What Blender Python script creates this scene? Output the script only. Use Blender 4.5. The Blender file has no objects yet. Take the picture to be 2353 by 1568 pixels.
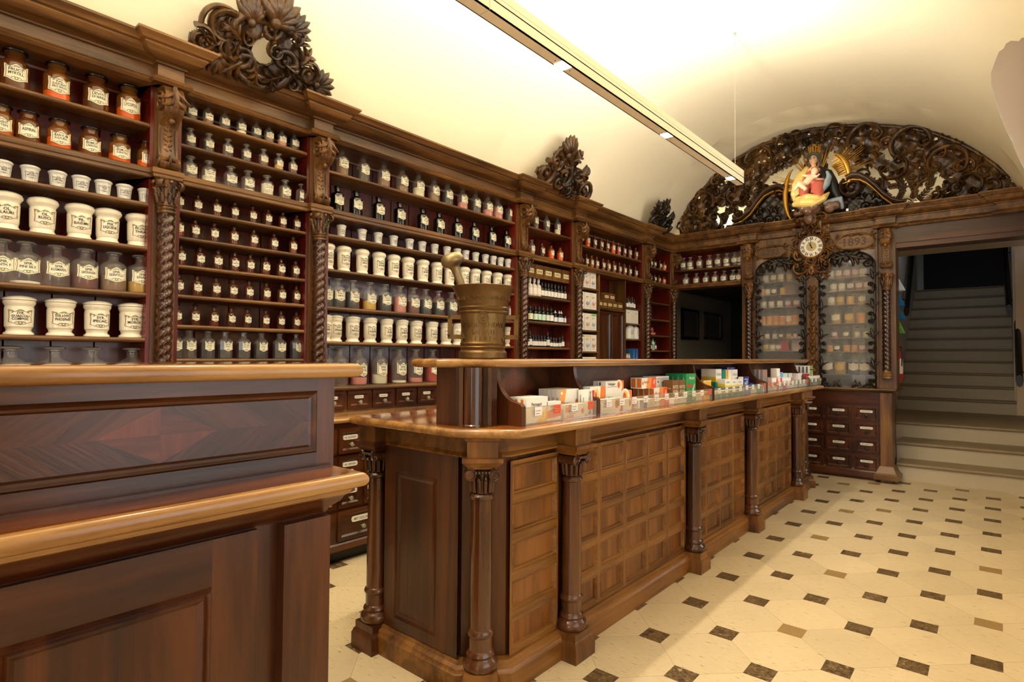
# Old pharmacy interior: shelves of apothecary jars, carved walnut counters, vaulted ceiling.
import bpy, math, random
from math import sin, cos, pi, sqrt, atan2, radians
from mathutils import Vector, Matrix
sc = bpy.context.scene
COL = sc.collection
random.seed(7)

# ------------------------------------------------------------------ camera
cam = bpy.data.cameras.new('camera')
cam.sensor_width = 36.0
cam.lens = 1318.0 / 2353.0 * 36.0
cam.clip_start = 0.05
cam_o = bpy.data.objects.new('camera', cam)
COL.objects.link(cam_o)
def _cam():
    yaw, p, r = radians(40.33), radians(1.47), radians(0.42)
    fw = Vector((-sin(yaw) * cos(p), cos(yaw) * cos(p), sin(p)))
    ri = Vector((cos(yaw), sin(yaw), 0))
    up = ri.cross(fw)
    x = cos(r) * ri + sin(r) * up
    y = -sin(r) * ri + cos(r) * up
    M = Matrix((x, y, -fw)).transposed().to_4x4()
    M.translation = Vector((0, 0, 1.25))
    cam_o.matrix_world = M
_cam()
sc.camera = cam_o

# ------------------------------------------------------------------ world, exposure, large lights
w = bpy.data.worlds.new('world')
sc.world = w
w.use_nodes = True
w.node_tree.nodes['Background'].inputs[0].default_value = (0.55, 0.65, 0.8, 1)
w.node_tree.nodes['Background'].inputs[1].default_value = 1.0
sc.view_settings.view_transform = 'Standard'
sc.view_settings.look = 'None'
sc.view_settings.gamma = 1.0
sc.view_settings.use_curve_mapping = False
sc.view_settings.exposure = 0.0

def area(name, loc, rot, sx, sy, power, color, spread=180):
    l = bpy.data.lights.new(name, 'AREA')
    l.shape = 'RECTANGLE'; l.size = sx; l.size_y = sy
    l.energy = power; l.color = color
    l.spread = radians(spread)
    o = bpy.data.objects.new(name, l); COL.objects.link(o)
    o.location = loc; o.rotation_euler = rot
    return o
def spot(name, loc, target, power, color, angle, blend=0.4, r=0.02):
    l = bpy.data.lights.new(name, 'SPOT')
    l.energy = power; l.color = color; l.spot_size = radians(angle); l.spot_blend = blend; l.shadow_soft_size = r
    o = bpy.data.objects.new(name, l); COL.objects.link(o)
    o.location = loc
    d = Vector(target) - Vector(loc)
    o.rotation_euler = d.to_track_quat('-Z', 'Y').to_euler()
    return o
WARM = (1.0, 0.87, 0.66)
DAY = (0.95, 0.97, 1.0)
# daylight through the two windows in the right wall and the street door behind the camera
area('window_daylight', (0.72, 1.35, 1.6), (0, radians(90), 0), 2.0, 1.6, 20, (1.0, 0.95, 0.86), 150)
area('window_daylight', (0.72, 5.2, 1.85), (0, radians(90), 0), 1.4, 1.7, 34, (1.0, 0.95, 0.86), 150)
area('street_door_daylight', (-0.4, -2.75, 1.5), (radians(90), 0, 0), 1.6, 2.2, 26, DAY, 160)
# upward strip inside the hanging beam
area('beam_uplight', (-1.6, 1.6, 2.80), (pi, 0, 0), 0.05, 6.0, 170, (1.0, .93, .80))

# ------------------------------------------------------------------ materials
def lin(c):
    return tuple((x / 255 / 12.92 if x / 255 <= 0.04045 else ((x / 255 + 0.055) / 1.055) ** 2.4) for x in c) + (1,)
MATS = {}
def mat(name, col, rough=0.5, metal=0.0, spec=0.5, emit=0, trans=0, bump=0, bscale=60, coat=0):
    if name in MATS: return MATS[name]
    m = bpy.data.materials.new(name); m.use_nodes = True
    n = m.node_tree.nodes; b = n['Principled BSDF']
    b.inputs['Base Color'].default_value = lin(col)
    b.inputs['Roughness'].default_value = rough
    b.inputs['Metallic'].default_value = metal
    b.inputs['Specular IOR Level'].default_value = spec
    b.inputs['Coat Weight'].default_value = coat
    b.inputs['Coat Roughness'].default_value = 0.08
    if emit:
        b.inputs['Emission Color'].default_value = lin(col)
        b.inputs['Emission Strength'].default_value = emit
    if bump:
        t = n.new('ShaderNodeTexNoise'); t.inputs['Scale'].default_value = bscale; t.inputs['Detail'].default_value = 5
        tc = n.new('ShaderNodeTexCoord'); bp = n.new('ShaderNodeBump')
        bp.inputs['Strength'].default_value = bump; bp.inputs['Distance'].default_value = 0.01
        l = m.node_tree.links
        l.new(tc.outputs['Object'], t.inputs['Vector']); l.new(t.outputs['Fac'], bp.inputs['Height']); l.new(bp.outputs['Normal'], b.inputs['Normal'])
    MATS[name] = m
    return m
def wood(name, c0, c1, c2, axis='z', rough=0.32, scale=9.0, rot=None, spec=0.5, vein=1.0, coat=0.0):
    """c0 dark vein, c1 middle, c2 light; axis = grain direction"""
    if name in MATS: return MATS[name]
    m = bpy.data.materials.new(name); m.use_nodes = True
    nt = m.node_tree; n = nt.nodes; l = nt.links; b = n['Principled BSDF']
    tc = n.new('ShaderNodeTexCoord'); mp = n.new('ShaderNodeMapping')
    s = {'x': (0.07, 1, 1), 'y': (1, 0.07, 1), 'z': (1, 1, 0.07)}[axis]
    mp.inputs['Scale'].default_value = s
    if rot: mp.inputs['Rotation'].default_value = rot; mp.vector_type = 'TEXTURE'; mp.inputs['Scale'].default_value = tuple(1 / k for k in s)
    n1 = n.new('ShaderNodeTexNoise'); n1.inputs['Scale'].default_value = scale; n1.inputs['Detail'].default_value = 7
    n1.inputs['Roughness'].default_value = 0.62; n1.inputs['Distortion'].default_value = 1.1 * vein
    n2 = n.new('ShaderNodeTexNoise'); n2.inputs['Scale'].default_value = 1.6; n2.inputs['Detail'].default_value = 2
    n3 = n.new('ShaderNodeTexNoise'); n3.inputs['Scale'].default_value = scale * 9; n3.inputs['Detail'].default_value = 3
    mx = n.new('ShaderNodeMath'); mx.operation = 'MULTIPLY_ADD'; mx.inputs[1].default_value = 0.45; 
    mx2 = n.new('ShaderNodeMath'); mx2.operation = 'MULTIPLY_ADD'; mx2.inputs[1].default_value = 0.25
    cr = n.new('ShaderNodeValToRGB')
    e = cr.color_ramp.elements
    e[0].position = 0.64; e[0].color = lin(c0); e[1].position = 1.02; e[1].color = lin(c2)
    k = e.new(0.82); k.color = lin(c1)
    l.new(tc.outputs['Object'], mp.inputs['Vector']); l.new(mp.outputs[0], n1.inputs['Vector']); l.new(tc.outputs['Object'], n2.inputs['Vector']); l.new(mp.outputs[0], n3.inputs['Vector'])
    l.new(n2.outputs['Fac'], mx.inputs[0]); l.new(n1.outputs['Fac'], mx.inputs[2]); l.new(n3.outputs['Fac'], mx2.inputs[0]); l.new(mx.outputs[0], mx2.inputs[2])
    l.new(mx2.outputs[0], cr.inputs['Fac']); l.new(cr.outputs['Color'], b.inputs['Base Color'])
    b.inputs['Roughness'].default_value = rough; b.inputs['Specular IOR Level'].default_value = spec
    b.inputs['Coat Weight'].default_value = coat; b.inputs['Coat Roughness'].default_value = 0.12
    bp = n.new('ShaderNodeBump'); bp.inputs['Strength'].default_value = 0.12; bp.inputs['Distance'].default_value = 0.003
    l.new(n3.outputs['Fac'], bp.inputs['Height']); l.new(bp.outputs['Normal'], b.inputs['Normal'])
    MATS[name] = m
    return m
def glass(name, col, alpha=0.12, rough=0.03):
    """thin clear glass: mostly see-through, glossy by Fresnel"""
    if name in MATS: return MATS[name]
    m = bpy.data.materials.new(name); m.use_nodes = True
    nt = m.node_tree; n = nt.nodes; l = nt.links; n.clear()
    out = n.new('ShaderNodeOutputMaterial'); t = n.new('ShaderNodeBsdfTransparent'); g = n.new('ShaderNodeBsdfGlossy'); d = n.new('ShaderNodeBsdfDiffuse')
    t.inputs['Color'].default_value = lin(col); g.inputs['Roughness'].default_value = rough; d.inputs['Color'].default_value = lin(col)
    fc = n.new('ShaderNodeLayerWeight'); fc.inputs['Blend'].default_value = 0.5; ge = n.new('ShaderNodeNewGeometry')
    def ma(op, a, b):
        q = n.new('ShaderNodeMath'); q.operation = op
        for i, v in enumerate((a, b)):
            if isinstance(v, (int, float)): q.inputs[i].default_value = v
            else: l.new(v, q.inputs[i])
        return q.outputs[0]
    # Schlick reflection on outward faces only
    sch = ma('ADD', ma('MULTIPLY', ma('POWER', fc.outputs['Facing'], 4.0), 0.85), 0.05)
    lw = ma('MULTIPLY', sch, ma('SUBTRACT', 1.0, ge.outputs['Backfacing']))
    m1 = n.new('ShaderNodeMixShader'); m1.inputs[0].default_value = alpha
    m2 = n.new('ShaderNodeMixShader')
    l.new(t.outputs[0], m1.inputs[1]); l.new(d.outputs[0], m1.inputs[2])
    l.new(lw, m2.inputs[0]); l.new(m1.outputs[0], m2.inputs[1]); l.new(g.outputs[0], m2.inputs[2]); l.new(m2.outputs[0], out.inputs[0])
    MATS[name] = m
    return m
# woods
SHELF_Y = wood('shelf_walnut_along', (58, 35, 15), (96, 62, 28), (132, 92, 47), 'y', 0.34)
SHELF_Z = wood('shelf_walnut_upright', (56, 34, 15), (92, 59, 27), (128, 88, 45), 'z', 0.34)
SHELF_X = wood('shelf_walnut_across', (54, 33, 14), (90, 57, 26), (124, 86, 43), 'x', 0.34)
CORN_Y = wood('cornice_walnut', (60, 37, 17), (98, 64, 30), (136, 95, 49), 'y', 0.36)
BACK = wood('mahogany_lining', (58, 12, 6), (84, 20, 9), (104, 30, 14), 'z', 0.22, 6)
COUNTER = wood('counter_walnut', (62, 33, 11), (100, 58, 21), (134, 84, 34), 'z', 0.36, 8)
COUNTER_F = wood('counter_walnut_frame', (68, 40, 13), (108, 68, 25), (140, 94, 40), 'y', 0.36, 8)
COUNTER_FZ = wood('counter_walnut_stile', (68, 40, 13), (106, 66, 25), (138, 92, 40), 'z', 0.36, 8)
DARKW = wood('dark_walnut_upright', (36, 15, 6), (62, 29, 11), (90, 48, 20), 'z', 0.3, 7)
DARKWY = wood('dark_walnut_along', (36, 15, 6), (62, 29, 11), (90, 48, 20), 'y', 0.28, 7)
DARKWX = wood('dark_walnut_across', (36, 15, 6), (62, 29, 11), (90, 48, 20), 'x', 0.28, 7)
COLW = wood('column_walnut', (32, 14, 6), (60, 30, 12), (90, 50, 22), 'z', 0.2, 6, coat=0.4)
EDGE = wood('worn_edge_walnut', (98, 60, 24), (136, 92, 44), (170, 126, 70), 'y', 0.26, 7, coat=0.3)
EDGEX = wood('worn_edge_walnut_across', (104, 60, 22), (146, 94, 42), (178, 126, 66), 'x', 0.26, 7, coat=0.3)
TOPW = wood('polished_top_walnut', (70, 30, 10), (116, 60, 22), (150, 88, 36), 'y', 0.09, 6, coat=0.6)
VENA = wood('veneer_diagonal_up', (40, 18, 9), (68, 32, 14), (92, 48, 23), 'y', 0.3, 14, rot=(radians(38), 0, 0))
VENB = wood('veneer_diagonal_down', (36, 17, 9), (62, 30, 14), (86, 46, 23), 'y', 0.3, 14, rot=(radians(-38), 0, 0))
VENC = wood('veneer_diamond', (66, 26, 11), (96, 42, 18), (118, 58, 27), 'z', 0.3, 8)
VEND = wood('veneer_diamond_dark', (56, 23, 11), (84, 38, 17), (106, 52, 25), 'y', 0.3, 8)
CARVE = wood('carved_dark_walnut', (26, 15, 7), (50, 31, 14), (92, 62, 28), 'z', 0.34, 14)
CARVE2 = wood('carved_gilded_walnut', (26, 16, 7), (60, 38, 15), (120, 84, 36), 'z', 0.32, 14)
CARVE3 = wood('carved_walnut', (50, 30, 12), (94, 60, 26), (146, 102, 52), 'z', 0.34, 16)
BLACKW = wood('ebonised_frame', (14, 10, 6), (30, 22, 13), (58, 42, 24), 'z', 0.3, 12)
# surfaces
PLASTER = mat('cream_plaster', (246, 236, 208), 0.9, bump=0.12, bscale=25)
PLASTER2 = mat('pink_plaster', (236, 214, 186), 0.9, bump=0.1, bscale=25)
WHITEW = mat('white_wall_plaster', (226, 216, 200), 0.9, bump=0.1, bscale=20)
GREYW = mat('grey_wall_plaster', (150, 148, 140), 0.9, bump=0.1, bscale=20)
DARKP = mat('gloom_tinted_plaster', (40, 38, 40), 0.95)  # gloom of the stairwell end and corridor ceiling put into the colour
# things
PORC = mat('porcelain', (238, 230, 208), 0.12, coat=0.3)
PORC2 = mat('cool_porcelain', (226, 224, 216), 0.12, coat=0.3)
PAPER = mat('label_paper', (236, 230, 208), 0.5)
INK = mat('black_ink', (22, 20, 18), 0.6)
ORN = mat('label_ornament', (150, 138, 96), 0.6)
ORN2 = mat('label_ornament_brown', (146, 122, 80), 0.5)
GREENISH = mat('label_leaf_green', (118, 128, 96), 0.6)
CLEAR = glass('clear_glass', (253, 252, 249), 0.07)
CLEAR2 = glass('stopper_glass', (226, 222, 212), 0.3)
AMBER = glass('amber_glass', (238, 168, 76), 0.12)
AMBERD = glass('dark_amber_glass', (176, 104, 50), 0.2)
BROWNG = glass('brown_glass', (150, 88, 56), 0.22)
BLACKG = mat('black_glass', (10, 9, 8), 0.06, coat=0.5)
BLACKLID = mat('black_lid', (14, 11, 9), 0.18)
ACRYL = glass('acrylic', (250, 247, 240), 0.12, 0.04)
PANE = glass('showcase_pane', (244, 244, 244), 0.07, 0.07)  # whitish diffuse share paints the haze of room reflections into the glass
BRONZE = mat('aged_bronze', (112, 86, 50), 0.42, 0.85, bump=0.25, bscale=45)
BRASS = mat('polished_bronze', (146, 128, 92), 0.4, 0.85, bump=0.12, bscale=60)
GOLD = mat('gilding', (196, 146, 56), 0.3, 0.7)
WHITEP = mat('white_card', (242, 240, 234), 0.45)
LAMPW = mat('lamp_white_metal', (244, 232, 202), 0.5)
GLOW = mat('lamp_glow', (255, 246, 226), 0.5, emit=14)
STEEL = mat('steel_wire', (180, 178, 170), 0.3, 0.9)
BLACK = mat('black_metal', (18, 17, 16), 0.45)
KNOBG = glass('glass_knob', (214, 208, 188), 0.35)
def P(name, c, rough=0.5, **k): return mat(name, c, rough, **k)

# ------------------------------------------------------------------ measured sizes and places of the real objects (metres)
DATA = {}
DATA['tile0'] = (-0.0521,3.548)
DATA['lunette'] = (5.0107,1.45,3.1458,2.45)
DATA['rails'] = [((0.1821,9.0,0.9965),(0.1903,10.4,1.9043),'dark handrail at the right edge of the picture beside the lower steps'),((0.1122,10.2,1.9185),(0.0835,12.2,3.2316),'dark handrail climbing the right side of the stairwell'),((-1.0321,10.2,1.9459),(-1.0946,12.2,3.6522),'dark handrail climbing the left side of the stairwell')]
DATA['rows'] = [('A1','amber',0.108,0.19,2.41,-3.334,[0.4856,0.6361,0.7884,0.9257],'FRUCT./MYRTILL.|KAL./SULFURAT./PRO BALN.|LIEVITO/DI BIRRA|LYCOPOD.',['amberd','amber','amberd','amber'],['t.55','o.35','b.5','o.5'],False),('A2','amber',0.094,0.158,2.18,-3.327,[0.442,0.5351,0.6483,0.7692,0.8895,1.0131],'ARGENT./PROTEIN.|ASPIRIN.|BARYUM/SULFURIC.|BISMUT./CARBONIC.|BISMUTH/SUBNITRIC.|BISMUT./SUBSALICYL.',['amber','amberd','amber','amberd','amber','amber'],['y.5','b.3','o.6','r.3','o.5','o.5'],False),('A3','pot',0.076,0.082,2.008,-3.318,[0.4527,0.5459,0.6447,0.7339,0.8226,0.9111,1.0049],'EXTR./FERRI|EXTR./BELLADON.|EXTR./GENTIAN.|EXTR./HYOSCIAM.|EXTR./OPII|EXTR./RATANH.|EXTR./VALERIAN.','clear',['-'],False),('A4','jar',0.119,0.176,1.785,-3.3395,[0.4714,0.5985,0.7367,0.8498,0.9829],'OL./LAURI|OL./RUSCI.|PIL./BLAUD.MIN.|PIX/LIQUIDA|PIX LITHAN-/THRAC.','clear',['-'],False),('A5','glass',0.112,0.198,1.552,-3.336,[0.4599,0.5435,0.6514,0.763,0.8782,0.9933],'SPIR./MENTH. P.|SPIR./PINI SILV.|SPIR./ROSMARIN.|SPIR./SAPON.KALIN.|SPIR./SERPYLLI|SPIR./SINAPIS','clear',['-','w.1','-','d.55','t.6','y.45'],False),('A6','syrup',0.121,0.178,1.326,-3.3405,[0.5262,0.6745,0.817,0.962],'SYR./GUAJCOLI/COMPOS.|SYR.HYPO-/PHOSPHIT.|SYR./IPECAC.|SYR./MOROR.','clear',['-'],False),('A7','glass',0.13,0.235,1.045,-3.345,[0.5015,0.6575,0.8008,0.9706],'SPIR./CAMPHOR.|SPIR./LAVAND.|SPIR./MELISS.|SPIR./COLON.','clear',['-','w.2','-','-'],False),('B1','glass',0.056,0.112,2.503,-3.308,[1.2097,1.2946,1.3843,1.4773,1.5654,1.6407,1.7225,1.8036],'ACID./LACTIC.|ALUMIN.|ACID./SULF.|CHLOROF.|TINCT./ARNICAE|TINCT./BELLAD.|TINCT./DIGIT.|TINCT./CATECHU','clear',['b.3','t.5','-','w.3','-','t.7','p.6','b.8'],False),('B2','glass',0.054,0.108,2.354,-3.307,[1.2069,1.3013,1.4041,1.508,1.6093,1.7043,1.7952,1.908],'TINCT./CASTOR.|TINCT./CANNAB. I./INDIC.|TINCT./MOSCHI|TINCT./NUCIS|TINCT./OPII CROC.|TINCT./STROPH.|TINCT./OPII SIMP.|TINCT./IODI','clear',['g.9','b.9','-','b.8','d.8','y.5','d.9','d.9'],False),('B3','glass',0.072,0.132,2.182,-3.316,[1.213,1.3081,1.4258,1.5244,1.6385,1.752,1.8632],'AETHER/ACET.|AETHER/CAMPHOR.|AETHER/PETROL.|AETHER/SPIRIT. S.|COLLOD./ELASTIC.|LIQ./AMMON. AN.|LIQ./CHLORI','clear',['t.2','w.5','-','c.2','c.9','t.5','c.2'],False),('B4','glass',0.048,0.106,2.008,-3.304,[1.1559,1.2488,1.3489,1.4465,1.5503,1.6427,1.7335,1.8246],'EXTR./ALOES|EXTR./CHINAE|EXTR./FILICIS|EXTR./RHEI|EXTR./COLOCYNT.|EXTR./SECAL. C.|EXTR./SCILLAE|EXTR./STRYCH.',['brown'],['k.9','b.6','o.2','b.8'],False),('B5','glass',0.05,0.112,1.865,-3.305,[1.1591,1.239,1.3382,1.4465,1.5583,1.6815,1.8044],'OL./ANISI|OL./BERGAMOT.|OL./CAJEPUT.|OL./CARYOPH.|OL./CINNAM.|OL./CITRI|OL./FOENIC.',['amberd','brown','brown'],['o.5','t.3','r.5','d.5'],False),('B6','glass',0.052,0.114,1.715,-3.306,[1.171,1.2671,1.3606,1.4525,1.541,1.6332,1.7288,1.8234],'OL./CADIN.|OL./JUNIPERI|OL./LAVAND.|OL./MACIDIS|OL./MENTH. P.|OL./NEROLI|OL./ROSMAR.|OL./SABIN.',['brown'],['r.5','k.6','r.7','r.4','r.5','y.4','r.7','d.5'],False),('B7','glass',0.051,0.116,1.558,-3.3055,[1.1638,1.2552,1.3537,1.4456,1.5369,1.6396,1.7367,1.8312],'OL./SANTALI|OL./SINAPIS|OL./SUCCINI|OL./TEREB.|OL./THYMI|OL./VALER.|OL./WINTERG.|OL./ZINGIB.',['brown'],['k.6','r.8','b.5','b.6','k.5','r.3','r.9','b.5'],False),('B8','glass',0.048,0.112,1.4,-3.304,[1.1598,1.2479,1.3456,1.4384,1.5292,1.6381,1.7336,1.8333],'OL./AMYGD.|OL./ROSAR.|OL./ABSINT.|OL./CARVI|OL./HYPER.|OL./CUMINI|OL./SALVIAE|OL./PETROS.',['brown'],['r.5','b.3','o.3','b.6','k.9','r.4','b.3','d.5'],False),('B9','tall',0.074,0.152,1.223,-3.317,[1.1562,1.225,1.321,1.415,1.5182,1.6212,1.7345,1.8433],'EXTRACT./CHIN. FLUID.|EXTRACT./COLAE. FLUID.|EXTR./CONDURANG./FLUID.|EXTR./CRATAEG. FL.|EXTR. HAM./M.L.K. FLUID.|EXTR./HYDRAST. C./FLUID.|EXTR./PIPERIT. ASS.|EXTR./QUEBRACH./FLUID.','clear',['k.9','b.9','k.9','g.8','b.9','k.9','g.9','k.9'],True),('C1','tall',0.09,0.186,2.432,-3.325,[2.1491,2.319,2.4925,2.6582,2.8139,2.9678,3.1124,3.2792,3.4315,3.581,3.7097,3.8729],'ACET./AROMAT.|ACET./PYROLIGN./RECT.|ACET./SCILLAE|ACET./VINI|FORM./ALDEHYD.|LIQ./ARSENIC.|GLYCERIN./TANNIC.|KAL./ACET. SOL.|OL./CADINUM|OL./LINI PUR.|OL./RICINI|OL./TEREBINTH.','clear',['t.9','b.7','t.6','t.4','c.6','t.6','k.9','p.5','k.8','p.5','p.9','g.7'],False),('C2','tall',0.088,0.182,2.182,-3.324,[2.1198,2.2647,2.4503,2.6364,2.8562,3.0226,3.2185,3.4149,3.6299,3.827],'COLLYR./ADSTRING./LUT.|COLLYR./COMPOS.|OL./JECORIS ASELLI|SPIR./AETHER./NITROSI|SPIR./AETHER./FORM.|TINCT./AROMAT./ACID.|TINCT./GENTIAN.|TINCT./FERRI POM.|TINCT./GALLAR.|TINCT./IODI',['black','black','black'],['-'],False),('C3','pot',0.067,0.086,2.023,-3.3135,[2.1462,2.3097,2.4433,2.5774,2.7242,2.8459,2.9722,3.1014,3.2145,3.3099,3.4254,3.5443,3.6432,3.7371,3.8362],'EXTR./ABSINTH.|EXTR./ACONITI|EXTR./CALAMI|EXTR./CARD. B.|EXTR./CASCAR.|EXTR./CENTAUR.|EXTR./COLOMBO|EXTR./CONII|EXTR./CUBEB.|EXTR./DIGIT.|EXTR./DULCAM.|EXTR./FERRI P.|EXTR./GRAMIN.|EXTR./LACTUC.|EXTR./MYRRH.','clear',['-'],False),('C4','jar',0.101,0.178,1.799,-3.3305,[2.0564,2.1793,2.3246,2.464,2.5934,2.7265,2.8697,3.0136,3.1459,3.3092,3.4391,3.5757,3.7166,3.858],'PULV./SALICYL.|PASTA/DENT. CAM.|PASTA/ZINCI S.|UNG./ALTHAEAE|UNG./AROMAT.|UNG./BASILIC.|UNG./BORIC.|UNG./CANTHAR.|UNG./CAMPHOR.|UNG./CEREUM|UNG./CERUSSAE|UNG./DIACHYL.|UNG./EMOLL.|UNG./GLYCERIN.','clear',['-'],False),('C5','glass',0.095,0.198,1.557,-3.3275,[2.046,2.136,2.2498,2.387,2.5166,2.6528,2.7776,2.8965,3.0278,3.1676,3.8857],'TINCT./ALOES C.|TINCT./AMARA|TINCT./AURANTIOR.|TINCT./ARNICAE|TINCT./AROMATICA|TINCT./CALAMI|TINCT./CASCARILL.|TINCT./CATECHU|TINCT./CHINAE|TINCT./CHIN. COMP.|TINCT./RHEI','clear',['k.9','k.9','k.9','y.5','k.9','p.9','d.7','k.9','k.8','k.9','k.9'],False),('C6','syrup',0.103,0.18,1.333,-3.3315,[2.0431,2.123,2.2565,2.3973,2.5386,2.6756,2.8101,2.9672,3.117,3.2442,3.8847],'SYR./OPII|SYR./PAPAV.ALB.|SYR./PHYTOLAC.|SYR./PLANTAG.|SYR./RHEI|SYR./RUBI IDAEI|SYR./SCILLAE|SYR./SENEGAE|SYR./SENNAE|SYR./SIMPLEX|SYR./VIOLAR.','clear',['-'],False),('C7','glass',0.112,0.255,1.045,-3.336,[2.0565,2.1629,2.315,2.4856,2.6591,2.8126,2.9807],'SPIR./SAPON.|SPIR./SIMPL.|SPIR./VINI DIL.|SPIR./VINI|SPIR./VINI CONC.|SPIR./VIN. DIL.|SPIR./VINI DEN.','clear',['w.3','-','p.3','c.4','w.1','p.2','r.9'],False),('D1','tall',0.066,0.18,2.438,-3.313,[4.2281,4.4053,4.5842,4.7568],'TINCT./VALER.|TINCT./MALATIS|TINCT./MYRRHAE|TINCT./PYRETHRI','clear',['g.7','b.4','c.5','t.5'],False),('D2','tall',0.062,0.15,2.182,-3.311,[4.1756,4.3293,4.4792,4.6281,4.7947],'RESINA|SAL./AMAR.|SULF. S.|SULPHUR|SULFUR./PRAEC.',['clear','brown','amber','amber','amber'],['t.5','b.7','o.9','o.9','b.3'],False),('E1','tall',0.056,0.16,2.4,-3.308,[5.1197,5.2534,5.3899,5.5207,5.6472,5.7667,5.8968,6.0266,6.1765],'CORT./AURANT.|CORT./CHINAE|CORT./QUERCUS|FLOR./ARNICAE|FLOR./CALEND.|FLOR./CROCI|FOL./SENNAE|LIGN./SANTAL.|RAD./CURCUM.',['amber','brown','amberd','amberd','amber'],['o.8','b.7','b.5','b.6','o.9','r.8','d.7','o.9','y.9'],False),('E2','tall',0.056,0.152,2.182,-3.308,[5.0961,5.1978,5.3004,5.4302,5.5435,5.6628,5.7876,5.9079,6.0275,6.173],'RAD./ALTH.|RAD./BARDAN.|RAD./CALAMI|RAD./COLOMBO|RAD./GENTIAN.|RAD./HELEN.|RAD./IPECAC.|RAD./IRID.|RAD./LIQUIR.|RAD./RHEI',['brown','amber','amberd'],['b.7','t.8','o.6','d.6'],False),('F1','tall',0.058,0.128,2.362,-3.309,[6.5712,6.6664,6.8215,6.9446],'SEM./ANISI|SEM./CARVI|SEM./COLCH.|SEM./CYDON.',['brown','brown','brown','amber'],['b.6','b.6','b.6','o.9'],False),('F2','tall',0.054,0.115,2.182,-3.307,[6.5501,6.6688,6.7904,6.9317],'SEM./LINI|SEM./SINAP.|SEM./STRAM.|SEM./FOENU.',['brown','brown','amberd','amber'],['b.6','b.6','y.8','o.9'],False),('G1','glass',0.084,0.168,2.371,7.102,[-3.1114,-3.0204,-2.8966,-2.7709,-2.6622,-2.554,-2.4568,-2.3851],'AQ./ROSAR.|AQ./AMYGD.|AQ./ANISI|AQ./CHAMOM.|AQ./CINNAM.|AQ./FOENIC.|AQ./LAUROC.|AQ./MELISS.','clear',['-','c.3','b.3','c.2'],False),('G2','glass',0.084,0.168,2.157,7.102,[-3.0761,-2.9403,-2.8154,-2.6993,-2.5883,-2.4763,-2.4013],'AQ./MENTH. P.|AQ./NAPHAE|AQ./PLUMBI|AQ./RUBI|AQ./SALVIAE|AQ./SAMBUCI|AQ./TILIAE','clear',['c.3','-','b.2'],False)]
DATA['brackets'] = [1.6411,2.1617,3.4858,4.551,5.8154]
DATA['tray_end'] = 6.2923
DATA['mortar'] = (-1.564,1.6637,1.2375)
DATA['pestle'] = (-1.6424,1.5609,1.6357)
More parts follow.
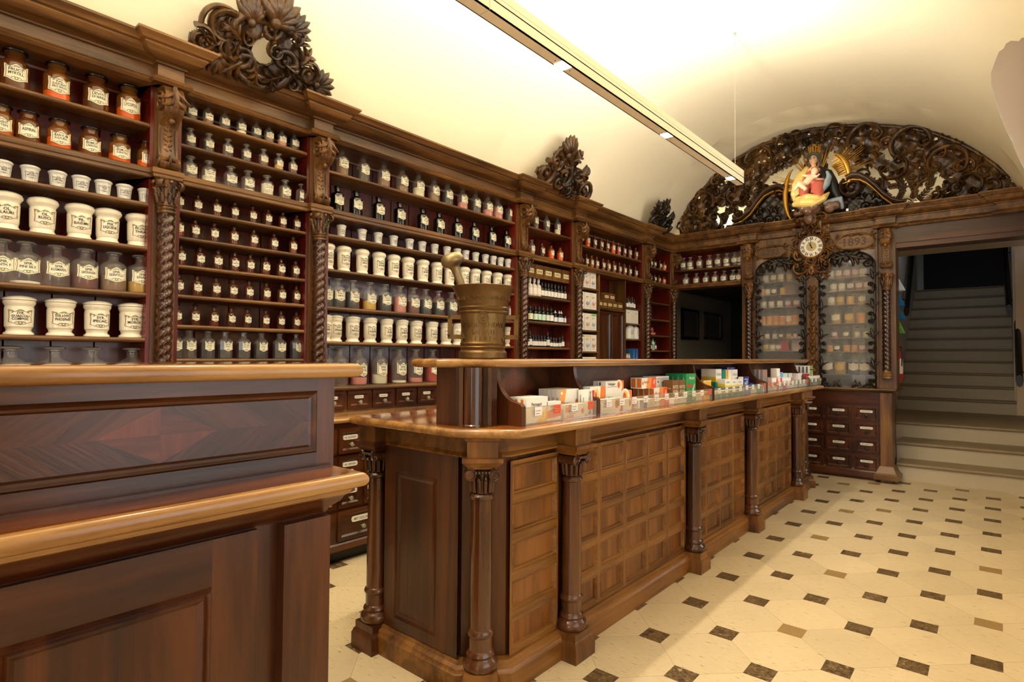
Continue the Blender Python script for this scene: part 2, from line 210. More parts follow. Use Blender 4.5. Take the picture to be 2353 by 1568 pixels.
DATA['crest1'] = ([(1.1172,0.0072),(1.123,0.0262),(1.1157,0.0519),(1.1231,0.0816),(1.149,0.0988),(1.1841,0.1034),(1.212,0.088),(1.2182,0.0696),(1.2267,0.0774),(1.2299,0.0997),(1.2115,0.1171),(1.2028,0.1465),(1.2087,0.1738),(1.2272,0.2003),(1.263,0.2244),(1.2996,0.2301),(1.3237,0.2197),(1.3358,0.206),(1.3496,0.2204),(1.3491,0.2393),(1.3287,0.2597),(1.3365,0.2715),(1.326,0.296),(1.3343,0.3142),(1.3532,0.3249),(1.3669,0.3395),(1.3748,0.3431),(1.3768,0.3273),(1.365,0.3136),(1.3748,0.3012),(1.3857,0.3019),(1.3967,0.2941),(1.4026,0.3221),(1.4161,0.3388),(1.4394,0.3365),(1.4449,0.3496),(1.4447,0.3665),(1.4686,0.3795),(1.4992,0.3784),(1.5172,0.365),(1.5218,0.341),(1.5435,0.3484),(1.572,0.35),(1.5887,0.3352),(1.5814,0.3187),(1.5796,0.3001),(1.6048,0.3064),(1.6225,0.2891),(1.6436,0.2775),(1.6415,0.2515),(1.6186,0.2443),(1.6053,0.2388),(1.6136,0.2194),(1.6451,0.2231),(1.667,0.2181),(1.6825,0.2011),(1.6857,0.1741),(1.7094,0.1646),(1.7127,0.154),(1.6889,0.1471),(1.6862,0.1223),(1.6961,0.107),(1.72,0.1305),(1.7591,0.1408),(1.8059,0.1294),(1.8371,0.1016),(1.8603,0.0651),(1.8563,0.0435),(1.8471,0.0377),(1.8786,0.0439),(1.891,0.0407),(1.8804,0.0217),(1.8582,0.0037),(1.8093,-0.016),(1.7875,-0.0161),(1.7529,-0.0085),(1.6613,-0.0168),(1.6317,-0.0202),(1.3945,-0.0265),(1.3008,-0.0046),(1.2773,-0.0138),(1.217,-0.0073),(1.1846,0.0095)],[[(1.4522,0.206),(1.5051,0.2172),(1.5369,0.2059),(1.5505,0.1753),(1.5358,0.1421),(1.523,0.1279),(1.5353,0.11),(1.5478,0.0827),(1.5177,0.0526),(1.4673,0.0468),(1.4304,0.064),(1.4023,0.1018),(1.4052,0.1426),(1.4256,0.1685),(1.4519,0.1729)]],[('v',1.1654,0.0603,0.07,2.2,-1,1.5),('v',1.1927,0.0465,0.045,0.5,1),('v',1.2627,0.1556,0.09,1.2,1,1.3),('c',1.2466,0.1529,0.1,2.6,3.4),('v',1.2994,0.0731,0.06,-0.5,-1),('s',1.3728,0.2326,1.7,0.16,1.4),('s',1.4868,0.2821,1.2,0.2,2.2),('s',1.5747,0.2756,0.7,0.15,1.8),('c',1.439,0.1697,0.09,2.2,2.6),('v',1.539,0.148,0.05,2.0,1),('a',1.6341,0.2094,1.2,0.13),('a',1.6803,0.1247,1.1,0.14),('v',1.745,0.1015,0.07,2.0,-1),('s',1.8065,0.0605,0.2,0.14,2.2),('v',1.6813,0.0196,0.05,1.0,1),('a',1.6,0.0373,-2.6,0.13),('s',1.2612,0.0189,-1.6,0.12,1.8),('a',1.379,0.0349,-2.4,0.16),('a',1.4581,0.0114,-1.5,0.11),('a',1.5468,0.0172,-1.6,0.12),('a',1.3469,0.1272,2.6,0.14),('a',1.5951,0.1057,-0.4,0.12),('b',1.3111,0.1401,-1.1,0.035),('b',1.3433,0.0801,1.3,0.04),('b',1.354,0.186,-0.9,0.035),('b',1.6017,0.1083,1.4,0.04),('b',1.5662,0.0175,1.5,0.03),('b',1.657,0.0491,0.3,0.03),('b',1.7329,0.0385,-0.9,0.03),('b',1.2257,0.009,1.3,0.03),('b',1.3118,0.0216,1.2,0.03),('c',1.4739,0.1262,0.19,2.6,2.2),('c',1.4739,0.1262,0.19,-1.1,2.0)])
DATA['crest2'] = ([(3.9511,0.0655),(3.9499,0.1113),(3.9997,0.1439),(4.0847,0.1629),(4.0617,0.1954),(4.0929,0.2388),(4.078,0.277),(4.1115,0.3173),(4.1161,0.3455),(4.1745,0.3702),(4.2386,0.389),(4.2719,0.3714),(4.3066,0.3262),(4.3504,0.3306),(4.3936,0.3628),(4.4056,0.3301),(4.3923,0.2942),(4.4426,0.2918),(4.4474,0.2768),(4.3956,0.2547),(4.4055,0.233),(4.4801,0.2529),(4.5486,0.238),(4.5638,0.1919),(4.6032,0.1513),(4.5895,0.114),(4.6529,0.1254),(4.7468,0.1007),(4.7699,0.0537),(4.7277,0.0132),(4.6692,0.0128),(4.2863,0.0066),(4.1259,0.0158),(4.0094,0.0417)],[],[('v',4.0591,0.0936,0.12,2.0,-1,1.6),('v',4.1291,0.2061,0.09,1.4,-1,1.3),('s',4.22,0.3096,1.6,0.2,1.6),('a',4.3474,0.2818,0.9,0.16),('v',4.2559,0.209,0.09,0.5,1),('v',4.317,0.1447,0.1,-1.5,1,1.4),('a',4.5115,0.1951,0.3,0.18),('v',4.6838,0.0683,0.11,-0.6,1,1.6),('a',4.323,0.0648,-0.4,0.16),('a',4.4584,0.065,-1.2,0.15),('a',4.4854,0.1385,-0.2,0.16),('v',4.2733,0.0606,0.07,0.4,-1)])
DATA['crest3'] = ([(6.1431,0.0251),(6.1207,0.0713),(6.1481,0.0937),(6.0879,0.1273),(6.1313,0.1906),(6.1725,0.2161),(6.2552,0.2844),(6.2947,0.2806),(6.3141,0.2468),(6.301,0.2101),(6.3847,0.2151),(6.3966,0.1961),(6.3166,0.1794),(6.4092,0.16),(6.5031,0.1575),(6.5425,0.1304),(6.628,0.1208),(6.6546,0.0635),(6.5513,0.0304),(6.5106,0.0006),(6.3607,-0.0101),(6.1934,0.001)],[[(6.276,0.1027),(6.3521,0.1138),(6.3719,0.079),(6.3357,0.0631)]],[('v',6.2133,0.0475,0.09,1,1,1.4),('a',6.2451,0.1644,1.1,0.24),('a',6.316,0.1963,0.5,0.14),('v',6.5375,0.0765,0.12,0.0,-1,1.4),('a',6.1673,0.1565,2.0,0.18),('v',6.4709,0.0372,0.08,3,1),('a',6.4591,0.1311,0.2,0.2)])
DATA['spot'] = (-3.12,4.7462,2.9255)
DATA['openings'] = [[(-2.6827,3.1462),(-2.5987,3.1511),(-2.5071,3.0804),(-2.4711,2.9825),(-2.4803,2.8918),(-2.5993,2.8717),(-2.6737,2.9383)],[(-2.4167,3.1209),(-2.328,3.088),(-2.3459,2.9999),(-2.4169,3.0476)],[(-2.1199,3.3217),(-2.0522,3.3977),(-1.9197,3.4592),(-1.7588,3.4778),(-1.711,3.571),(-1.6643,3.5435),(-1.6819,3.1702),(-1.856,3.1846),(-1.9532,3.2725),(-2.0526,3.2912)],[(-1.4364,3.5436),(-1.392,3.5503),(-1.2621,3.4385),(-1.0527,3.3124),(-0.8917,3.2312),(-0.8529,3.1288),(-1.1502,3.2354),(-1.2492,3.2223),(-1.3365,3.0906),(-1.4384,3.226)],[(-0.866,3.1314),(-0.7108,3.1167),(-0.6111,3.0053),(-0.5359,3.1279),(-0.439,3.1309),(-0.3982,3.0254),(-0.4286,2.9563),(-0.5628,2.867),(-0.6127,2.8221),(-0.7129,2.8696),(-0.7895,2.9137),(-0.8672,2.99)],[(-0.2543,2.8214),(-0.1634,2.8348),(-0.175,2.8004)],[(-0.9298,3.4613),(-0.8634,3.4619),(-0.8121,3.3246),(-0.8777,3.323)],[(-0.8363,3.5659),(-0.7845,3.522),(-0.8237,3.4999)],[(-1.3909,3.7337),(-1.289,3.7086),(-1.3183,3.6495),(-1.3765,3.6801)],[(-1.9841,3.7731),(-1.8857,3.7675),(-1.9186,3.7049)]]
DATA['sprays'] = [[(-0.7898,2.8826),(-0.7504,2.969),(-0.7368,3.0597),(-0.7877,3.1318)],[(-0.6622,2.8917),(-0.6364,2.9639),(-0.6731,3.0784)],[(-0.8667,3.0528),(-0.7884,3.0538),(-0.7118,3.0085)],[(-0.5998,2.881),(-0.5128,2.987),(-0.4877,3.0729),(-0.5359,3.1279)],[(-2.6548,3.0105),(-2.5621,3.0335),(-2.489,3.059)],[(-2.5992,2.9089),(-2.5622,2.9964),(-2.5436,3.1048)]]
DATA['centre'] = (-1.5393,3.2608)
DATA['statue_s'] = 0.6535
DATA['statue'] = (-1.5412,2.9075)
DATA['pediment'] = [([(-2.4497,2.9092),(-2.346,2.9203),(-2.239,2.9983),(-2.1587,3.1049),(-2.0796,3.1893),(-1.9875,3.2238),(-1.9065,3.2241),(-1.8456,3.1825)],(-1.9066,3.1737,0.075,0.9,-1),'dark scrolled pediment arm left of the carved seated figure'),([(-0.7117,2.8586),(-0.7561,2.8572),(-0.8233,2.8866),(-0.8988,2.9634),(-0.9677,3.0585),(-1.0377,3.1412),(-1.1051,3.1917),(-1.1738,3.2101),(-1.2272,3.1828)],(-1.1828,3.0847,0.12,2.2,1),'dark scrolled pediment arm right of the carved seated figure')]
DATA['doors'] = ((-2.1706,-1.6333),(-1.5032,-0.9694),0.8678,2.4007)
DATA['case_shelves'] = ([2.1309,1.9823,1.8338,1.6293,1.471,1.3281],[2.1235,1.9804,1.8326,1.6278,1.4708,1.3212,1.0721])
DATA['case'] = [(0,0,[-2.1036,-2.0198,-1.9361,-1.8429],0.085,0.17,[0,1,0,3],[0,0,0,1]),(0,1,[-2.146,-2.0891,-2.0143,-1.9161],0.075,0.14,[2,0,4,2],[2,0,0,1]),(0,2,[-2.1338,-2.0459,-1.9497,-1.86,-1.7706],0.075,0.14,[0,0,0,5,5],[0,0,0,3,3]),(0,3,[-2.1408,-2.0678,-1.9971,-1.9261,-1.8512,-1.7798],0.085,0.19,[2,2,2,2,2,2],[2,2,2,2,0,2]),(0,4,[-2.167,-2.0937,-2.0091,-1.9367,-1.8546,-1.7831],0.06,0.1,[3,0,0,6,3,0],[1,0,3,0,1,3]),(0,5,[-2.1042,-2.0318,-1.9641],0.08,0.13,[3,0,5],[1,0,0]),(1,0,[-1.4175,-1.3409,-1.2602,-1.1755,-1.1047],0.09,0.17,[0,5,5,5,0],[0,0,3,3,0]),(1,1,[-1.3909,-1.3094,-1.224,-1.1452,-1.0677],0.085,0.16,[0,0,6,5,5],[0,0,0,3,3]),(1,2,[-1.4138,-1.3266,-1.225,-1.1172],0.09,0.16,[0,3,2,3],[0,1,1,0]),(1,3,[-1.368,-1.239,-1.1238],0.11,0.19,[3,3,2],[0,1,2]),(1,4,[-1.3833,-1.2701,-1.1646,-1.0819],0.07,0.12,[5,6,0,0],[3,0,0,0]),(1,5,[-1.4314,-1.3593,-1.2658,-1.1939,-1.119],0.07,0.12,[2,6,2,2,5],[2,0,2,2,3]),(1,6,[-1.4458,-1.3313,-1.1963,-1.0946],0.13,0.24,[6,3,4,6],[0,1,0,0])]
DATA['case_boxes'] = [(-1.8891,1.3281,0.13,0.13,(190,26,24),'bright red box on the low shelf behind the left arched door','red_box'),(-1.7912,1.3281,0.13,0.17,(216,190,180),'pinkish white box on the low shelf behind the left arched door','white_box'),(-1.8476,1.9823,0.13,0.13,(140,112,80),'tan box on the second shelf behind the left arched door','tan_box')]
DATA['plaques'] = (((-2.1735,2.4075),(-1.8287,2.541)),((-1.337,2.4107),(-0.9736,2.5702)))
DATA['clock'] = (-1.5676,2.4808,0.1227)
DATA['bdraw'] = {'yf': 6.88,'cols': [(-1.6846,-1.4445),(-1.4208,-1.1807),(-1.157,-0.9374)],'rows': [(0.6084,0.756),(0.4387,0.5861),(0.2736,0.4186),(0.0998,0.2424)],'post': (-0.9224,-0.8224)}
DATA['bandbottles'] = [(-3.32,4.1602,1.8076,0.058,0.17,(214,206,190),(236,224,214),(236,232,224),'white capped clear bottle,first of three at the left of the upper dropper shelf','white capped bottles',0.4,None,None),(-3.32,4.2254,1.8076,0.058,0.17,(214,206,190),(236,224,214),(236,232,224),'white capped clear bottle,second of three at the left of the upper dropper shelf','white capped bottles',0.4,None,None),(-3.32,4.288,1.8076,0.058,0.17,(214,206,190),(230,224,208),(236,232,224),'white capped clear bottle,third of three at the left of the upper dropper shelf','white capped bottles',0.4,None,None),(-3.32,4.3452,1.8076,0.05,0.145,(24,22,22),(222,216,206),(34,34,36),'dark bottle with white band,first on the upper dropper shelf','dark bottles on the upper dropper shelf',0.4,None,None),(-3.32,4.398,1.8076,0.05,0.145,(24,22,22),(222,216,206),(34,34,36),'dark bottle with white band,second on the upper dropper shelf','dark bottles on the upper dropper shelf',0.4,None,None),(-3.32,4.4488,1.8076,0.05,0.145,(24,22,22),(222,216,206),(34,34,36),'dark bottle with white band,third on the upper dropper shelf','dark bottles on the upper dropper shelf',0.4,None,None),(-3.32,4.499,1.8076,0.05,0.145,(24,22,22),(222,216,206),(34,34,36),'dark bottle with white band,fourth on the upper dropper shelf','dark bottles on the upper dropper shelf',0.4,None,None),(-3.32,4.5568,1.8076,0.05,0.145,(24,22,22),(222,216,206),(34,34,36),'dark bottle with white band,fifth on the upper dropper shelf','dark bottles on the upper dropper shelf',0.4,None,None),(-3.32,4.6127,1.8076,0.05,0.145,(24,22,22),(222,216,206),(34,34,36),'dark bottle with white band,sixth on the upper dropper shelf','dark bottles on the upper dropper shelf',0.4,None,None),(-3.32,4.6665,1.8076,0.05,0.145,(24,22,22),(222,216,206),(34,34,36),'dark bottle with white band,seventh on the upper dropper shelf','dark bottles on the upper dropper shelf',0.4,None,None),(-3.32,4.727,1.8076,0.05,0.145,(24,22,22),(222,216,206),(34,34,36),'dark bottle with white band,eighth on the upper dropper shelf','dark bottles on the upper dropper shelf',0.4,None,None),(-3.32,4.1627,1.5706,0.062,0.16,(20,24,20),(226,222,184),(38,40,40),'dark dropper bottle,first on the middle dropper shelf','large dropper bottles on the middle shelf',0.4,None,1),(-3.32,4.2444,1.5706,0.052,0.16,(20,24,20),(200,222,204),(38,40,40),'dark dropper bottle,second on the middle dropper shelf','large dropper bottles on the middle shelf',0.4,None,1),(-3.32,4.302,1.5706,0.052,0.16,(20,24,20),(190,220,200),(38,40,40),'dark dropper bottle,third on the middle dropper shelf','large dropper bottles on the middle shelf',0.4,None,1),(-3.32,4.3672,1.5706,0.052,0.16,(20,24,20),(190,220,200),(38,40,40),'dark dropper bottle,fourth on the middle dropper shelf','large dropper bottles on the middle shelf',0.4,None,1),(-3.32,4.4335,1.5706,0.052,0.16,(20,24,20),(224,224,216),(38,40,40),'dark dropper bottle,fifth on the middle dropper shelf','large dropper bottles on the middle shelf',0.4,None,1),(-3.32,4.4943,1.5706,0.052,0.16,(20,24,20),(224,224,216),(38,40,40),'dark dropper bottle,sixth on the middle dropper shelf','large dropper bottles on the middle shelf',0.4,None,1),(-3.32,4.5632,1.5706,0.048,0.13,(20,20,26),(216,218,224),(200,200,200),'small dark dropper bottle,fourth from the right on the middle dropper shelf','small dropper bottles on the middle shelf',0.4,None,1),(-3.32,4.6304,1.5706,0.048,0.13,(20,20,26),(216,218,224),(200,200,200),'small dark dropper bottle,third from the right on the middle dropper shelf','small dropper bottles on the middle shelf',0.4,None,1),(-3.32,4.6644,1.5706,0.048,0.13,(20,20,26),(216,218,224),(200,200,200),'small dark dropper bottle,second from the right on the middle dropper shelf','small dropper bottles on the middle shelf',0.4,None,1),(-3.32,4.7335,1.5706,0.048,0.13,(20,20,26),(216,218,224),(40,40,50),'small dark dropper bottle,first from the right on the middle dropper shelf','small dropper bottles on the middle shelf',0.4,None,1),(-3.32,4.1285,1.3326,0.044,0.11,(26,22,20),(220,214,208),(30,30,34),'little dark bottle,first on the lowest dropper shelf','little bottles on the lowest dropper shelf',0.4,None,None),(-3.32,4.1652,1.3326,0.044,0.16,(26,22,20),(220,214,208),(30,30,34),'little dark bottle,second on the lowest dropper shelf','little bottles on the lowest dropper shelf',0.4,None,1),(-3.32,4.2154,1.3326,0.044,0.12,(26,22,20),(220,214,208),(30,30,34),'little dark bottle,third on the lowest dropper shelf','little bottles on the lowest dropper shelf',0.4,None,1),(-3.32,4.2534,1.3326,0.044,0.12,(26,22,20),(220,214,208),(30,30,34),'little dark bottle,fourth on the lowest dropper shelf','little bottles on the lowest dropper shelf',0.4,None,1),(-3.32,4.2981,1.3326,0.044,0.12,(26,22,20),(220,214,208),(30,30,34),'little dark bottle,fifth on the lowest dropper shelf','little bottles on the lowest dropper shelf',0.4,None,1),(-3.32,4.3435,1.3326,0.044,0.12,(26,22,20),(220,214,208),(30,30,34),'little dark bottle,sixth on the lowest dropper shelf','little bottles on the lowest dropper shelf',0.4,None,1),(-3.32,4.3894,1.3326,0.044,0.12,(26,22,20),(220,214,208),(30,30,34),'little dark bottle,seventh on the lowest dropper shelf','little bottles on the lowest dropper shelf',0.4,None,1),(-3.32,4.4425,1.3326,0.044,0.16,(26,22,20),(220,214,208),(30,30,34),'little dark bottle,eighth on the lowest dropper shelf','little bottles on the lowest dropper shelf',0.4,None,1),(-3.32,4.49,1.3326,0.044,0.1,(26,22,20),(220,214,208),(30,30,34),'little dark bottle,ninth on the lowest dropper shelf','little bottles on the lowest dropper shelf',0.4,None,None),(-3.32,4.5379,1.3326,0.044,0.095,(26,22,20),(220,214,208),(30,30,34),'little dark bottle,tenth on the lowest dropper shelf','little bottles on the lowest dropper shelf',0.4,None,None),(-3.32,4.5794,1.3326,0.044,0.095,(26,22,20),(220,214,208),(30,30,34),'little dark bottle,eleventh on the lowest dropper shelf','little bottles on the lowest dropper shelf',0.4,None,None),(-3.32,4.6397,1.3326,0.044,0.1,(26,22,20),(220,214,208),(30,30,34),'little dark bottle,twelfth on the lowest dropper shelf','little bottles on the lowest dropper shelf',0.4,None,None),(-3.32,4.6851,1.3326,0.044,0.13,(26,22,20),(220,214,208),(30,30,34),'little dark bottle,thirteenth on the lowest dropper shelf','little bottles on the lowest dropper shelf',0.4,None,1),(-3.32,4.7472,1.3326,0.044,0.13,(26,22,20),(220,214,208),(30,30,34),'little dark bottle,fourteenth on the lowest dropper shelf','little bottles on the lowest dropper shelf',0.4,None,1),(-3.32,4.8059,1.3326,0.044,0.1,(26,22,20),(220,214,208),(30,30,34),'little dark bottle,fifteenth on the lowest dropper shelf','little bottles on the lowest dropper shelf',0.4,None,None),(-3.32,4.1372,1.0456,0.06,0.2,(24,24,26),None,(40,40,44),'dark bottle top,left of two just above the counter rail','dark bottles on the ledge of the narrow bay',0.4,None,1),(-3.32,4.1929,1.0456,0.06,0.2,(24,24,26),None,(40,40,44),'dark bottle top,right of two just above the counter rail','dark bottles on the ledge of the narrow bay',0.4,None,1),(-3.32,5.9888,1.8166,0.032,0.13,(40,34,30),(222,220,216),(40,38,38),'tiny white labelled bottle,first in the right column beside the cupboard','tiny bottles in the right column',0.4,None,1),(-3.32,6.0284,1.8166,0.032,0.15,(40,34,30),(222,220,216),(40,38,38),'tiny white labelled bottle,second in the right column beside the cupboard','tiny bottles in the right column',0.4,None,1),(-3.32,6.0685,1.8166,0.032,0.13,(40,34,30),(222,220,216),(40,38,38),'tiny white labelled bottle,third in the right column beside the cupboard','tiny bottles in the right column',0.4,None,1),(-3.32,6.113,1.8166,0.032,0.15,(40,34,30),(222,220,216),(40,38,38),'tiny white labelled bottle,fourth in the right column beside the cupboard','tiny bottles in the right column',0.4,None,1),(-3.32,6.1621,1.8166,0.032,0.13,(40,34,30),(222,220,216),(40,38,38),'tiny white labelled bottle,fifth in the right column beside the cupboard','tiny bottles in the right column',0.4,None,1),(-3.32,5.9916,1.1576,0.034,0.165,(196,190,184),(186,26,30),(30,28,32),'small bottle with red band,left of three in the right column','red banded bottles',0.4,None,1),(-3.32,6.0372,1.1576,0.034,0.165,(196,190,184),(186,26,30),(30,28,32),'small bottle with red band,middle of three in the right column','red banded bottles',0.4,None,1),(-3.32,6.0772,1.1576,0.034,0.165,(196,190,184),(186,26,30),(30,28,32),'small bottle with red band,right of three in the right column','red banded bottles',0.4,None,1),(-3.32,6.5267,1.3356,0.042,0.12,(90,40,24),(226,214,190),(40,30,26),'little brown bottle,first in the dark corner bay','little bottles in the corner bay',0.4,None,None),(-3.32,6.587,1.3356,0.042,0.12,(90,40,24),(226,214,190),(40,30,26),'little brown bottle,second in the dark corner bay','little bottles in the corner bay',0.4,None,None),(-3.32,6.7124,1.3356,0.042,0.12,(90,40,24),(226,214,190),(40,30,26),'little brown bottle,third in the dark corner bay','little bottles in the corner bay',0.4,None,None),(-3.32,6.6481,1.3356,0.05,0.155,(206,226,206),(120,176,150),(70,170,80),'white dropper bottle with green tip in the dark corner bay',None,0.4,None,1)]
DATA['cartons'] = [(-3.275,4.9325,5.0015,1.9675,2.13,0.1,(232,226,212),0,'white printed carton,left on top shelf of the carton stack right of the column','white cartons beside the cupboard'),(-3.275,5.0097,5.1178,1.9675,2.13,0.1,(232,226,212),1,'white printed carton,middle on top shelf of the carton stack right of the column','white cartons beside the cupboard'),(-3.275,5.1262,5.2376,1.9675,2.13,0.1,(232,226,212),2,'white printed carton,right on top shelf of the carton stack right of the column','white cartons beside the cupboard'),(-3.275,4.9342,5.0113,1.7445,1.919,0.1,(232,226,212),1,'white printed carton,left on second shelf of the carton stack right of the column','white cartons beside the cupboard'),(-3.275,5.0195,5.132,1.7445,1.919,0.1,(232,226,212),2,'white printed carton,middle on second shelf of the carton stack right of the column','white cartons beside the cupboard'),(-3.275,5.1362,5.2477,1.7445,1.919,0.1,(232,226,212),3,'white printed carton,right on second shelf of the carton stack right of the column','white cartons beside the cupboard'),(-3.275,4.9359,5.0129,1.5245,1.699,0.1,(232,226,212),2,'white printed carton,left on third shelf of the carton stack right of the column','white cartons beside the cupboard'),(-3.275,5.0211,5.1335,1.5245,1.699,0.1,(232,226,212),3,'white printed carton,middle on third shelf of the carton stack right of the column','white cartons beside the cupboard'),(-3.275,5.1377,5.2492,1.5245,1.699,0.1,(232,226,212),4,'white printed carton,right on third shelf of the carton stack right of the column','white cartons beside the cupboard'),(-3.275,4.9376,5.0146,1.3015,1.476,0.1,(232,226,212),5,'white printed carton,left on fourth shelf of the carton stack right of the column','white cartons beside the cupboard'),(-3.275,5.0228,5.1351,1.3015,1.476,0.1,(232,226,212),6,'white printed carton,middle on fourth shelf of the carton stack right of the column','white cartons beside the cupboard'),(-3.275,5.1393,5.2507,1.3015,1.476,0.1,(232,226,212),1,'white printed carton,right on fourth shelf of the carton stack right of the column','white cartons beside the cupboard'),(-3.275,4.9475,5.2393,1.0455,1.242,0.1,(232,226,212),7,'white carton just above the counter rail in the carton bay',None),(-3.275,5.8918,6.18,1.641,1.795,0.1,(228,222,206),8,'large square white carton in the right column beside the cupboard',None),(-3.275,6.0444,6.1077,1.157,1.345,0.1,(36,90,150),9,'tall blue carton,left of the pair in the right column','tall blue cartons'),(-3.275,6.1141,6.1806,1.157,1.345,0.1,(36,90,150),9,'tall blue carton,right of the pair in the right column','tall blue cartons'),(-3.275,6.4354,6.4931,1.9305,2.06,0.1,(206,196,188),10,'upper pale carton in the dark corner bay',None),(-3.275,6.436,6.511,1.7205,1.87,0.1,(206,198,194),11,'lower pale carton in the dark corner bay',None)]
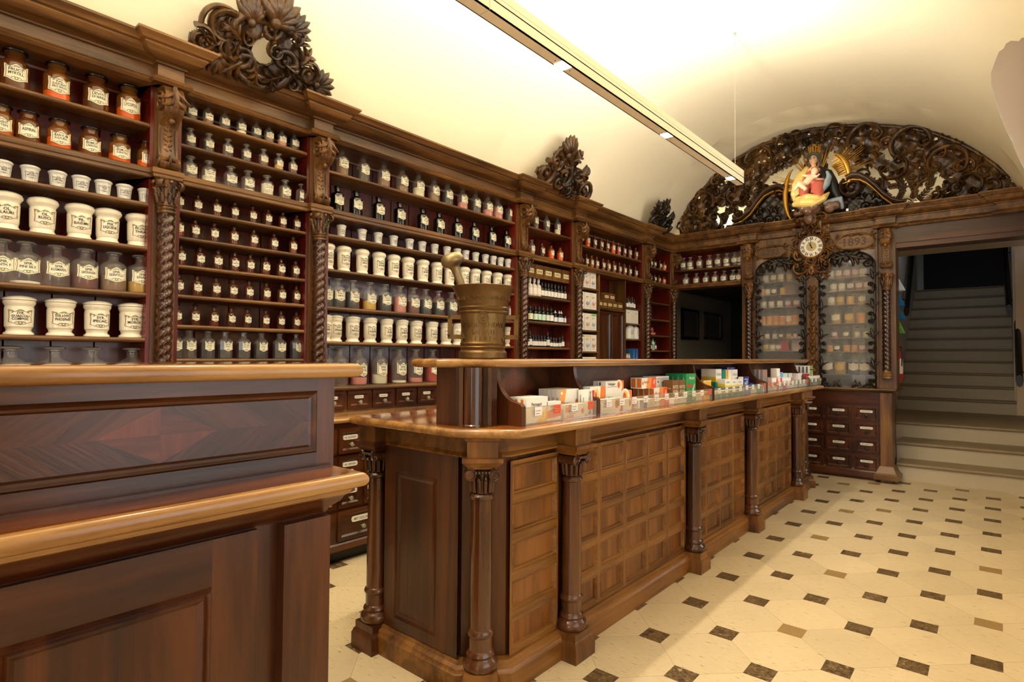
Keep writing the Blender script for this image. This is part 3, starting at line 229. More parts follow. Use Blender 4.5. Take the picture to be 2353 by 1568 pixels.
DATA['boxes'] = [(-1.352,1.6799,1.8118,0.995,1.0918,0.028,(246,243,236),12,'tall white carton with a yellow swoosh,nearest the counter end,first in row',None),(-1.381,1.6799,1.8118,0.995,1.0918,0.028,(246,243,236),12,'tall white carton with a yellow swoosh,nearest the counter end,second in row',None),(-1.41,1.6799,1.8118,0.995,1.0918,0.028,(246,243,236),12,'tall white carton with a yellow swoosh,nearest the counter end,third in row',None),(-1.352,1.8075,1.9013,0.995,1.0691,0.03,(246,243,236),13,'white carton with an orange wave behind the first tray',None),(-1.356,1.9375,2.0833,0.995,1.0492,0.03,(246,243,236),14,'white and orange vitamin carton low behind the first tray',None),(-1.42,1.9892,2.1311,0.995,1.1071,0.022,(246,243,236),14,'white and orange vitamin carton standing behind the first tray,first in row','vitamin cartons in the first tray'),(-1.443,1.9892,2.1311,0.995,1.1071,0.022,(246,243,236),14,'white and orange vitamin carton standing behind the first tray,second in row','vitamin cartons in the first tray'),(-1.466,1.9892,2.1311,0.995,1.1071,0.022,(246,243,236),14,'white and orange vitamin carton standing behind the first tray,third in row','vitamin cartons in the first tray'),(-1.489,1.9892,2.1311,0.995,1.1071,0.022,(246,243,236),14,'white and orange vitamin carton standing behind the first tray,fourth in row','vitamin cartons in the first tray'),(-1.512,1.9892,2.1311,0.995,1.1071,0.022,(246,243,236),14,'white and orange vitamin carton standing behind the first tray,fifth in row','vitamin cartons in the first tray'),(-1.358,2.1103,2.1664,0.995,1.1031,0.05,(246,243,236),15,'upright white carton with a red drop at the first divider',None),(-1.43,2.3777,2.6327,0.995,1.0805,0.075,(246,243,236),16,'long white and orange gel carton,lower of the stacked pair',None),(-1.43,2.3777,2.5481,1.0805,1.1302,0.07,(246,243,236),17,'white and orange gel carton,upper of the stacked pair',None),(-1.41,2.209,2.3367,0.995,1.1113,0.04,(246,243,236),18,'white and orange gel carton standing just right of the first divider',None),(-1.352,2.2073,2.3989,0.995,1.0559,0.035,(246,243,236),19,'wide white gel carton with blue lettering behind the second tray',None),(-1.356,2.4122,2.503,0.995,1.0476,0.035,(246,243,236),20,'small white and orange gel carton behind the second tray',None),(-1.356,2.5759,2.7357,0.995,1.035,0.08,(246,243,236),21,'grey and white carton behind the second tray',None),(-1.354,2.7341,2.9002,0.995,1.0288,0.03,(246,243,236),22,'white and orange gel carton low at the second price card row',None),(-1.42,2.8628,3.0194,0.995,1.0809,0.03,(246,243,236),22,'orange gel carton in the lower row of four,first in row','orange gel cartons'),(-1.452,2.8628,3.0194,0.995,1.0809,0.03,(246,243,236),22,'orange gel carton in the lower row of four,second in row','orange gel cartons'),(-1.484,2.8628,3.0194,0.995,1.0809,0.03,(246,243,236),22,'orange gel carton in the lower row of four,third in row','orange gel cartons'),(-1.516,2.8628,3.0194,0.995,1.0809,0.03,(246,243,236),22,'orange gel carton in the lower row of four,fourth in row','orange gel cartons'),(-1.43,2.7404,2.9006,1.0809,1.1373,0.032,(246,243,236),22,'orange gel carton in the upper row,first in row','orange gel cartons'),(-1.464,2.7404,2.9006,1.0809,1.1373,0.032,(246,243,236),22,'orange gel carton in the upper row,second in row','orange gel cartons'),(-1.47,2.9844,3.1487,0.995,1.1388,0.08,(246,243,236),23,'white carton with small print behind the orange cartons',None),(-1.42,3.2746,3.4164,0.995,1.1497,0.032,(40,160,92),24,'tall green carton with a red stripe,first in row','green cartons behind the second tray'),(-1.453,3.2746,3.4164,0.995,1.1497,0.032,(40,160,92),24,'tall green carton with a red stripe,second in row','green cartons behind the second tray'),(-1.486,3.2746,3.4164,0.995,1.1497,0.032,(40,160,92),24,'tall green carton with a red stripe,third in row','green cartons behind the second tray'),(-1.519,3.2746,3.4164,0.995,1.1497,0.032,(40,160,92),24,'tall green carton with a red stripe,fourth in row','green cartons behind the second tray'),(-1.4,3.0461,3.1266,0.995,1.1181,0.055,(128,84,42),25,'brown herbal syrup carton,left of the pair',None),(-1.4,3.1324,3.2192,0.995,1.1157,0.055,(128,84,42),25,'brown herbal syrup carton,right of the pair',None),(-1.43,3.5665,3.6892,0.995,1.0994,0.028,(246,190,32),26,'yellow carton with a red band,first in row','yellow cartons beside the divider'),(-1.459,3.5665,3.6892,0.995,1.0994,0.028,(246,190,32),26,'yellow carton with a red band,second in row','yellow cartons beside the divider'),(-1.488,3.5665,3.6892,0.995,1.0994,0.028,(246,190,32),26,'yellow carton with a red band,third in row','yellow cartons beside the divider'),(-1.354,2.9625,3.1253,0.995,1.023,0.03,(246,243,236),27,'flat white carton low behind the brown cartons',None),(-1.354,3.1342,3.2601,0.995,1.0364,0.03,(60,160,104),28,'green carton low behind the second tray',None),(-1.354,3.2792,3.3703,0.995,1.0357,0.03,(238,232,214),29,'cream carton low behind the second tray',None),(-1.354,3.3803,3.5071,0.995,1.0409,0.03,(246,190,32),30,'yellow carton low behind the second tray',None),(-1.354,3.5787,3.6751,0.995,1.0358,0.04,(246,243,236),31,'teal and yellow carton,first of five behind the third tray','teal cartons low in the third tray'),(-1.354,3.6827,3.7756,0.995,1.0349,0.04,(246,243,236),31,'teal and yellow carton,second of five behind the third tray','teal cartons low in the third tray'),(-1.354,3.7835,3.8803,0.995,1.0341,0.04,(246,243,236),31,'teal and yellow carton,third of five behind the third tray','teal cartons low in the third tray'),(-1.354,3.8886,3.9896,0.995,1.0333,0.04,(246,243,236),31,'teal and yellow carton,fourth of five behind the third tray','teal cartons low in the third tray'),(-1.354,3.9982,4.1038,0.995,1.0324,0.04,(246,243,236),31,'teal and yellow carton,fifth of five behind the third tray','teal cartons low in the third tray'),(-1.41,3.883,3.9942,0.995,1.1016,0.05,(246,243,236),31,'teal and yellow carton,left of three in the middle row','teal cartons in the middle row'),(-1.41,3.9984,4.1147,0.995,1.0985,0.05,(246,243,236),31,'teal and yellow carton,middle of three in the middle row','teal cartons in the middle row'),(-1.41,4.1191,4.2364,0.995,1.0953,0.05,(246,243,236),31,'teal and yellow carton,right of three in the middle row','teal cartons in the middle row'),(-1.46,3.8511,3.9548,0.995,1.1692,0.05,(246,243,236),31,'teal and yellow carton in the top row left,first in row',None),(-1.511,3.8511,3.9548,0.995,1.1692,0.05,(246,243,236),31,'teal and yellow carton in the top row left,second in row',None),(-1.46,3.9711,4.0543,0.995,1.1632,0.05,(20,140,130),32,'plain teal carton in the top row',None),(-1.46,4.0628,4.149,0.995,1.1619,0.05,(246,243,236),33,'plain white and yellow carton in the top row',None),(-1.46,4.1533,4.2717,0.995,1.162,0.05,(246,243,236),31,'teal and yellow carton in the top row right',None),(-1.5,4.1829,4.3356,1.1638,1.1775,0.07,(38,58,150),34,'flat blue carton lying on top of the teal cartons',None),(-1.41,4.2457,4.3687,0.995,1.1094,0.035,(38,58,150),35,'upright blue carton right of the teal cartons',None),(-1.354,4.1127,4.2231,0.995,1.0345,0.04,(120,120,180),36,'violet blue carton low in the third tray',None),(-1.354,4.2325,4.3628,0.995,1.0359,0.04,(232,226,206),37,'cream carton low in the third tray',None),(-1.354,4.3727,4.4788,0.995,1.0376,0.04,(80,150,100),38,'green carton low in the third tray',None),(-1.354,4.4892,4.5892,0.995,1.0401,0.04,(246,243,236),39,'white and blue carton low beside the fourth divider',None),(-1.43,4.4503,4.7522,0.995,1.0567,0.05,(36,60,170),40,'long low blue carton in the third tray',None),(-1.39,4.7556,4.8752,0.995,1.0927,0.03,(140,132,128),41,'silver grey carton in the lower row right of the fourth divider,first in row','silver cartons'),(-1.421,4.7556,4.8752,0.995,1.0927,0.03,(140,132,128),41,'silver grey carton in the lower row right of the fourth divider,second in row','silver cartons'),(-1.452,4.7556,4.8752,0.995,1.0927,0.03,(140,132,128),41,'silver grey carton in the lower row right of the fourth divider,third in row','silver cartons'),(-1.4,4.6632,4.773,0.995,1.1548,0.03,(140,132,128),41,'silver grey carton on top beside the fourth divider,first in row','silver cartons'),(-1.431,4.6632,4.773,0.995,1.1548,0.03,(140,132,128),41,'silver grey carton on top beside the fourth divider,second in row','silver cartons'),(-1.462,4.6632,4.773,0.995,1.1548,0.03,(140,132,128),41,'silver grey carton on top beside the fourth divider,third in row','silver cartons'),(-1.4,5.0357,5.1197,0.995,1.1606,0.05,(246,243,236),42,'tall white carton with a red lower half',None),(-1.38,4.8516,4.9457,0.995,1.0861,0.03,(246,243,236),43,'small white carton beside the red and white one',None),(-1.42,5.2018,5.2791,0.995,1.1248,0.04,(246,243,236),44,'narrow white carton with a blue top',None),(-1.42,5.2857,5.4191,0.995,1.1153,0.04,(206,222,214),45,'pale green carton in the fourth tray',None),(-1.42,5.4327,5.5652,0.995,1.1125,0.04,(214,222,210),46,'whitish green carton in the fourth tray',None),(-1.4,5.6891,5.8257,0.995,1.1063,0.09,(242,232,228),47,'wide white carton with faint print in the fourth tray',None),(-1.38,5.0552,5.2203,0.995,1.082,0.03,(246,243,236),48,'white and red carton in the middle of the fourth tray',None),(-1.38,5.2465,5.4083,0.995,1.0773,0.03,(246,243,236),49,'white carton with a red corner in the fourth tray',None),(-1.354,4.6707,4.7602,0.995,1.0272,0.03,(200,204,192),7,'first small carton in the low front row of the fourth tray','low cartons in the fourth tray'),(-1.354,4.7716,4.876,0.995,1.0288,0.03,(232,230,206),50,'second small carton in the low front row of the fourth tray','low cartons in the fourth tray'),(-1.354,4.8879,4.9177,0.995,1.0317,0.03,(206,90,60),7,'third small carton in the low front row of the fourth tray','low cartons in the fourth tray'),(-1.354,4.9297,5.0212,0.995,1.0348,0.03,(246,243,236),51,'fourth small carton in the low front row of the fourth tray','low cartons in the fourth tray'),(-1.354,5.0336,5.1476,0.995,1.0368,0.03,(214,96,90),52,'fifth small carton in the low front row of the fourth tray','low cartons in the fourth tray'),(-1.354,5.1735,5.32,0.995,1.0377,0.03,(246,243,236),53,'sixth small carton in the low front row of the fourth tray','low cartons in the fourth tray'),(-1.354,5.3473,5.452,0.995,1.039,0.03,(246,243,236),54,'seventh small carton in the low front row of the fourth tray','low cartons in the fourth tray'),(-1.354,5.4662,5.5382,0.995,1.042,0.03,(170,200,180),7,'eighth small carton in the low front row of the fourth tray','low cartons in the fourth tray'),(-1.354,5.5528,5.7717,0.995,1.0436,0.03,(246,243,236),55,'ninth small carton in the low front row of the fourth tray','low cartons in the fourth tray'),(-1.354,5.7873,5.8665,0.995,1.0454,0.03,(246,243,236),56,'tenth small carton in the low front row of the fourth tray','low cartons in the fourth tray'),(-1.4,5.8568,6.0992,0.995,1.0959,0.05,(190,30,26),57,'dark red carton beside the last divider',None),(-1.42,6.2034,6.3246,0.995,1.1717,0.034,(246,243,236),58,'tall white and green carton at the far end of the counter,first in row','tall green cartons at the far end'),(-1.455,6.2034,6.3246,0.995,1.1717,0.034,(246,243,236),58,'tall white and green carton at the far end of the counter,second in row','tall green cartons at the far end'),(-1.49,6.2034,6.3246,0.995,1.1717,0.034,(246,243,236),58,'tall white and green carton at the far end of the counter,third in row','tall green cartons at the far end'),(-1.525,6.2034,6.3246,0.995,1.1717,0.034,(246,243,236),58,'tall white and green carton at the far end of the counter,fourth in row','tall green cartons at the far end'),(-1.354,5.9393,6.0473,0.995,1.0391,0.03,(40,110,50),7,'first green carton in the last tray','green cartons in the last tray'),(-1.354,6.0557,6.1672,0.995,1.0401,0.03,(190,200,190),59,'second green carton in the last tray','green cartons in the last tray'),(-1.354,6.176,6.2554,0.995,1.0415,0.03,(120,170,130),60,'third green carton in the last tray','green cartons in the last tray'),(-1.354,6.2643,6.3641,0.995,1.0432,0.03,(50,140,40),61,'fourth green carton in the last tray','green cartons in the last tray'),(-1.38,6.0452,6.4306,0.995,1.0743,0.022,(246,243,236),62,'white carton lying above the last tray',None)]
DATA['marks'] = [[('r',0.2,0.7,0.72,0.76,(190,150,140)),('r',0.2,0.5,0.66,0.69,(190,150,140)),('p',[(0.15,0.3),(0.4,0.5),(0.6,0.36),(0.85,0.52),(0.8,0.3),(0.5,0.2)],(160,170,190)),('r',0.2,0.9,0.12,0.14,(160,170,190))],[('r',0.2,0.7,0.72,0.76,(200,110,100)),('r',0.2,0.5,0.66,0.69,(200,110,100)),('p',[(0.15,0.3),(0.4,0.5),(0.6,0.36),(0.85,0.52),(0.8,0.3),(0.5,0.2)],(206,150,140)),('r',0.2,0.9,0.12,0.14,(206,150,140))],[('r',0.2,0.7,0.72,0.76,(190,110,90)),('r',0.2,0.5,0.66,0.69,(190,110,90)),('p',[(0.15,0.3),(0.4,0.5),(0.6,0.36),(0.85,0.52),(0.8,0.3),(0.5,0.2)],(150,150,180)),('r',0.2,0.9,0.12,0.14,(150,150,180))],[('r',0.2,0.7,0.72,0.76,(206,110,80)),('r',0.2,0.5,0.66,0.69,(206,110,80)),('p',[(0.15,0.3),(0.4,0.5),(0.6,0.36),(0.85,0.52),(0.8,0.3),(0.5,0.2)],(216,150,130)),('r',0.2,0.9,0.12,0.14,(216,150,130))],[('r',0.2,0.7,0.72,0.76,(190,150,140)),('r',0.2,0.5,0.66,0.69,(190,150,140)),('p',[(0.15,0.3),(0.4,0.5),(0.6,0.36),(0.85,0.52),(0.8,0.3),(0.5,0.2)],(160,170,190)),('r',0.2,0.9,0.12,0.14,(160,170,190)),('r',0.1,0.9,0.86,0.97,(110,190,90))],[('r',0.2,0.7,0.72,0.76,(206,110,80)),('r',0.2,0.5,0.66,0.69,(206,110,80)),('p',[(0.15,0.3),(0.4,0.5),(0.6,0.36),(0.85,0.52),(0.8,0.3),(0.5,0.2)],(216,150,130)),('r',0.2,0.9,0.12,0.14,(216,150,130)),('r',0.1,0.9,0.86,0.97,(110,190,90))],[('r',0.2,0.7,0.72,0.76,(190,150,140)),('r',0.2,0.5,0.66,0.69,(190,150,140)),('p',[(0.15,0.3),(0.4,0.5),(0.6,0.36),(0.85,0.52),(0.8,0.3),(0.5,0.2)],(160,170,190)),('r',0.2,0.9,0.12,0.14,(160,170,190)),('r',0.1,0.9,0.86,0.97,(236,190,120))],[],[('r',0.1,0.25,0.75,0.8,(150,150,150)),('r',0.75,0.9,0.75,0.8,(150,150,150)),('r',0.4,0.7,0.3,0.7,(226,216,180))],[('p',[(0.3,0.3),(0.5,0.9),(0.7,0.3)],(120,170,210)),('r',0.3,0.7,0.1,0.2,(246,243,236))],[('r',0.2,0.8,0.2,0.25,(190,120,110))],[('r',0.2,0.8,0.3,0.34,(180,120,120))],[('p',[(0.42,0),(1,0),(1,0.62),(0.86,0.36)],(246,190,32)),('c',0.78,0.25,0.17,0.13,(250,224,40)),('t','S',0.78,0.16,0.2,(210,160,20)),('t','Pernagol',0.46,0.66,0.13,(52,44,60),0.86),('t','Orione',0.42,0.34,0.055,(150,150,150),0.3),('r',0.04,0.5,0.22,0.228,(240,196,190)),('r',0.04,0.3,0.1,0.108,(240,196,190)),('sr',0,0.45,0.1,0.92,(238,122,36))],[('t','orocillina',0.5,0.7,0.13,(150,150,150),0.92),('p',[(0,0.12),(0,0.5),(0.5,0.62),(1,0.66),(1,0.2),(0.5,0.14)],(238,122,36)),('r',0,1,0.0,0.1,(250,240,230)),('r',0.3,1,0.42,0.45,(246,243,236))],[('p',[(0,0.4),(0,1),(0.34,1),(0.2,0.4)],(246,164,84)),('c',0.09,0.86,0.06,0.05,(246,243,236)),('t','Cebion',0.24,0.4,0.14,(84,30,110),0.36),('t','500 mg',0.56,0.4,0.09,(120,90,130),0.22),('c',0.87,0.42,0.19,0.075,(238,122,36)),('c',0.87,0.42,0.04,0.016,(246,243,236)),('r',0.03,0.5,0.27,0.31,(206,110,100)),('r',0.03,0.4,0.02,0.2,(240,170,120)),('sr',0.2,0.7,0.1,0.7,(206,186,190))],[('v','Borocillina',0.42,0.5,0.34,(52,44,60),0.9),('p',[(0.55,0.98),(0.95,0.98),(0.85,0.55),(0.68,0.55)],(222,66,50)),('r',0.66,0.9,0.02,0.3,(214,50,44)),('r',0.72,0.84,0.12,0.26,(246,243,236)),('sr',0.2,0.3,0.1,0.8,(150,150,150)),('sr',0.5,0.58,0.1,0.7,(150,150,150))],[('r',0.72,1,0,1,(238,122,36)),('c',0.72,0.5,0.62,0.2,(246,243,236)),('c',0.73,0.62,0.36,0.1,(250,206,70)),('c',0.7,0.58,0.3,0.065,(206,92,70)),('t','Voltalgen',0.22,0.4,0.34,(52,44,60),0.3),('sr',0.1,0.9,0.1,0.9,(240,196,190))],[('r',0.72,1,0,1,(238,122,36)),('c',0.72,0.5,0.62,0.2,(246,243,236)),('c',0.73,0.62,0.36,0.1,(250,206,70)),('c',0.7,0.58,0.3,0.065,(206,92,70)),('t','Voltalgen',0.3,0.6,0.26,(52,44,60),0.44),('r',0.08,0.6,0.42,0.47,(150,150,150)),('sr',0.3,0.36,0.2,0.9,(150,150,150)),('sr',0.5,0.6,0.2,0.9,(52,44,60))],[('p',[(0.62,0),(1,0),(1,1),(0.7,1)],(238,122,36)),('c',0.4,0.5,0.46,0.24,(246,243,236)),('c',0.42,0.55,0.36,0.18,(250,206,70)),('c',0.36,0.5,0.3,0.1,(206,92,70))],[('r',0.72,1,0,1,(238,122,36)),('c',0.72,0.5,0.62,0.2,(246,243,236)),('c',0.73,0.62,0.36,0.1,(250,206,70)),('c',0.7,0.58,0.3,0.065,(206,92,70)),('t','Voltaren',0.26,0.62,0.17,(90,92,110),0.46),('t','emulgel 1% gel',0.24,0.42,0.1,(120,170,216),0.42),('r',0.03,0.5,0.2,0.215,(150,150,150)),('r',0.03,0.5,0.12,0.135,(150,150,150))],[('r',0.72,1,0,1,(238,122,36)),('c',0.72,0.5,0.62,0.2,(246,243,236)),('c',0.73,0.62,0.36,0.1,(250,206,70)),('c',0.7,0.58,0.3,0.065,(206,92,70))],[('p',[(0.0,0),(0.25,0),(0.32,0.6),(0.1,1),(0,1)],(170,174,184)),('p',[(0.25,0),(0.46,0),(0.5,0.55),(0.4,0.9),(0.28,0.6)],(96,102,140)),('t','biosanon',0.74,0.5,0.14,(206,92,84),0.46),('r',0.5,0.95,0.1,0.4,(214,214,204)),('sr',0.1,0.9,0.1,0.9,(176,172,180))],[('p',[(0.3,0),(1,0),(1,1),(0.4,1)],(246,152,60)),('p',[(0.62,0),(1,0),(1,1),(0.7,1)],(240,84,34)),('t','Fenistil',0.32,0.5,0.24,(150,70,60),0.4),('p',[(0.8,0.5),(0.88,0.84),(0.94,0.7),(0.86,0.36)],(252,214,190)),('p',[(0,0.5),(0.06,0.3),(0.12,0.5),(0.06,0.75)],(238,122,36)),('sr',0.12,0.9,0.1,0.95,(226,120,40))],[('r',0.05,0.95,0.86,0.94,(206,206,222)),('r',0.1,0.2,0.76,0.82,(52,44,60)),('r',0.5,0.62,0.72,0.78,(52,44,60)),('r',0.78,0.9,0.72,0.78,(52,44,60)),('t','PE',0.2,0.5,0.12,(228,150,170),0.3),('r',0.4,0.9,0.5,0.52,(150,150,150)),('r',0.4,0.9,0.42,0.44,(150,150,150))],[('t','Mesolat',0.6,0.78,0.11,(246,243,236),0.74),('r',0.06,0.62,0.48,0.58,(226,58,30)),('p',[(0.56,0.3),(0.86,0.62),(0.9,0.58),(0.72,0.18)],(214,232,220)),('r',0.1,0.2,0.26,0.3,(246,243,236)),('sp',[(0.3,0.6),(0.5,0.92),(0.7,0.6)],(190,220,200))],[('t','PHYTO',0.5,0.6,0.16,(240,228,200),0.86),('t','BRON',0.5,0.38,0.16,(240,228,200),0.8),('p',[(0.5,0.3),(0.66,0.56),(0.82,0.3)],(246,190,32)),('sr',0.2,0.8,0.2,0.25,(196,160,110)),('sr',0.2,0.8,0.6,0.65,(196,160,110))],[('r',0.2,0.95,0.42,0.62,(196,60,40)),('t','eufons',0.58,0.47,0.1,(246,243,236),0.7),('r',0,1,0.94,1,(246,243,236)),('sr',0.9,1,0,1,(246,243,236))],[('r',0.3,0.48,0.56,0.66,(150,150,150)),('r',0.8,1,0.56,0.66,(150,150,150)),('r',0.1,0.7,0.3,0.33,(150,150,150))],[('r',0.06,0.62,0.48,0.58,(226,58,30)),('p',[(0.56,0.3),(0.86,0.62),(0.9,0.58),(0.72,0.18)],(214,232,220))],[('p',[(0.8,0),(1,0),(1,1),(0.9,0.6)],(238,122,36))],[('r',0.1,0.9,0.55,0.72,(196,80,40)),('r',0,1,0.1,0.2,(250,216,120))],[('r',0,1,0.0,0.5,(20,140,130)),('r',0,1,0.5,0.62,(240,212,60)),('t','COREGA',0.5,0.74,0.1,(150,150,150),0.8),('p',[(0.72,0.06),(0.86,0.42),(0.92,0.3),(0.84,0.05)],(246,243,236)),('sr',0,1,0,0.5,(20,140,130)),('sr',0,1,0.5,0.7,(236,206,60))],[('r',0.75,1,0,1,(246,190,32))],[('r',0,0.25,0,1,(246,190,32))],[('r',0.4,0.75,0.35,0.55,(246,243,236)),('r',0,0.06,0,1,(246,243,236))],[('t','NEXIT',0.5,0.5,0.16,(246,243,236),0.8),('r',0.2,0.8,0.82,0.86,(246,243,236)),('r',0.5,0.8,0.7,0.74,(246,243,236)),('sr',0,1,0,1,(246,243,236))],[('r',0.1,0.8,0.4,0.45,(246,243,236))],[('r',0.1,0.5,0.7,0.85,(200,190,160))],[('c',0.5,0.4,0.12,0.2,(120,200,120))],[('r',0,0.2,0,1,(110,130,180)),('r',0.3,0.6,0.6,0.64,(60,120,90))],[('r',0.3,0.34,0,1,(20,40,130)),('r',0.6,0.64,0,1,(20,40,130))],[('r',0.1,0.8,0.7,0.9,(190,120,110)),('p',[(0.1,0.2),(0.3,0.5),(0.5,0.2)],(226,120,60)),('p',[(0.5,0.1),(0.95,0.7),(0.95,0.1)],(176,170,168)),('sr',0,0.3,0,1,(196,204,212))],[('r',0,1,0,0.5,(226,58,30)),('sr',0,1,0.0,0.42,(236,72,30)),('r',0,0.8,0.5,0.6,(240,196,190))],[('r',0.1,0.8,0.4,0.5,(52,44,60))],[('r',0,1,0.6,1,(120,170,216))],[('r',0.3,0.7,0.55,0.62,(52,44,60))],[('r',0,0.1,0,1,(100,120,100))],[('r',0.1,0.6,0.3,0.36,(52,44,60)),('sr',0.1,0.9,0.2,0.8,(250,244,240))],[('r',0.0,0.3,0.0,1,(206,70,50))],[('r',0.8,1,0.4,1,(226,58,30))],[('r',0.8,1,0,1,(238,122,36))],[('r',0.2,0.8,0,1,(200,214,220))],[('r',0.7,1,0,1,(240,190,160))],[('r',0.2,0.8,0.6,0.68,(52,44,60))],[('r',0.1,0.7,0.2,0.26,(52,44,60))],[('r',0.1,0.15,0.2,0.7,(52,44,60))],[('r',0,0.7,0,1,(190,70,60))],[('p',[(0,0),(0,0.9),(0.3,0.4),(1,0.0)],(60,20,16)),('r',0.3,0.7,0.7,0.76,(230,180,170))],[('p',[(0,0.2),(1,0.6),(1,1),(0,1)],(150,186,110)),('r',0.1,0.9,0.75,0.82,(52,44,60)),('p',[(0.3,0.0),(1,0),(1,0.5)],(80,150,90)),('sr',0.1,0.4,0.6,0.95,(52,44,60))],[('r',0.2,0.8,0.4,0.5,(30,150,88))],[('r',0.1,0.9,0.6,0.8,(226,58,30))],[('r',0,1,0.7,1,(246,243,236))],[('r',0.1,0.3,0.4,0.6,(52,44,60)),('r',0.5,0.8,0.5,0.6,(30,150,88))]]
DATA['minidrawers'] = [(4.0682,4.1745,1.975,2.1,'small wooden drawer with paper card,first of five above the dropper bottles'),(4.1778,4.3114,1.975,2.1,'small wooden drawer with paper card,second of five above the dropper bottles'),(4.3148,4.4537,1.975,2.1,'small wooden drawer with paper card,third of five above the dropper bottles'),(4.4572,4.6018,1.975,2.1,'small wooden drawer with paper card,fourth of five above the dropper bottles'),(4.6054,4.756,1.975,2.1,'small wooden drawer with paper card,fifth of five above the dropper bottles'),(5.2969,5.368,1.777,1.8615,'dark index drawer,first of five on top of the cupboard'),(5.3725,5.4632,1.777,1.8615,'dark index drawer,second of five on top of the cupboard'),(5.4678,5.5748,1.777,1.8615,'dark index drawer,third of five on top of the cupboard'),(5.5795,5.6798,1.777,1.8615,'dark index drawer,fourth of five on top of the cupboard'),(5.6846,5.8073,1.777,1.8615,'dark index drawer,fifth of five on top of the cupboard'),(5.395,5.5094,1.8623,1.9475,'dark index drawer,left of two stacked on the lower five'),(5.514,5.6317,1.8623,1.9475,'dark index drawer,right of two stacked on the lower five')]
DATA['cupboard'] = (4.92,6.23,0,1.7765,5.2906,5.8352)
DATA['eshelves'] = [(4.94,5.2706,1.967),(4.94,5.2706,1.744),(4.94,5.2706,1.524),(4.94,5.2706,1.301),(5.8552,6.212,1.815),(5.8552,6.212,1.64),(5.8552,6.212,1.455),(5.8552,6.212,1.156)]
DATA['bags'] = [(6.0696,1.4555,0.17,0.165,'white crumpled bag,left of the pair in the right column'),(6.2244,1.4555,0.17,0.16,'white crumpled bag,right of the pair in the right column')]
DATA['pink'] = (6.6092,1.5205)
DATA['pictures'] = [(8.1091,8.7151,1.5136,1.978,(22,18,14),'black framed picture on the grey corridor wall,left one'),(8.9851,9.6631,1.5373,1.9742,(84,58,28),'narrow gilt framed picture on the grey corridor wall,right one')]
DATA['rack'] = (7.5282,7.7819,1.2591,1.8978)
DATA['extinguisher'] = (-0.849,7.42,1.0069,0.4045)
DATA['brushes'] = [(-0.8274,7.4,2.1304,(206,216,220),'white brush bundle hanging at the cabinet side by the stairs'),(-0.8287,7.4,1.9655,(30,110,170),'bright blue brush bundle hanging at the cabinet side by the stairs'),(-0.83,7.4,1.8196,(24,100,150),'dark blue brush bundle hanging at the cabinet side by the stairs'),(-0.8234,7.4,1.6689,(90,150,60),'green brush bundle hanging at the cabinet side by the stairs')]

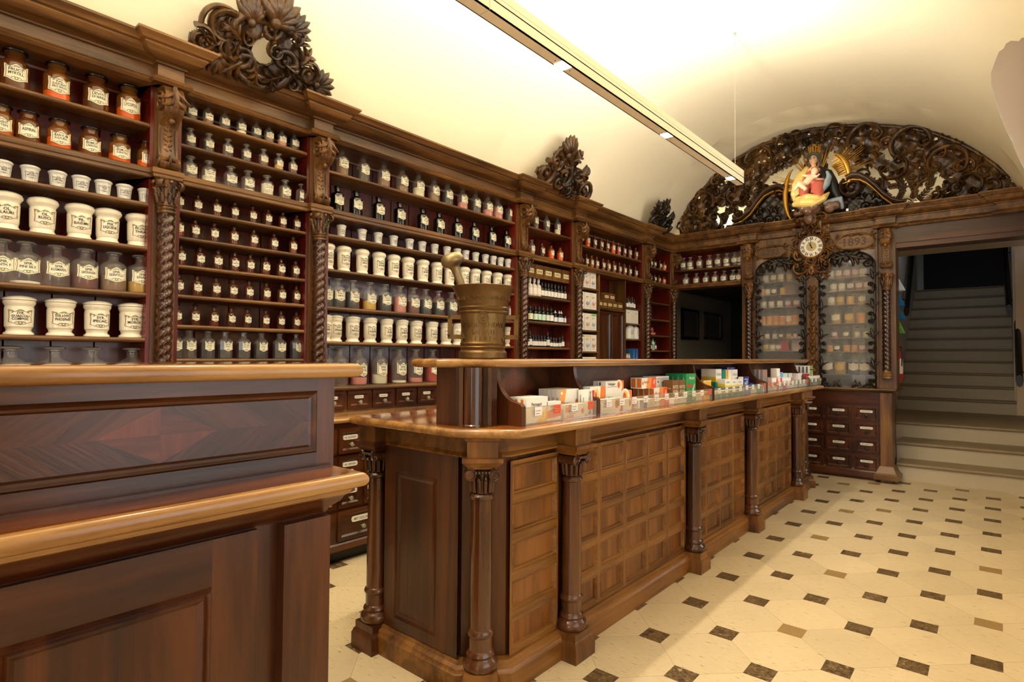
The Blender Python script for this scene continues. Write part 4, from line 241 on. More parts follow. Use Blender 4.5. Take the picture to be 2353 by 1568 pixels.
# ------------------------------------------------------------------ mesh builder
class MB:
    def __init__(s): s.v = []; s.f = []; s.m = []; s.M = None
    def add(s, vs, fs, mi=0):
        b = len(s.v)
        if s.M is None: s.v += [tuple(v) for v in vs]
        else: s.v += [tuple(s.M @ Vector(v)) for v in vs]
        s.f += [tuple(i + b for i in f) for f in fs]
        s.m += [mi] * len(fs) if isinstance(mi, int) else list(mi)
        return s
    def box(s, x0, x1, y0, y1, z0, z1, mi=0):
        return s.add([(x0, y0, z0), (x1, y0, z0), (x1, y1, z0), (x0, y1, z0), (x0, y0, z1), (x1, y0, z1), (x1, y1, z1), (x0, y1, z1)],
                     [(3, 2, 1, 0), (4, 5, 6, 7), (0, 1, 5, 4), (1, 2, 6, 5), (2, 3, 7, 6), (3, 0, 4, 7)], mi)
    def lathe(s, prof, n=24, c=(0, 0, 0), mi=0, caps=True, a0=0, sq=None):
        vs = []; fs = []
        for r, z in prof:
            for i in range(n):
                a = a0 + 2 * pi * i / n
                vs.append((c[0] + r * cos(a), c[1] + r * sin(a), c[2] + z))
        for j in range(len(prof) - 1):
            for i in range(n):
                k = (i + 1) % n
                fs.append((j * n + i, j * n + k, (j + 1) * n + k, (j + 1) * n + i))
        if caps:
            fs.append(tuple(range(n - 1, -1, -1))); fs.append(tuple((len(prof) - 1) * n + i for i in range(n)))
        return s.add(vs, fs, mi)
    def tube(s, pts, rad, n=8, mi=0, closed=False, flat=1.0, up=None):
        """swept tube; rad number or list; flat scales the section along the binormal"""
        pts = [Vector(p) for p in pts]; N = len(pts)
        if not hasattr(rad, '__len__'): rad = [rad] * N
        vs = []; fs = []; prev = None
        for i, p in enumerate(pts):
            a = pts[i - 1] if i > 0 or closed else p
            b = pts[(i + 1) % N] if i < N - 1 or closed else p
            t = (b - a); t = t.normalized() if t.length > 1e-9 else Vector((0, 0, 1))
            if up is not None: u = Vector(up) - t * t.dot(Vector(up))
            elif prev is None: u = t.orthogonal()
            else: u = prev - t * t.dot(prev)
            u = u.normalized() if u.length > 1e-9 else t.orthogonal().normalized()
            prev = u; q = t.cross(u)
            for k in range(n):
                an = 2 * pi * k / n
                vs.append(p + (u * cos(an) * flat + q * sin(an)) * rad[i])
        M = N if closed else N - 1
        for i in range(M):
            for k in range(n):
                k2 = (k + 1) % n; i2 = (i + 1) % N
                fs.append((i * n + k, i * n + k2, i2 * n + k2, i2 * n + k))
        if not closed:
            fs.append(tuple(range(n - 1, -1, -1))); fs.append(tuple((N - 1) * n + k for k in range(n)))
        return s.add(vs, fs, mi)
    def ball(s, c, r, n=10, mi=0, sc=(1, 1, 1)):
        pr = [(max(1e-4, sin(pi * j / 8)) * r, -cos(pi * j / 8) * r) for j in range(9)]
        vs = []; fs = []
        for rr, z in pr:
            for i in range(n):
                a = 2 * pi * i / n
                vs.append((c[0] + rr * cos(a) * sc[0], c[1] + rr * sin(a) * sc[1], c[2] + z * sc[2]))
        for j in range(8):
            for i in range(n):
                k = (i + 1) % n
                fs.append((j * n + i, j * n + k, (j + 1) * n + k, (j + 1) * n + i))
        return s.add(vs, fs, mi)
    def sweep(s, path, prof, mi=0, closed=False, side=1, caps=True):
        """prof (offset, z) carried along a plan path with mitred corners; offset goes to the right of travel"""
        N = len(path); m = len(prof); vs = []; fs = []
        for i in range(N):
            p = Vector(path[i])
            d0 = (p - Vector(path[i - 1])).normalized() if (i > 0 or closed) else None
            d1 = (Vector(path[(i + 1) % N]) - p).normalized() if (i < N - 1 or closed) else None
            if d0 is None: d0 = d1
            if d1 is None: d1 = d0
            n0 = Vector((d0.y, -d0.x)); n1 = Vector((d1.y, -d1.x))
            b = (n0 + n1); k = b.length_squared
            b = b * (2 / k) if k > 1e-6 else n0
            for o, z in prof: vs.append((p.x + b.x * o * side, p.y + b.y * o * side, z))
        for i in range(N if closed else N - 1):
            i2 = (i + 1) % N
            for j in range(m - 1):
                q = (i * m + j, i2 * m + j, i2 * m + j + 1, i * m + j + 1)
                fs.append(q if side > 0 else q[::-1])
        if not closed and caps:
            fs.append(tuple(range(m))[::-1]); fs.append(tuple((N - 1) * m + j for j in range(m)))
        return s.add(vs, fs, mi)
    def slab(s, poly, prof, mi=0, topmi=None, side=1):
        """closed plan polygon (counter-clockwise from above) with an edge profile, capped above and below"""
        s.sweep(poly, prof, mi, True, side, False)
        N = len(poly); m = len(prof); base = len(s.v) - N * m
        t = tuple(base + i * m + m - 1 for i in range(N)); b = tuple(base + i * m for i in range(N))
        s.f += [t if side > 0 else t[::-1], b[::-1] if side > 0 else b]
        s.m += [mi if topmi is None else topmi, mi]
        return s
    def poly(s, F, pts, w0, w1, mi=0):
        """extruded outline in frame F between depths w0 and w1"""
        n = len(pts)
        vs = [F(u, v, w0) for u, v in pts] + [F(u, v, w1) for u, v in pts]
        fs = [tuple(range(n))[::-1], tuple(range(n, 2 * n))] + [(i, (i + 1) % n, n + (i + 1) % n, n + i) for i in range(n)]
        return s.add(vs, fs, mi)
    def quad(s, F, u0, u1, v0, v1, w, mi=0):
        return s.add([F(u0, v0, w), F(u1, v0, w), F(u1, v1, w), F(u0, v1, w)], [(0, 1, 2, 3)], mi)
    def build(s, name, mats, parent=None, loc=None, angle=38, smooth=True):
        me = bpy.data.meshes.new(name)
        me.from_pydata(s.v, [], s.f)
        ms = mats if isinstance(mats, (list, tuple)) else [mats]
        for m in ms: me.materials.append(m)
        me.polygons.foreach_set('material_index', s.m)
        if smooth:
            me.polygons.foreach_set('use_smooth', [True] * len(s.f))
            me.set_sharp_from_angle(angle=radians(angle))
        me.update()
        o = bpy.data.objects.new(name, me); COL.objects.link(o)
        if parent is not None: o.parent = parent
        if loc is not None: o.location = loc
        return o
def tag(o, label, cat, group=None, kind=None):
    if label: o['label'] = label
    if cat: o['category'] = cat
    if group: o['group'] = group
    if kind: o['kind'] = kind
    return o
def thing(name, loc, label, cat, group=None, rz=0):
    o = bpy.data.objects.new(name, None); COL.objects.link(o)
    o.location = loc; o.rotation_euler = (0, 0, rz); o.empty_display_size = 0.05
    return tag(o, label, cat, group)
def struct(o): o['kind'] = 'structure'; return o
def copy_tree(o, parent=None):
    c = o.copy(); COL.objects.link(c)
    if parent is not None: c.parent = parent
    for ch in [q for q in KIDS.get(o.name, [])]: copy_tree(ch, c)
    return c
KIDS = {}
def off(loc):
    """place world-space mesh parts under an Empty: returns the shift"""
    return Matrix.Translation(-Vector(loc))

# frames: wall frame on the left (u=+y, v=+z, out=+x) and on the back (u=+x, v=+z, out=-y)
def FL(x): return lambda u, v, w: (x + w, u, v)
def FB(y): return lambda u, v, w: (u, y - w, v)
def FT(F, u0, v0, a=0, s=1, mir=1):
    c, n = cos(a), sin(a)
    return lambda u, v, w: F(u0 + s * (mir * u * c - v * n), v0 + s * (mir * u * n + v * c), w * s)

# ------------------------------------------------------------------ lettering
_TX = {}
def text2d(s, bold=0.012):
    k = (s, bold)
    if k in _TX: return _TX[k]
    cu = bpy.data.curves.new('t', 'FONT'); cu.body = s; cu.align_x = 'CENTER'; cu.size = 1.0; cu.resolution_u = 2; cu.offset = bold
    o = bpy.data.objects.new('t', cu); me = bpy.data.meshes.new_from_object(o)
    vs = [(v.co.x, v.co.y) for v in me.vertices]; fs = [tuple(p.vertices) for p in me.polygons]
    bpy.data.objects.remove(o); bpy.data.curves.remove(cu); bpy.data.meshes.remove(me)
    x0 = min((v[0] for v in vs), default=0); x1 = max((v[0] for v in vs), default=1)
    r = (vs, fs, x0, x1); _TX[k] = r
    return r
def letters(mb, s, fn, u, v, h, mi, maxw=None, bold=0.012, depth=None):
    """write s centred at (u,v) (baseline v), cap height h; fn(u,v) gives 3D"""
    vs, fs, x0, x1 = text2d(s, bold)
    if not fs: return
    k = h / 0.7; kx = k
    if maxw and (x1 - x0) * kx > maxw: kx = maxw / (x1 - x0)
    cx = (x0 + x1) / 2
    mb.add([fn(u + (x - cx) * kx, v + y * k) for x, y in vs], fs, mi)

# ------------------------------------------------------------------ carving tools
def lens(n, tip=0.12):
    return [tip + (1 - tip) * sin(pi * min(1, (0.12 + 0.88 * i / (n - 1)))) ** 0.8 for i in range(n)]
def rope(mb, F, pts, w, h, w0=0.0, mi=0, taper=None, n=7):
    """raised carved band along a 2D path"""
    N = len(pts)
    if taper is None: taper = lens(N)
    vs = []; fs = []
    for i, (u, v) in enumerate(pts):
        a = pts[max(0, i - 1)]; b = pts[min(N - 1, i + 1)]
        du, dv = b[0] - a[0], b[1] - a[1]; L = sqrt(du * du + dv * dv) or 1
        nu, nv = -dv / L, du / L; t = taper[i]
        for k in range(n):
            an = 2 * pi * k / n
            vs.append(F(u + nu * w * t * cos(an), v + nv * w * t * cos(an), w0 + h * t * (0.35 + sin(an))))
    for i in range(N - 1):
        for k in range(n):
            k2 = (k + 1) % n
            fs.append((i * n + k, (i + 1) * n + k, (i + 1) * n + k2, i * n + k2))
    fs.append(tuple(range(n))); fs.append(tuple((N - 1) * n + k for k in range(n - 1, -1, -1)))
    mb.add(vs, fs, mi)
def spiral(cx, cy, r, a0, turns, d=1, n=22, k=0.82):
    """points from the outside in"""
    out = []
    for i in range(n):
        t = i / (n - 1); rr = r * (1 - t * k); a = a0 + d * turns * 2 * pi * t
        out.append((cx + rr * cos(a), cy + rr * sin(a)))
    return out
def volute(mb, F, cx, cy, r, a0, d=1, turns=1.4, w=None, h=None, w0=0, mi=0):
    w = w or r * 0.2; h = h or r * 0.35
    p = spiral(cx, cy, r, a0, turns, d)
    rope(mb, F, p, w, h, w0, mi, [1 - 0.55 * i / (len(p) - 1) for i in range(len(p))])
    q = F(cx, cy, w0 + h * 0.6); mb.ball(q, r * 0.22, 8, mi)
def arc(cx, cy, r, a0, a1, n=14, ry=None):
    ry = ry or r
    return [(cx + r * cos(a0 + (a1 - a0) * i / (n - 1)), cy + ry * sin(a0 + (a1 - a0) * i / (n - 1))) for i in range(n)]
def cscroll(mb, F, cx, cy, r, a, d=1, w=None, h=None, w0=0, mi=0, sweep=3.6):
    """C-scroll: an open arc whose two ends curl into volutes"""
    w = w or r * 0.16; h = h or r * 0.28
    mid = arc(cx, cy, r, a - sweep / 2, a + sweep / 2, 18)
    rope(mb, F, mid, w, h, w0, mi, [0.8 + 0.2 * sin(pi * i / 17) for i in range(18)])
    for sg in (-1, 1):
        e = a + sg * sweep / 2
        vr = r * 0.36
        vx, vy = cx + (r - vr) * cos(e), cy + (r - vr) * sin(e)
        volute(mb, F, vx, vy, vr, e, sg, 1.15, w * 0.8, h, w0, mi)
def leaf(mb, F, u, v, ang, L, bend=0.5, w=None, h=None, w0=0, mi=0):
    """single carved leaf lobe curving sideways"""
    w = w or L * 0.15; h = h or L * 0.16
    pts = []; a = ang; x, y = u, v; n = 10
    for i in range(n):
        pts.append((x, y)); a += bend / n * (0.4 + 1.2 * i / n)
        x += cos(a) * L / n; y += sin(a) * L / n
    rope(mb, F, pts, w, h, w0, mi)
def acanthus(mb, F, u, v, ang, L, w0=0, mi=0, lobes=2, h=None):
    leaf(mb, F, u, v, ang, L, 0.25, L * 0.13, h or L * 0.2, w0, mi)
    for i in range(lobes):
        t = 0.12 + 0.3 * i
        bx, by = u + cos(ang) * L * t, v + sin(ang) * L * t
        for sg in (-1, 1):
            leaf(mb, F, bx, by, ang + sg * 0.55, L * (0.72 - 0.2 * i), sg * 1.2, L * 0.09, h or L * 0.15, w0, mi)
def shell(mb, F, u, v, ang, r, w0=0, mi=0, n=7, fan=2.4):
    for i in range(n):
        a = ang - fan / 2 + fan * i / (n - 1)
        leaf(mb, F, u, v, a, r * (0.8 + 0.2 * sin(pi * i / (n - 1))), 0.35 * (i - (n - 1) / 2) / n, r * 0.17, r * 0.2, w0, mi)
    mb.ball(F(u, v, w0 + r * 0.15), r * 0.16, 8, mi)
def inside(p, poly):
    x, y = p; c = False; n = len(poly); j = n - 1
    for i in range(n):
        xi, yi = poly[i]; xj, yj = poly[j]
        if (yi > y) != (yj > y) and x < (xj - xi) * (y - yi) / (yj - yi) + xi: c = not c
        j = i
    return c
def plate(mb, F, fn, u0, u1, v0, v1, st, w0, w1, mi=0, bulge=None):
    """pierced board: keeps the cells for which fn(u,v) is true"""
    nu = int((u1 - u0) / st) + 1; nv = int((v1 - v0) / st) + 1
    on = [[fn(u0 + (i + 0.5) * st, v0 + (j + 0.5) * st) for j in range(nv)] for i in range(nu)]
    idx = {}; vs = []; fs = []
    def V(i, j, s):
        k = (i, j, s)
        if k not in idx:
            u, v = u0 + i * st, v0 + j * st
            w = w1 + (bulge(u, v) if bulge else 0) if s else w0
            idx[k] = len(vs); vs.append(F(u, v, w))
        return idx[k]
    def ON(i, j): return 0 <= i < nu and 0 <= j < nv and on[i][j]
    for i in range(nu):
        for j in range(nv):
            if not on[i][j]: continue
            fs.append((V(i, j, 1), V(i + 1, j, 1), V(i + 1, j + 1, 1), V(i, j + 1, 1)))
            fs.append((V(i, j + 1, 0), V(i + 1, j + 1, 0), V(i + 1, j, 0), V(i, j, 0)))
            if not ON(i - 1, j): fs.append((V(i, j, 0), V(i, j, 1), V(i, j + 1, 1), V(i, j + 1, 0)))
            if not ON(i + 1, j): fs.append((V(i + 1, j + 1, 0), V(i + 1, j + 1, 1), V(i + 1, j, 1), V(i + 1, j, 0)))
            if not ON(i, j - 1): fs.append((V(i + 1, j, 0), V(i + 1, j, 1), V(i, j, 1), V(i, j, 0)))
            if not ON(i, j + 1): fs.append((V(i, j + 1, 0), V(i, j + 1, 1), V(i + 1, j + 1, 1), V(i + 1, j + 1, 0)))
    mb.add(vs, fs, mi)
def twisted(mb, x, y, z0, z1, r, a=0.2, starts=3, pitch=0.30, d=1, n=24, mi=0):
    """barley-twist shaft"""
    N = int((z1 - z0) / 0.012) + 1; vs = []; fs = []
    for j in range(N + 1):
        z = z0 + (z1 - z0) * j / N
        for i in range(n):
            th = 2 * pi * i / n
            ph = (starts * th - d * 2 * pi * starts * (z - z0) / pitch) / 2
            rr = r * (1 - a + a * 1.35 * abs(cos(ph)) ** 0.7)
            vs.append((x + rr * cos(th), y + rr * sin(th), z))
    for j in range(N):
        for i in range(n):
            k = (i + 1) % n
            fs.append((j * n + i, j * n + k, (j + 1) * n + k, (j + 1) * n + i))
    mb.add(vs, fs, mi)
# ------------------------------------------------------------------ room shell
def floor_material():
    m = bpy.data.materials.new('stone_tile_floor'); m.use_nodes = True
    nt = m.node_tree; n = nt.nodes; l = nt.links; b = n['Principled BSDF']
    tc = n.new('ShaderNodeTexCoord'); sp = n.new('ShaderNodeSeparateXYZ'); l.new(tc.outputs['Object'], sp.inputs[0])
    def M(op, a, b_=None, c=None):
        q = n.new('ShaderNodeMath'); q.operation = op
        for i, v in enumerate((a, b_, c)):
            if v is None: continue
            if isinstance(v, (int, float)): q.inputs[i].default_value = v
            else: l.new(v, q.inputs[i])
        return q.outputs[0]
    R2 = sqrt(2); S = 0.3225
    x = M('SUBTRACT', sp.outputs[0], TX0); y = M('SUBTRACT', sp.outputs[1], TY0)
    p = M('DIVIDE', M('ADD', x, y), R2 * S); q = M('DIVIDE', M('SUBTRACT', y, x), R2 * S)
    fp = M('ROUND', p); fq = M('ROUND', q)
    dp = M('MULTIPLY', M('SUBTRACT', p, fp), S); dq = M('MULTIPLY', M('SUBTRACT', q, fq), S)
    dx = M('ABSOLUTE', M('DIVIDE', M('SUBTRACT', dp, dq), R2)); dy = M('ABSOLUTE', M('DIVIDE', M('ADD', dp, dq), R2))
    dot = M('LESS_THAN', M('MAXIMUM', dx, dy), 0.052)
    joint = M('LESS_THAN', M('MINIMUM', M('ABSOLUTE', dp), M('ABSOLUTE', dq)), 0.0011)
    cv = n.new('ShaderNodeCombineXYZ'); l.new(M('FLOOR', p), cv.inputs[0]); l.new(M('FLOOR', q), cv.inputs[1])
    wn = n.new('ShaderNodeTexWhiteNoise'); wn.noise_dimensions = '2D'; l.new(cv.outputs[0], wn.inputs['Vector'])
    cd = n.new('ShaderNodeCombineXYZ'); l.new(fp, cd.inputs[0]); l.new(fq, cd.inputs[1])
    wd = n.new('ShaderNodeTexWhiteNoise'); wd.noise_dimensions = '2D'; l.new(cd.outputs[0], wd.inputs['Vector'])
    # cream tiles with flecks
    mp = n.new('ShaderNodeMapping'); mp.inputs['Scale'].default_value = (26, 110, 1); mp.inputs['Rotation'].default_value = (0, 0, 0.5); l.new(tc.outputs['Object'], mp.inputs[0])
    fl = n.new('ShaderNodeTexNoise'); fl.inputs['Scale'].default_value = 1.0; fl.inputs['Detail'].default_value = 3; l.new(mp.outputs[0], fl.inputs['Vector'])
    fr = n.new('ShaderNodeValToRGB'); e = fr.color_ramp.elements; e[0].position = 0.27; e[0].color = lin((150, 128, 96)); e[1].position = 0.36; e[1].color = lin((214, 194, 156)); k = e.new(0.68); k.color = lin((218, 200, 164)); k = e.new(0.76); k.color = lin((236, 224, 196)); l.new(fl.outputs['Fac'], fr.inputs[0])
    big = n.new('ShaderNodeTexNoise'); big.inputs['Scale'].default_value = 2.5; l.new(tc.outputs['Object'], big.inputs['Vector'])
    tint = M('MULTIPLY_ADD', wn.outputs['Value'], 0.14, M('MULTIPLY_ADD', big.outputs['Fac'], 0.24, 0.78))
    t1 = n.new('ShaderNodeMix'); t1.data_type = 'RGBA'; t1.blend_type = 'MULTIPLY'; t1.inputs[0].default_value = 1; l.new(fr.outputs[0], t1.inputs[6]); l.new(tint, t1.inputs[7])
    # brown marble insets
    mn = n.new('ShaderNodeTexNoise'); mn.inputs['Scale'].default_value = 38; mn.inputs['Detail'].default_value = 6; mn.inputs['Distortion'].default_value = 1.5; l.new(tc.outputs['Object'], mn.inputs['Vector'])
    mr = n.new('ShaderNodeValToRGB'); e = mr.color_ramp.elements; e[0].position = 0.3; e[0].color = lin((52, 40, 26)); e[1].position = 0.62; e[1].color = lin((122, 98, 64)); k = e.new(0.72); k.color = lin((176, 158, 126)); l.new(mn.outputs['Fac'], mr.inputs[0])
    lt = n.new('ShaderNodeMix'); lt.data_type = 'RGBA'; lt.inputs[7].default_value = lin((168, 138, 88)); l.new(mr.outputs[0], lt.inputs[6]); l.new(M('MULTIPLY', M('GREATER_THAN', wd.outputs['Value'], 0.86), 0.75), lt.inputs[0])
    c1 = n.new('ShaderNodeMix'); c1.data_type = 'RGBA'; c1.inputs[7].default_value = lin((150, 128, 94)); l.new(M('MULTIPLY', joint, 0.7), c1.inputs[0]); l.new(t1.outputs[2], c1.inputs[6])
    c2 = n.new('ShaderNodeMix'); c2.data_type = 'RGBA'; l.new(dot, c2.inputs[0]); l.new(c1.outputs[2], c2.inputs[6]); l.new(lt.outputs[2], c2.inputs[7])
    l.new(c2.outputs[2], b.inputs['Base Color']); b.inputs['Roughness'].default_value = 0.34; b.inputs['Specular IOR Level'].default_value = 0.4
    return m
TX0, TY0 = DATA['tile0']
struct(MB().box(-3.7, 1.1, -3.3, 11.0, -0.06, 0.0).build('floor', floor_material(), smooth=False))

# barrel vault with one side lunette over the right-hand window
VP = [(-3.47, 2.62), (-3.30, 2.70), (-3.255, 2.82), (-3.2, 2.965), (-3.1, 3.14), (-2.93, 3.345), (-2.7, 3.545), (-2.444, 3.71), (-2.15, 3.815), (-1.85, 3.865), (-1.6, 3.875),
      (-1.3, 3.838), (-1.021, 3.772), (-0.82, 3.71), (-0.639, 3.636), (-0.46, 3.54), (-0.288, 3.417), (-0.14, 3.28), (0.003, 3.116), (0.09, 2.98), (0.17, 2.815), (0.27, 2.56), (0.34, 2.3), (0.40, 1.95)]
def vz(x):
    for (a, za), (b, zb) in zip(VP, VP[1:]):
        if a <= x <= b: return za + (zb - za) * (x - a) / (b - a)
    return 1.9
LYC, LHW, LZC, LZS = DATA['lunette']
def lz(y):
    t = (y - LYC) / LHW
    return LZS + (LZC - LZS) * sqrt(max(0, 1 - t * t)) if abs(t) < 1 else -9
def ceiling():
    ys = [-3.2 + 0.4 * i for i in range(60)]
    ys = [y for y in ys if y < LYC - LHW - 0.02] + [LYC - LHW * cos(pi * i / 40) for i in range(41)] + [y for y in ys if LYC + LHW + 0.02 < y < 7.4] + [7.45]
    mb = MB(); rows = []; n = len(VP) - 1
    vs = []; fs = []; side = MB(); sv = []; sf = []; prev = None
    for j, y in enumerate(ys):
        xg = None
        if lz(y) > 0:
            # main vault runs to the groin, then the lunette soffit takes over
            xs = [-1.6 + 0.01 * i for i in range(201)]
            for x in xs:
                if vz(x) <= lz(y): xg = x; break
        X1 = xg if xg is not None else VP[-1][0]
        xs = [p[0] for p in VP if p[0] < X1 - 0.004] + [X1]
        # resample to constant count
        m = 44
        L = [VP[0][0] + (X1 - VP[0][0]) * (0.5 - 0.5 * cos(pi * i / m)) for i in range(m + 1)]
        vs += [(x, y, vz(x)) for x in L]
        if j:
            for i in range(m):
                a = (j - 1) * (m + 1) + i; b = j * (m + 1) + i
                fs.append((a, a + 1, b + 1, b))
        if xg is not None:
            sv += [(xg, y, lz(y)), (0.62, y, lz(y))]
            if prev: k = len(sv) - 4; sf.append((k, k + 1, k + 3, k + 2))
            prev = True
    mb.add(vs, fs); o = mb.build('ceiling', PLASTER, angle=60); struct(o)
    side.add(sv, sf); o = side.build('ceiling_side', PLASTER2, angle=60); struct(o)
ceiling()
def wall(name, boxes, m):
    mb = MB()
    for b in boxes: mb.box(*b)
    return struct(mb.build(name, m, smooth=False))
wall('wall_left', [(-3.62, -3.5, -3.3, 7.45, 0, 2.75), (-3.62, -3.45, -3.3, 7.45, 2.60, 4.0)], WHITEW)
wall('wall_front', [(-3.62, -1.3, -3.35, -3.2, 0, 4.0), (0.5, 0.9, -3.35, -3.2, 0, 4.0), (-1.3, 0.5, -3.35, -3.2, 2.6, 4.0)], PLASTER)
RW = (0.42, 0.60)
wall('wall_right', [(RW[0], RW[1], -3.3, 0.5, 0, 2.6), (RW[0], RW[1], 0.5, 2.2, 0, .5), (RW[0], RW[1], 2.2, 4.3, 0, 2.6), (RW[0], RW[1], 4.3, 6.1, 0, 1.1), (RW[0], RW[1], 6.1, 10.0, 0, 2.6), (RW[0], RW[1], 0.5, 6.1, 2.6, 2.75)], PLASTER2)
for i, (a, b, zs) in enumerate(((.5, 2.2, .5), (4.3, 6.1, 1.1))):
    mb = MB()
    for q in ((a, a + .05, zs, 2.6), (b - .05, b, zs, 2.6), ((a + b) / 2 - .025, (a + b) / 2 + .025, zs, 2.6), (a, b, zs, zs + .06), (a, b, 2.54, 2.6), (a, b, 1.85, 1.9)):
        mb.box(0.5, 0.55, q[0], q[1], q[2], q[3])
    wf = struct(mb.build('window_%d' % (i + 1), P('window_paint', (230, 226, 214), 0.5), smooth=False))
    MB().box(0.52, 0.528, a + .05, b - .05, zs + .06, 2.54).build('pane', glass('window_glass', (244, 246, 246), 0.02), wf, smooth=False)
# wall behind the carved lunette, with the corridor on the left and the stair hall on the right
wall('wall_back', [(-3.62, 0.6, 7.45, 7.6, 2.45, 4.0), (-2.36, -1.12, 7.45, 7.6, 0, 2.45)], PLASTER)
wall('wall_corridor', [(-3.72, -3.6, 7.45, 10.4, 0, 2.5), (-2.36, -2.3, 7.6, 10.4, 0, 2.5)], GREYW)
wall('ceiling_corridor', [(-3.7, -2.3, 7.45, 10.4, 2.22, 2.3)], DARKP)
struct(MB().box(-3.7, -2.3, 10.2, 10.3, 0, 2.3).build('door_1', BLACK, smooth=False))  # black sheet paints the darkness of the doorway at the corridor end
# stair hall
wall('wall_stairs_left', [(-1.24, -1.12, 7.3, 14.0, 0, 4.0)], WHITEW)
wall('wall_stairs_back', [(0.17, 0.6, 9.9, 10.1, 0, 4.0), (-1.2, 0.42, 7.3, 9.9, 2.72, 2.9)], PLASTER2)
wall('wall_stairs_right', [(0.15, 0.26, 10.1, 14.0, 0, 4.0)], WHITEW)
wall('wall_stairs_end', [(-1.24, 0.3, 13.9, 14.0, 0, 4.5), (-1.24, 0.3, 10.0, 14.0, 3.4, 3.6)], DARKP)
STEPM = mat('step_limestone', (196, 184, 160), 0.6, bump=0.2, bscale=14)
NOSE = mat('worn_step_edge', (150, 134, 106), 0.55, bump=0.5, bscale=40)
def stairs():
    L = (-0.3, 7.1, 0)
    r = thing('staircase', L, 'pale stone steps rising through a dark stairwell right of the glazed cabinet', 'stairs')
    for k in range(14):
        z1 = 0.175 * (k + 1)
        if k < 3:
            y0 = (7.13, 7.48, 7.97)[k]; y1 = 9.92 if k == 2 else 8.2; x0, x1 = -1.12, 0.42
            if k == 0: x0 = -0.82
            if k == 1: x0 = -0.86
        else:
            y0 = 9.9 + 0.23 * (k - 3); y1 = y0 + 0.5; x0, x1 = -1.12, 0.17 - 0.0 * k
            if k > 3: x1 = 0.15
        mb = MB(); mb.M = off(L)
        mb.box(x0, x1, y0 + 0.015, y1, max(0, z1 - 0.36), z1 - 0.03)
        st = mb.build('step', STEPM, r, smooth=False)
        mb = MB(); mb.M = off(L)
        pr = [(-0.0 + 0.016 * cos(a) - .016, z1 - 0.016 + 0.016 * sin(a)) for a in [radians(-90 + 22.5 * i) for i in range(9)]]
        poly = [(y0 - p[0] - 0.012, p[1]) for p in pr] + [(y1, z1), (y1, z1 - 0.032)]
        m = len(poly)
        mb.add([(x0, y, z) for y, z in poly] + [(x1, y, z) for y, z in poly], [tuple(range(m)), tuple(range(2 * m - 1, m - 1, -1))] + [(i, i + m, (i + 1) % m + m, (i + 1) % m) for i in range(m)])
        mb.build('tread', NOSE, st, loc=(0, 0, 0))
stairs()
RAIL = P('dark_handrail', (34, 26, 18), 0.4)
def handrail(p0, p1, lab, w=0.035, h=0.075):
    r = thing('handrail', p0, lab, 'handrail')
    d = Vector(p1) - Vector(p0); mb = MB()
    n = 8; sec = [(w * cos(2 * pi * i / n), h * sin(2 * pi * i / n)) for i in range(n)]
    vs = [(a, 0, b) for a, b in sec] + [(d.x + a, d.y, d.z + b) for a, b in sec]
    mb.add(vs, [tuple(range(n))[::-1], tuple(range(n, 2 * n))] + [(i, (i + 1) % n, (i + 1) % n + n, i + n) for i in range(n)])
    mb.build('rail', RAIL, r)
    sg = 1 if p0[0] > -0.5 else -1
    for t in (0.12, 0.75):
        q = d * t
        MB().tube([(q.x, q.y, q.z), (q.x + sg * 0.05, q.y, q.z - 0.01), (q.x + sg * 0.11, q.y, q.z)], 0.008).build('rail_bracket', BLACK, r)
for h in DATA['rails']: handrail(*h)

# ------------------------------------------------------------------ tall shelving on the left wall
XF, XB = -3.25, -3.48      # shelf fronts and the lining behind
def rbar(mb, y0, y1, z1, t, x0=XB, x1=XF, mi=0):
    """shelf board with a half-round front"""
    r = t / 2
    poly = [(x0, z1 - t), (x1 - r, z1 - t)] + [(x1 - r + r * sin(a), z1 - r - r * cos(a)) for a in [pi * i / 6 for i in range(1, 6)]] + [(x1 - r, z1), (x0, z1)]
    m = len(poly)
    mb.add([(x, y0, z) for x, z in poly] + [(x, y1, z) for x, z in poly], [tuple(range(m)), tuple(range(2 * m - 1, m - 1, -1))] + [(i, i + m, (i + 1) % m + m, (i + 1) % m) for i in range(m)], mi)
def planks(mb, y0, y1, z0, z1, x, pitch=0.17):
    n = max(1, round((y1 - y0) / pitch)); d = (y1 - y0) / n
    for i in range(n):
        a, b = y0 + i * d, y0 + (i + 1) * d
        g = 0.004
        pr = [(a, x - 0.012), (a + g, x), (b - g, x), (b, x - 0.012)]
        mb.add([(px, py, z0) for py, px in pr] + [(px, py, z1) for py, px in pr], [(0, 1, 5, 4), (1, 2, 6, 5), (2, 3, 7, 6)])
def bay(label, y0, y1, shelves, tier=2.18, top=2.61, ledge=1.045, floor_=True, extra=None):
    L = ((XF + XB) / 2, (y0 + y1) / 2, ledge)
    r = thing('shelf_bay', L, label, 'shelving', 'bays of the wall shelving')
    T = off(L)
    mb = MB(); mb.M = T; planks(mb, y0, y1, ledge, top, XB); mb.build('back_panel', BACK, r)
    for a, b in ((y0 - 0.001, y0 + 0.018), (y1 - 0.018, y1 + 0.001)):
        mb = MB(); mb.M = T; mb.box(XB, XF, a, b, ledge, top); mb.build('side_panel', BACK, r, smooth=False)
    for z in shelves:
        mb = MB(); mb.M = T; rbar(mb, y0 + 0.018, y1 - 0.018, z, 0.022); mb.build('shelf', SHELF_Y, r)
    mb = MB(); mb.M = T; mb.box(XB, XF - 0.01, y0, y1, top, top + 0.02); mb.build('top_board', SHELF_Y, r, smooth=False)
    return r
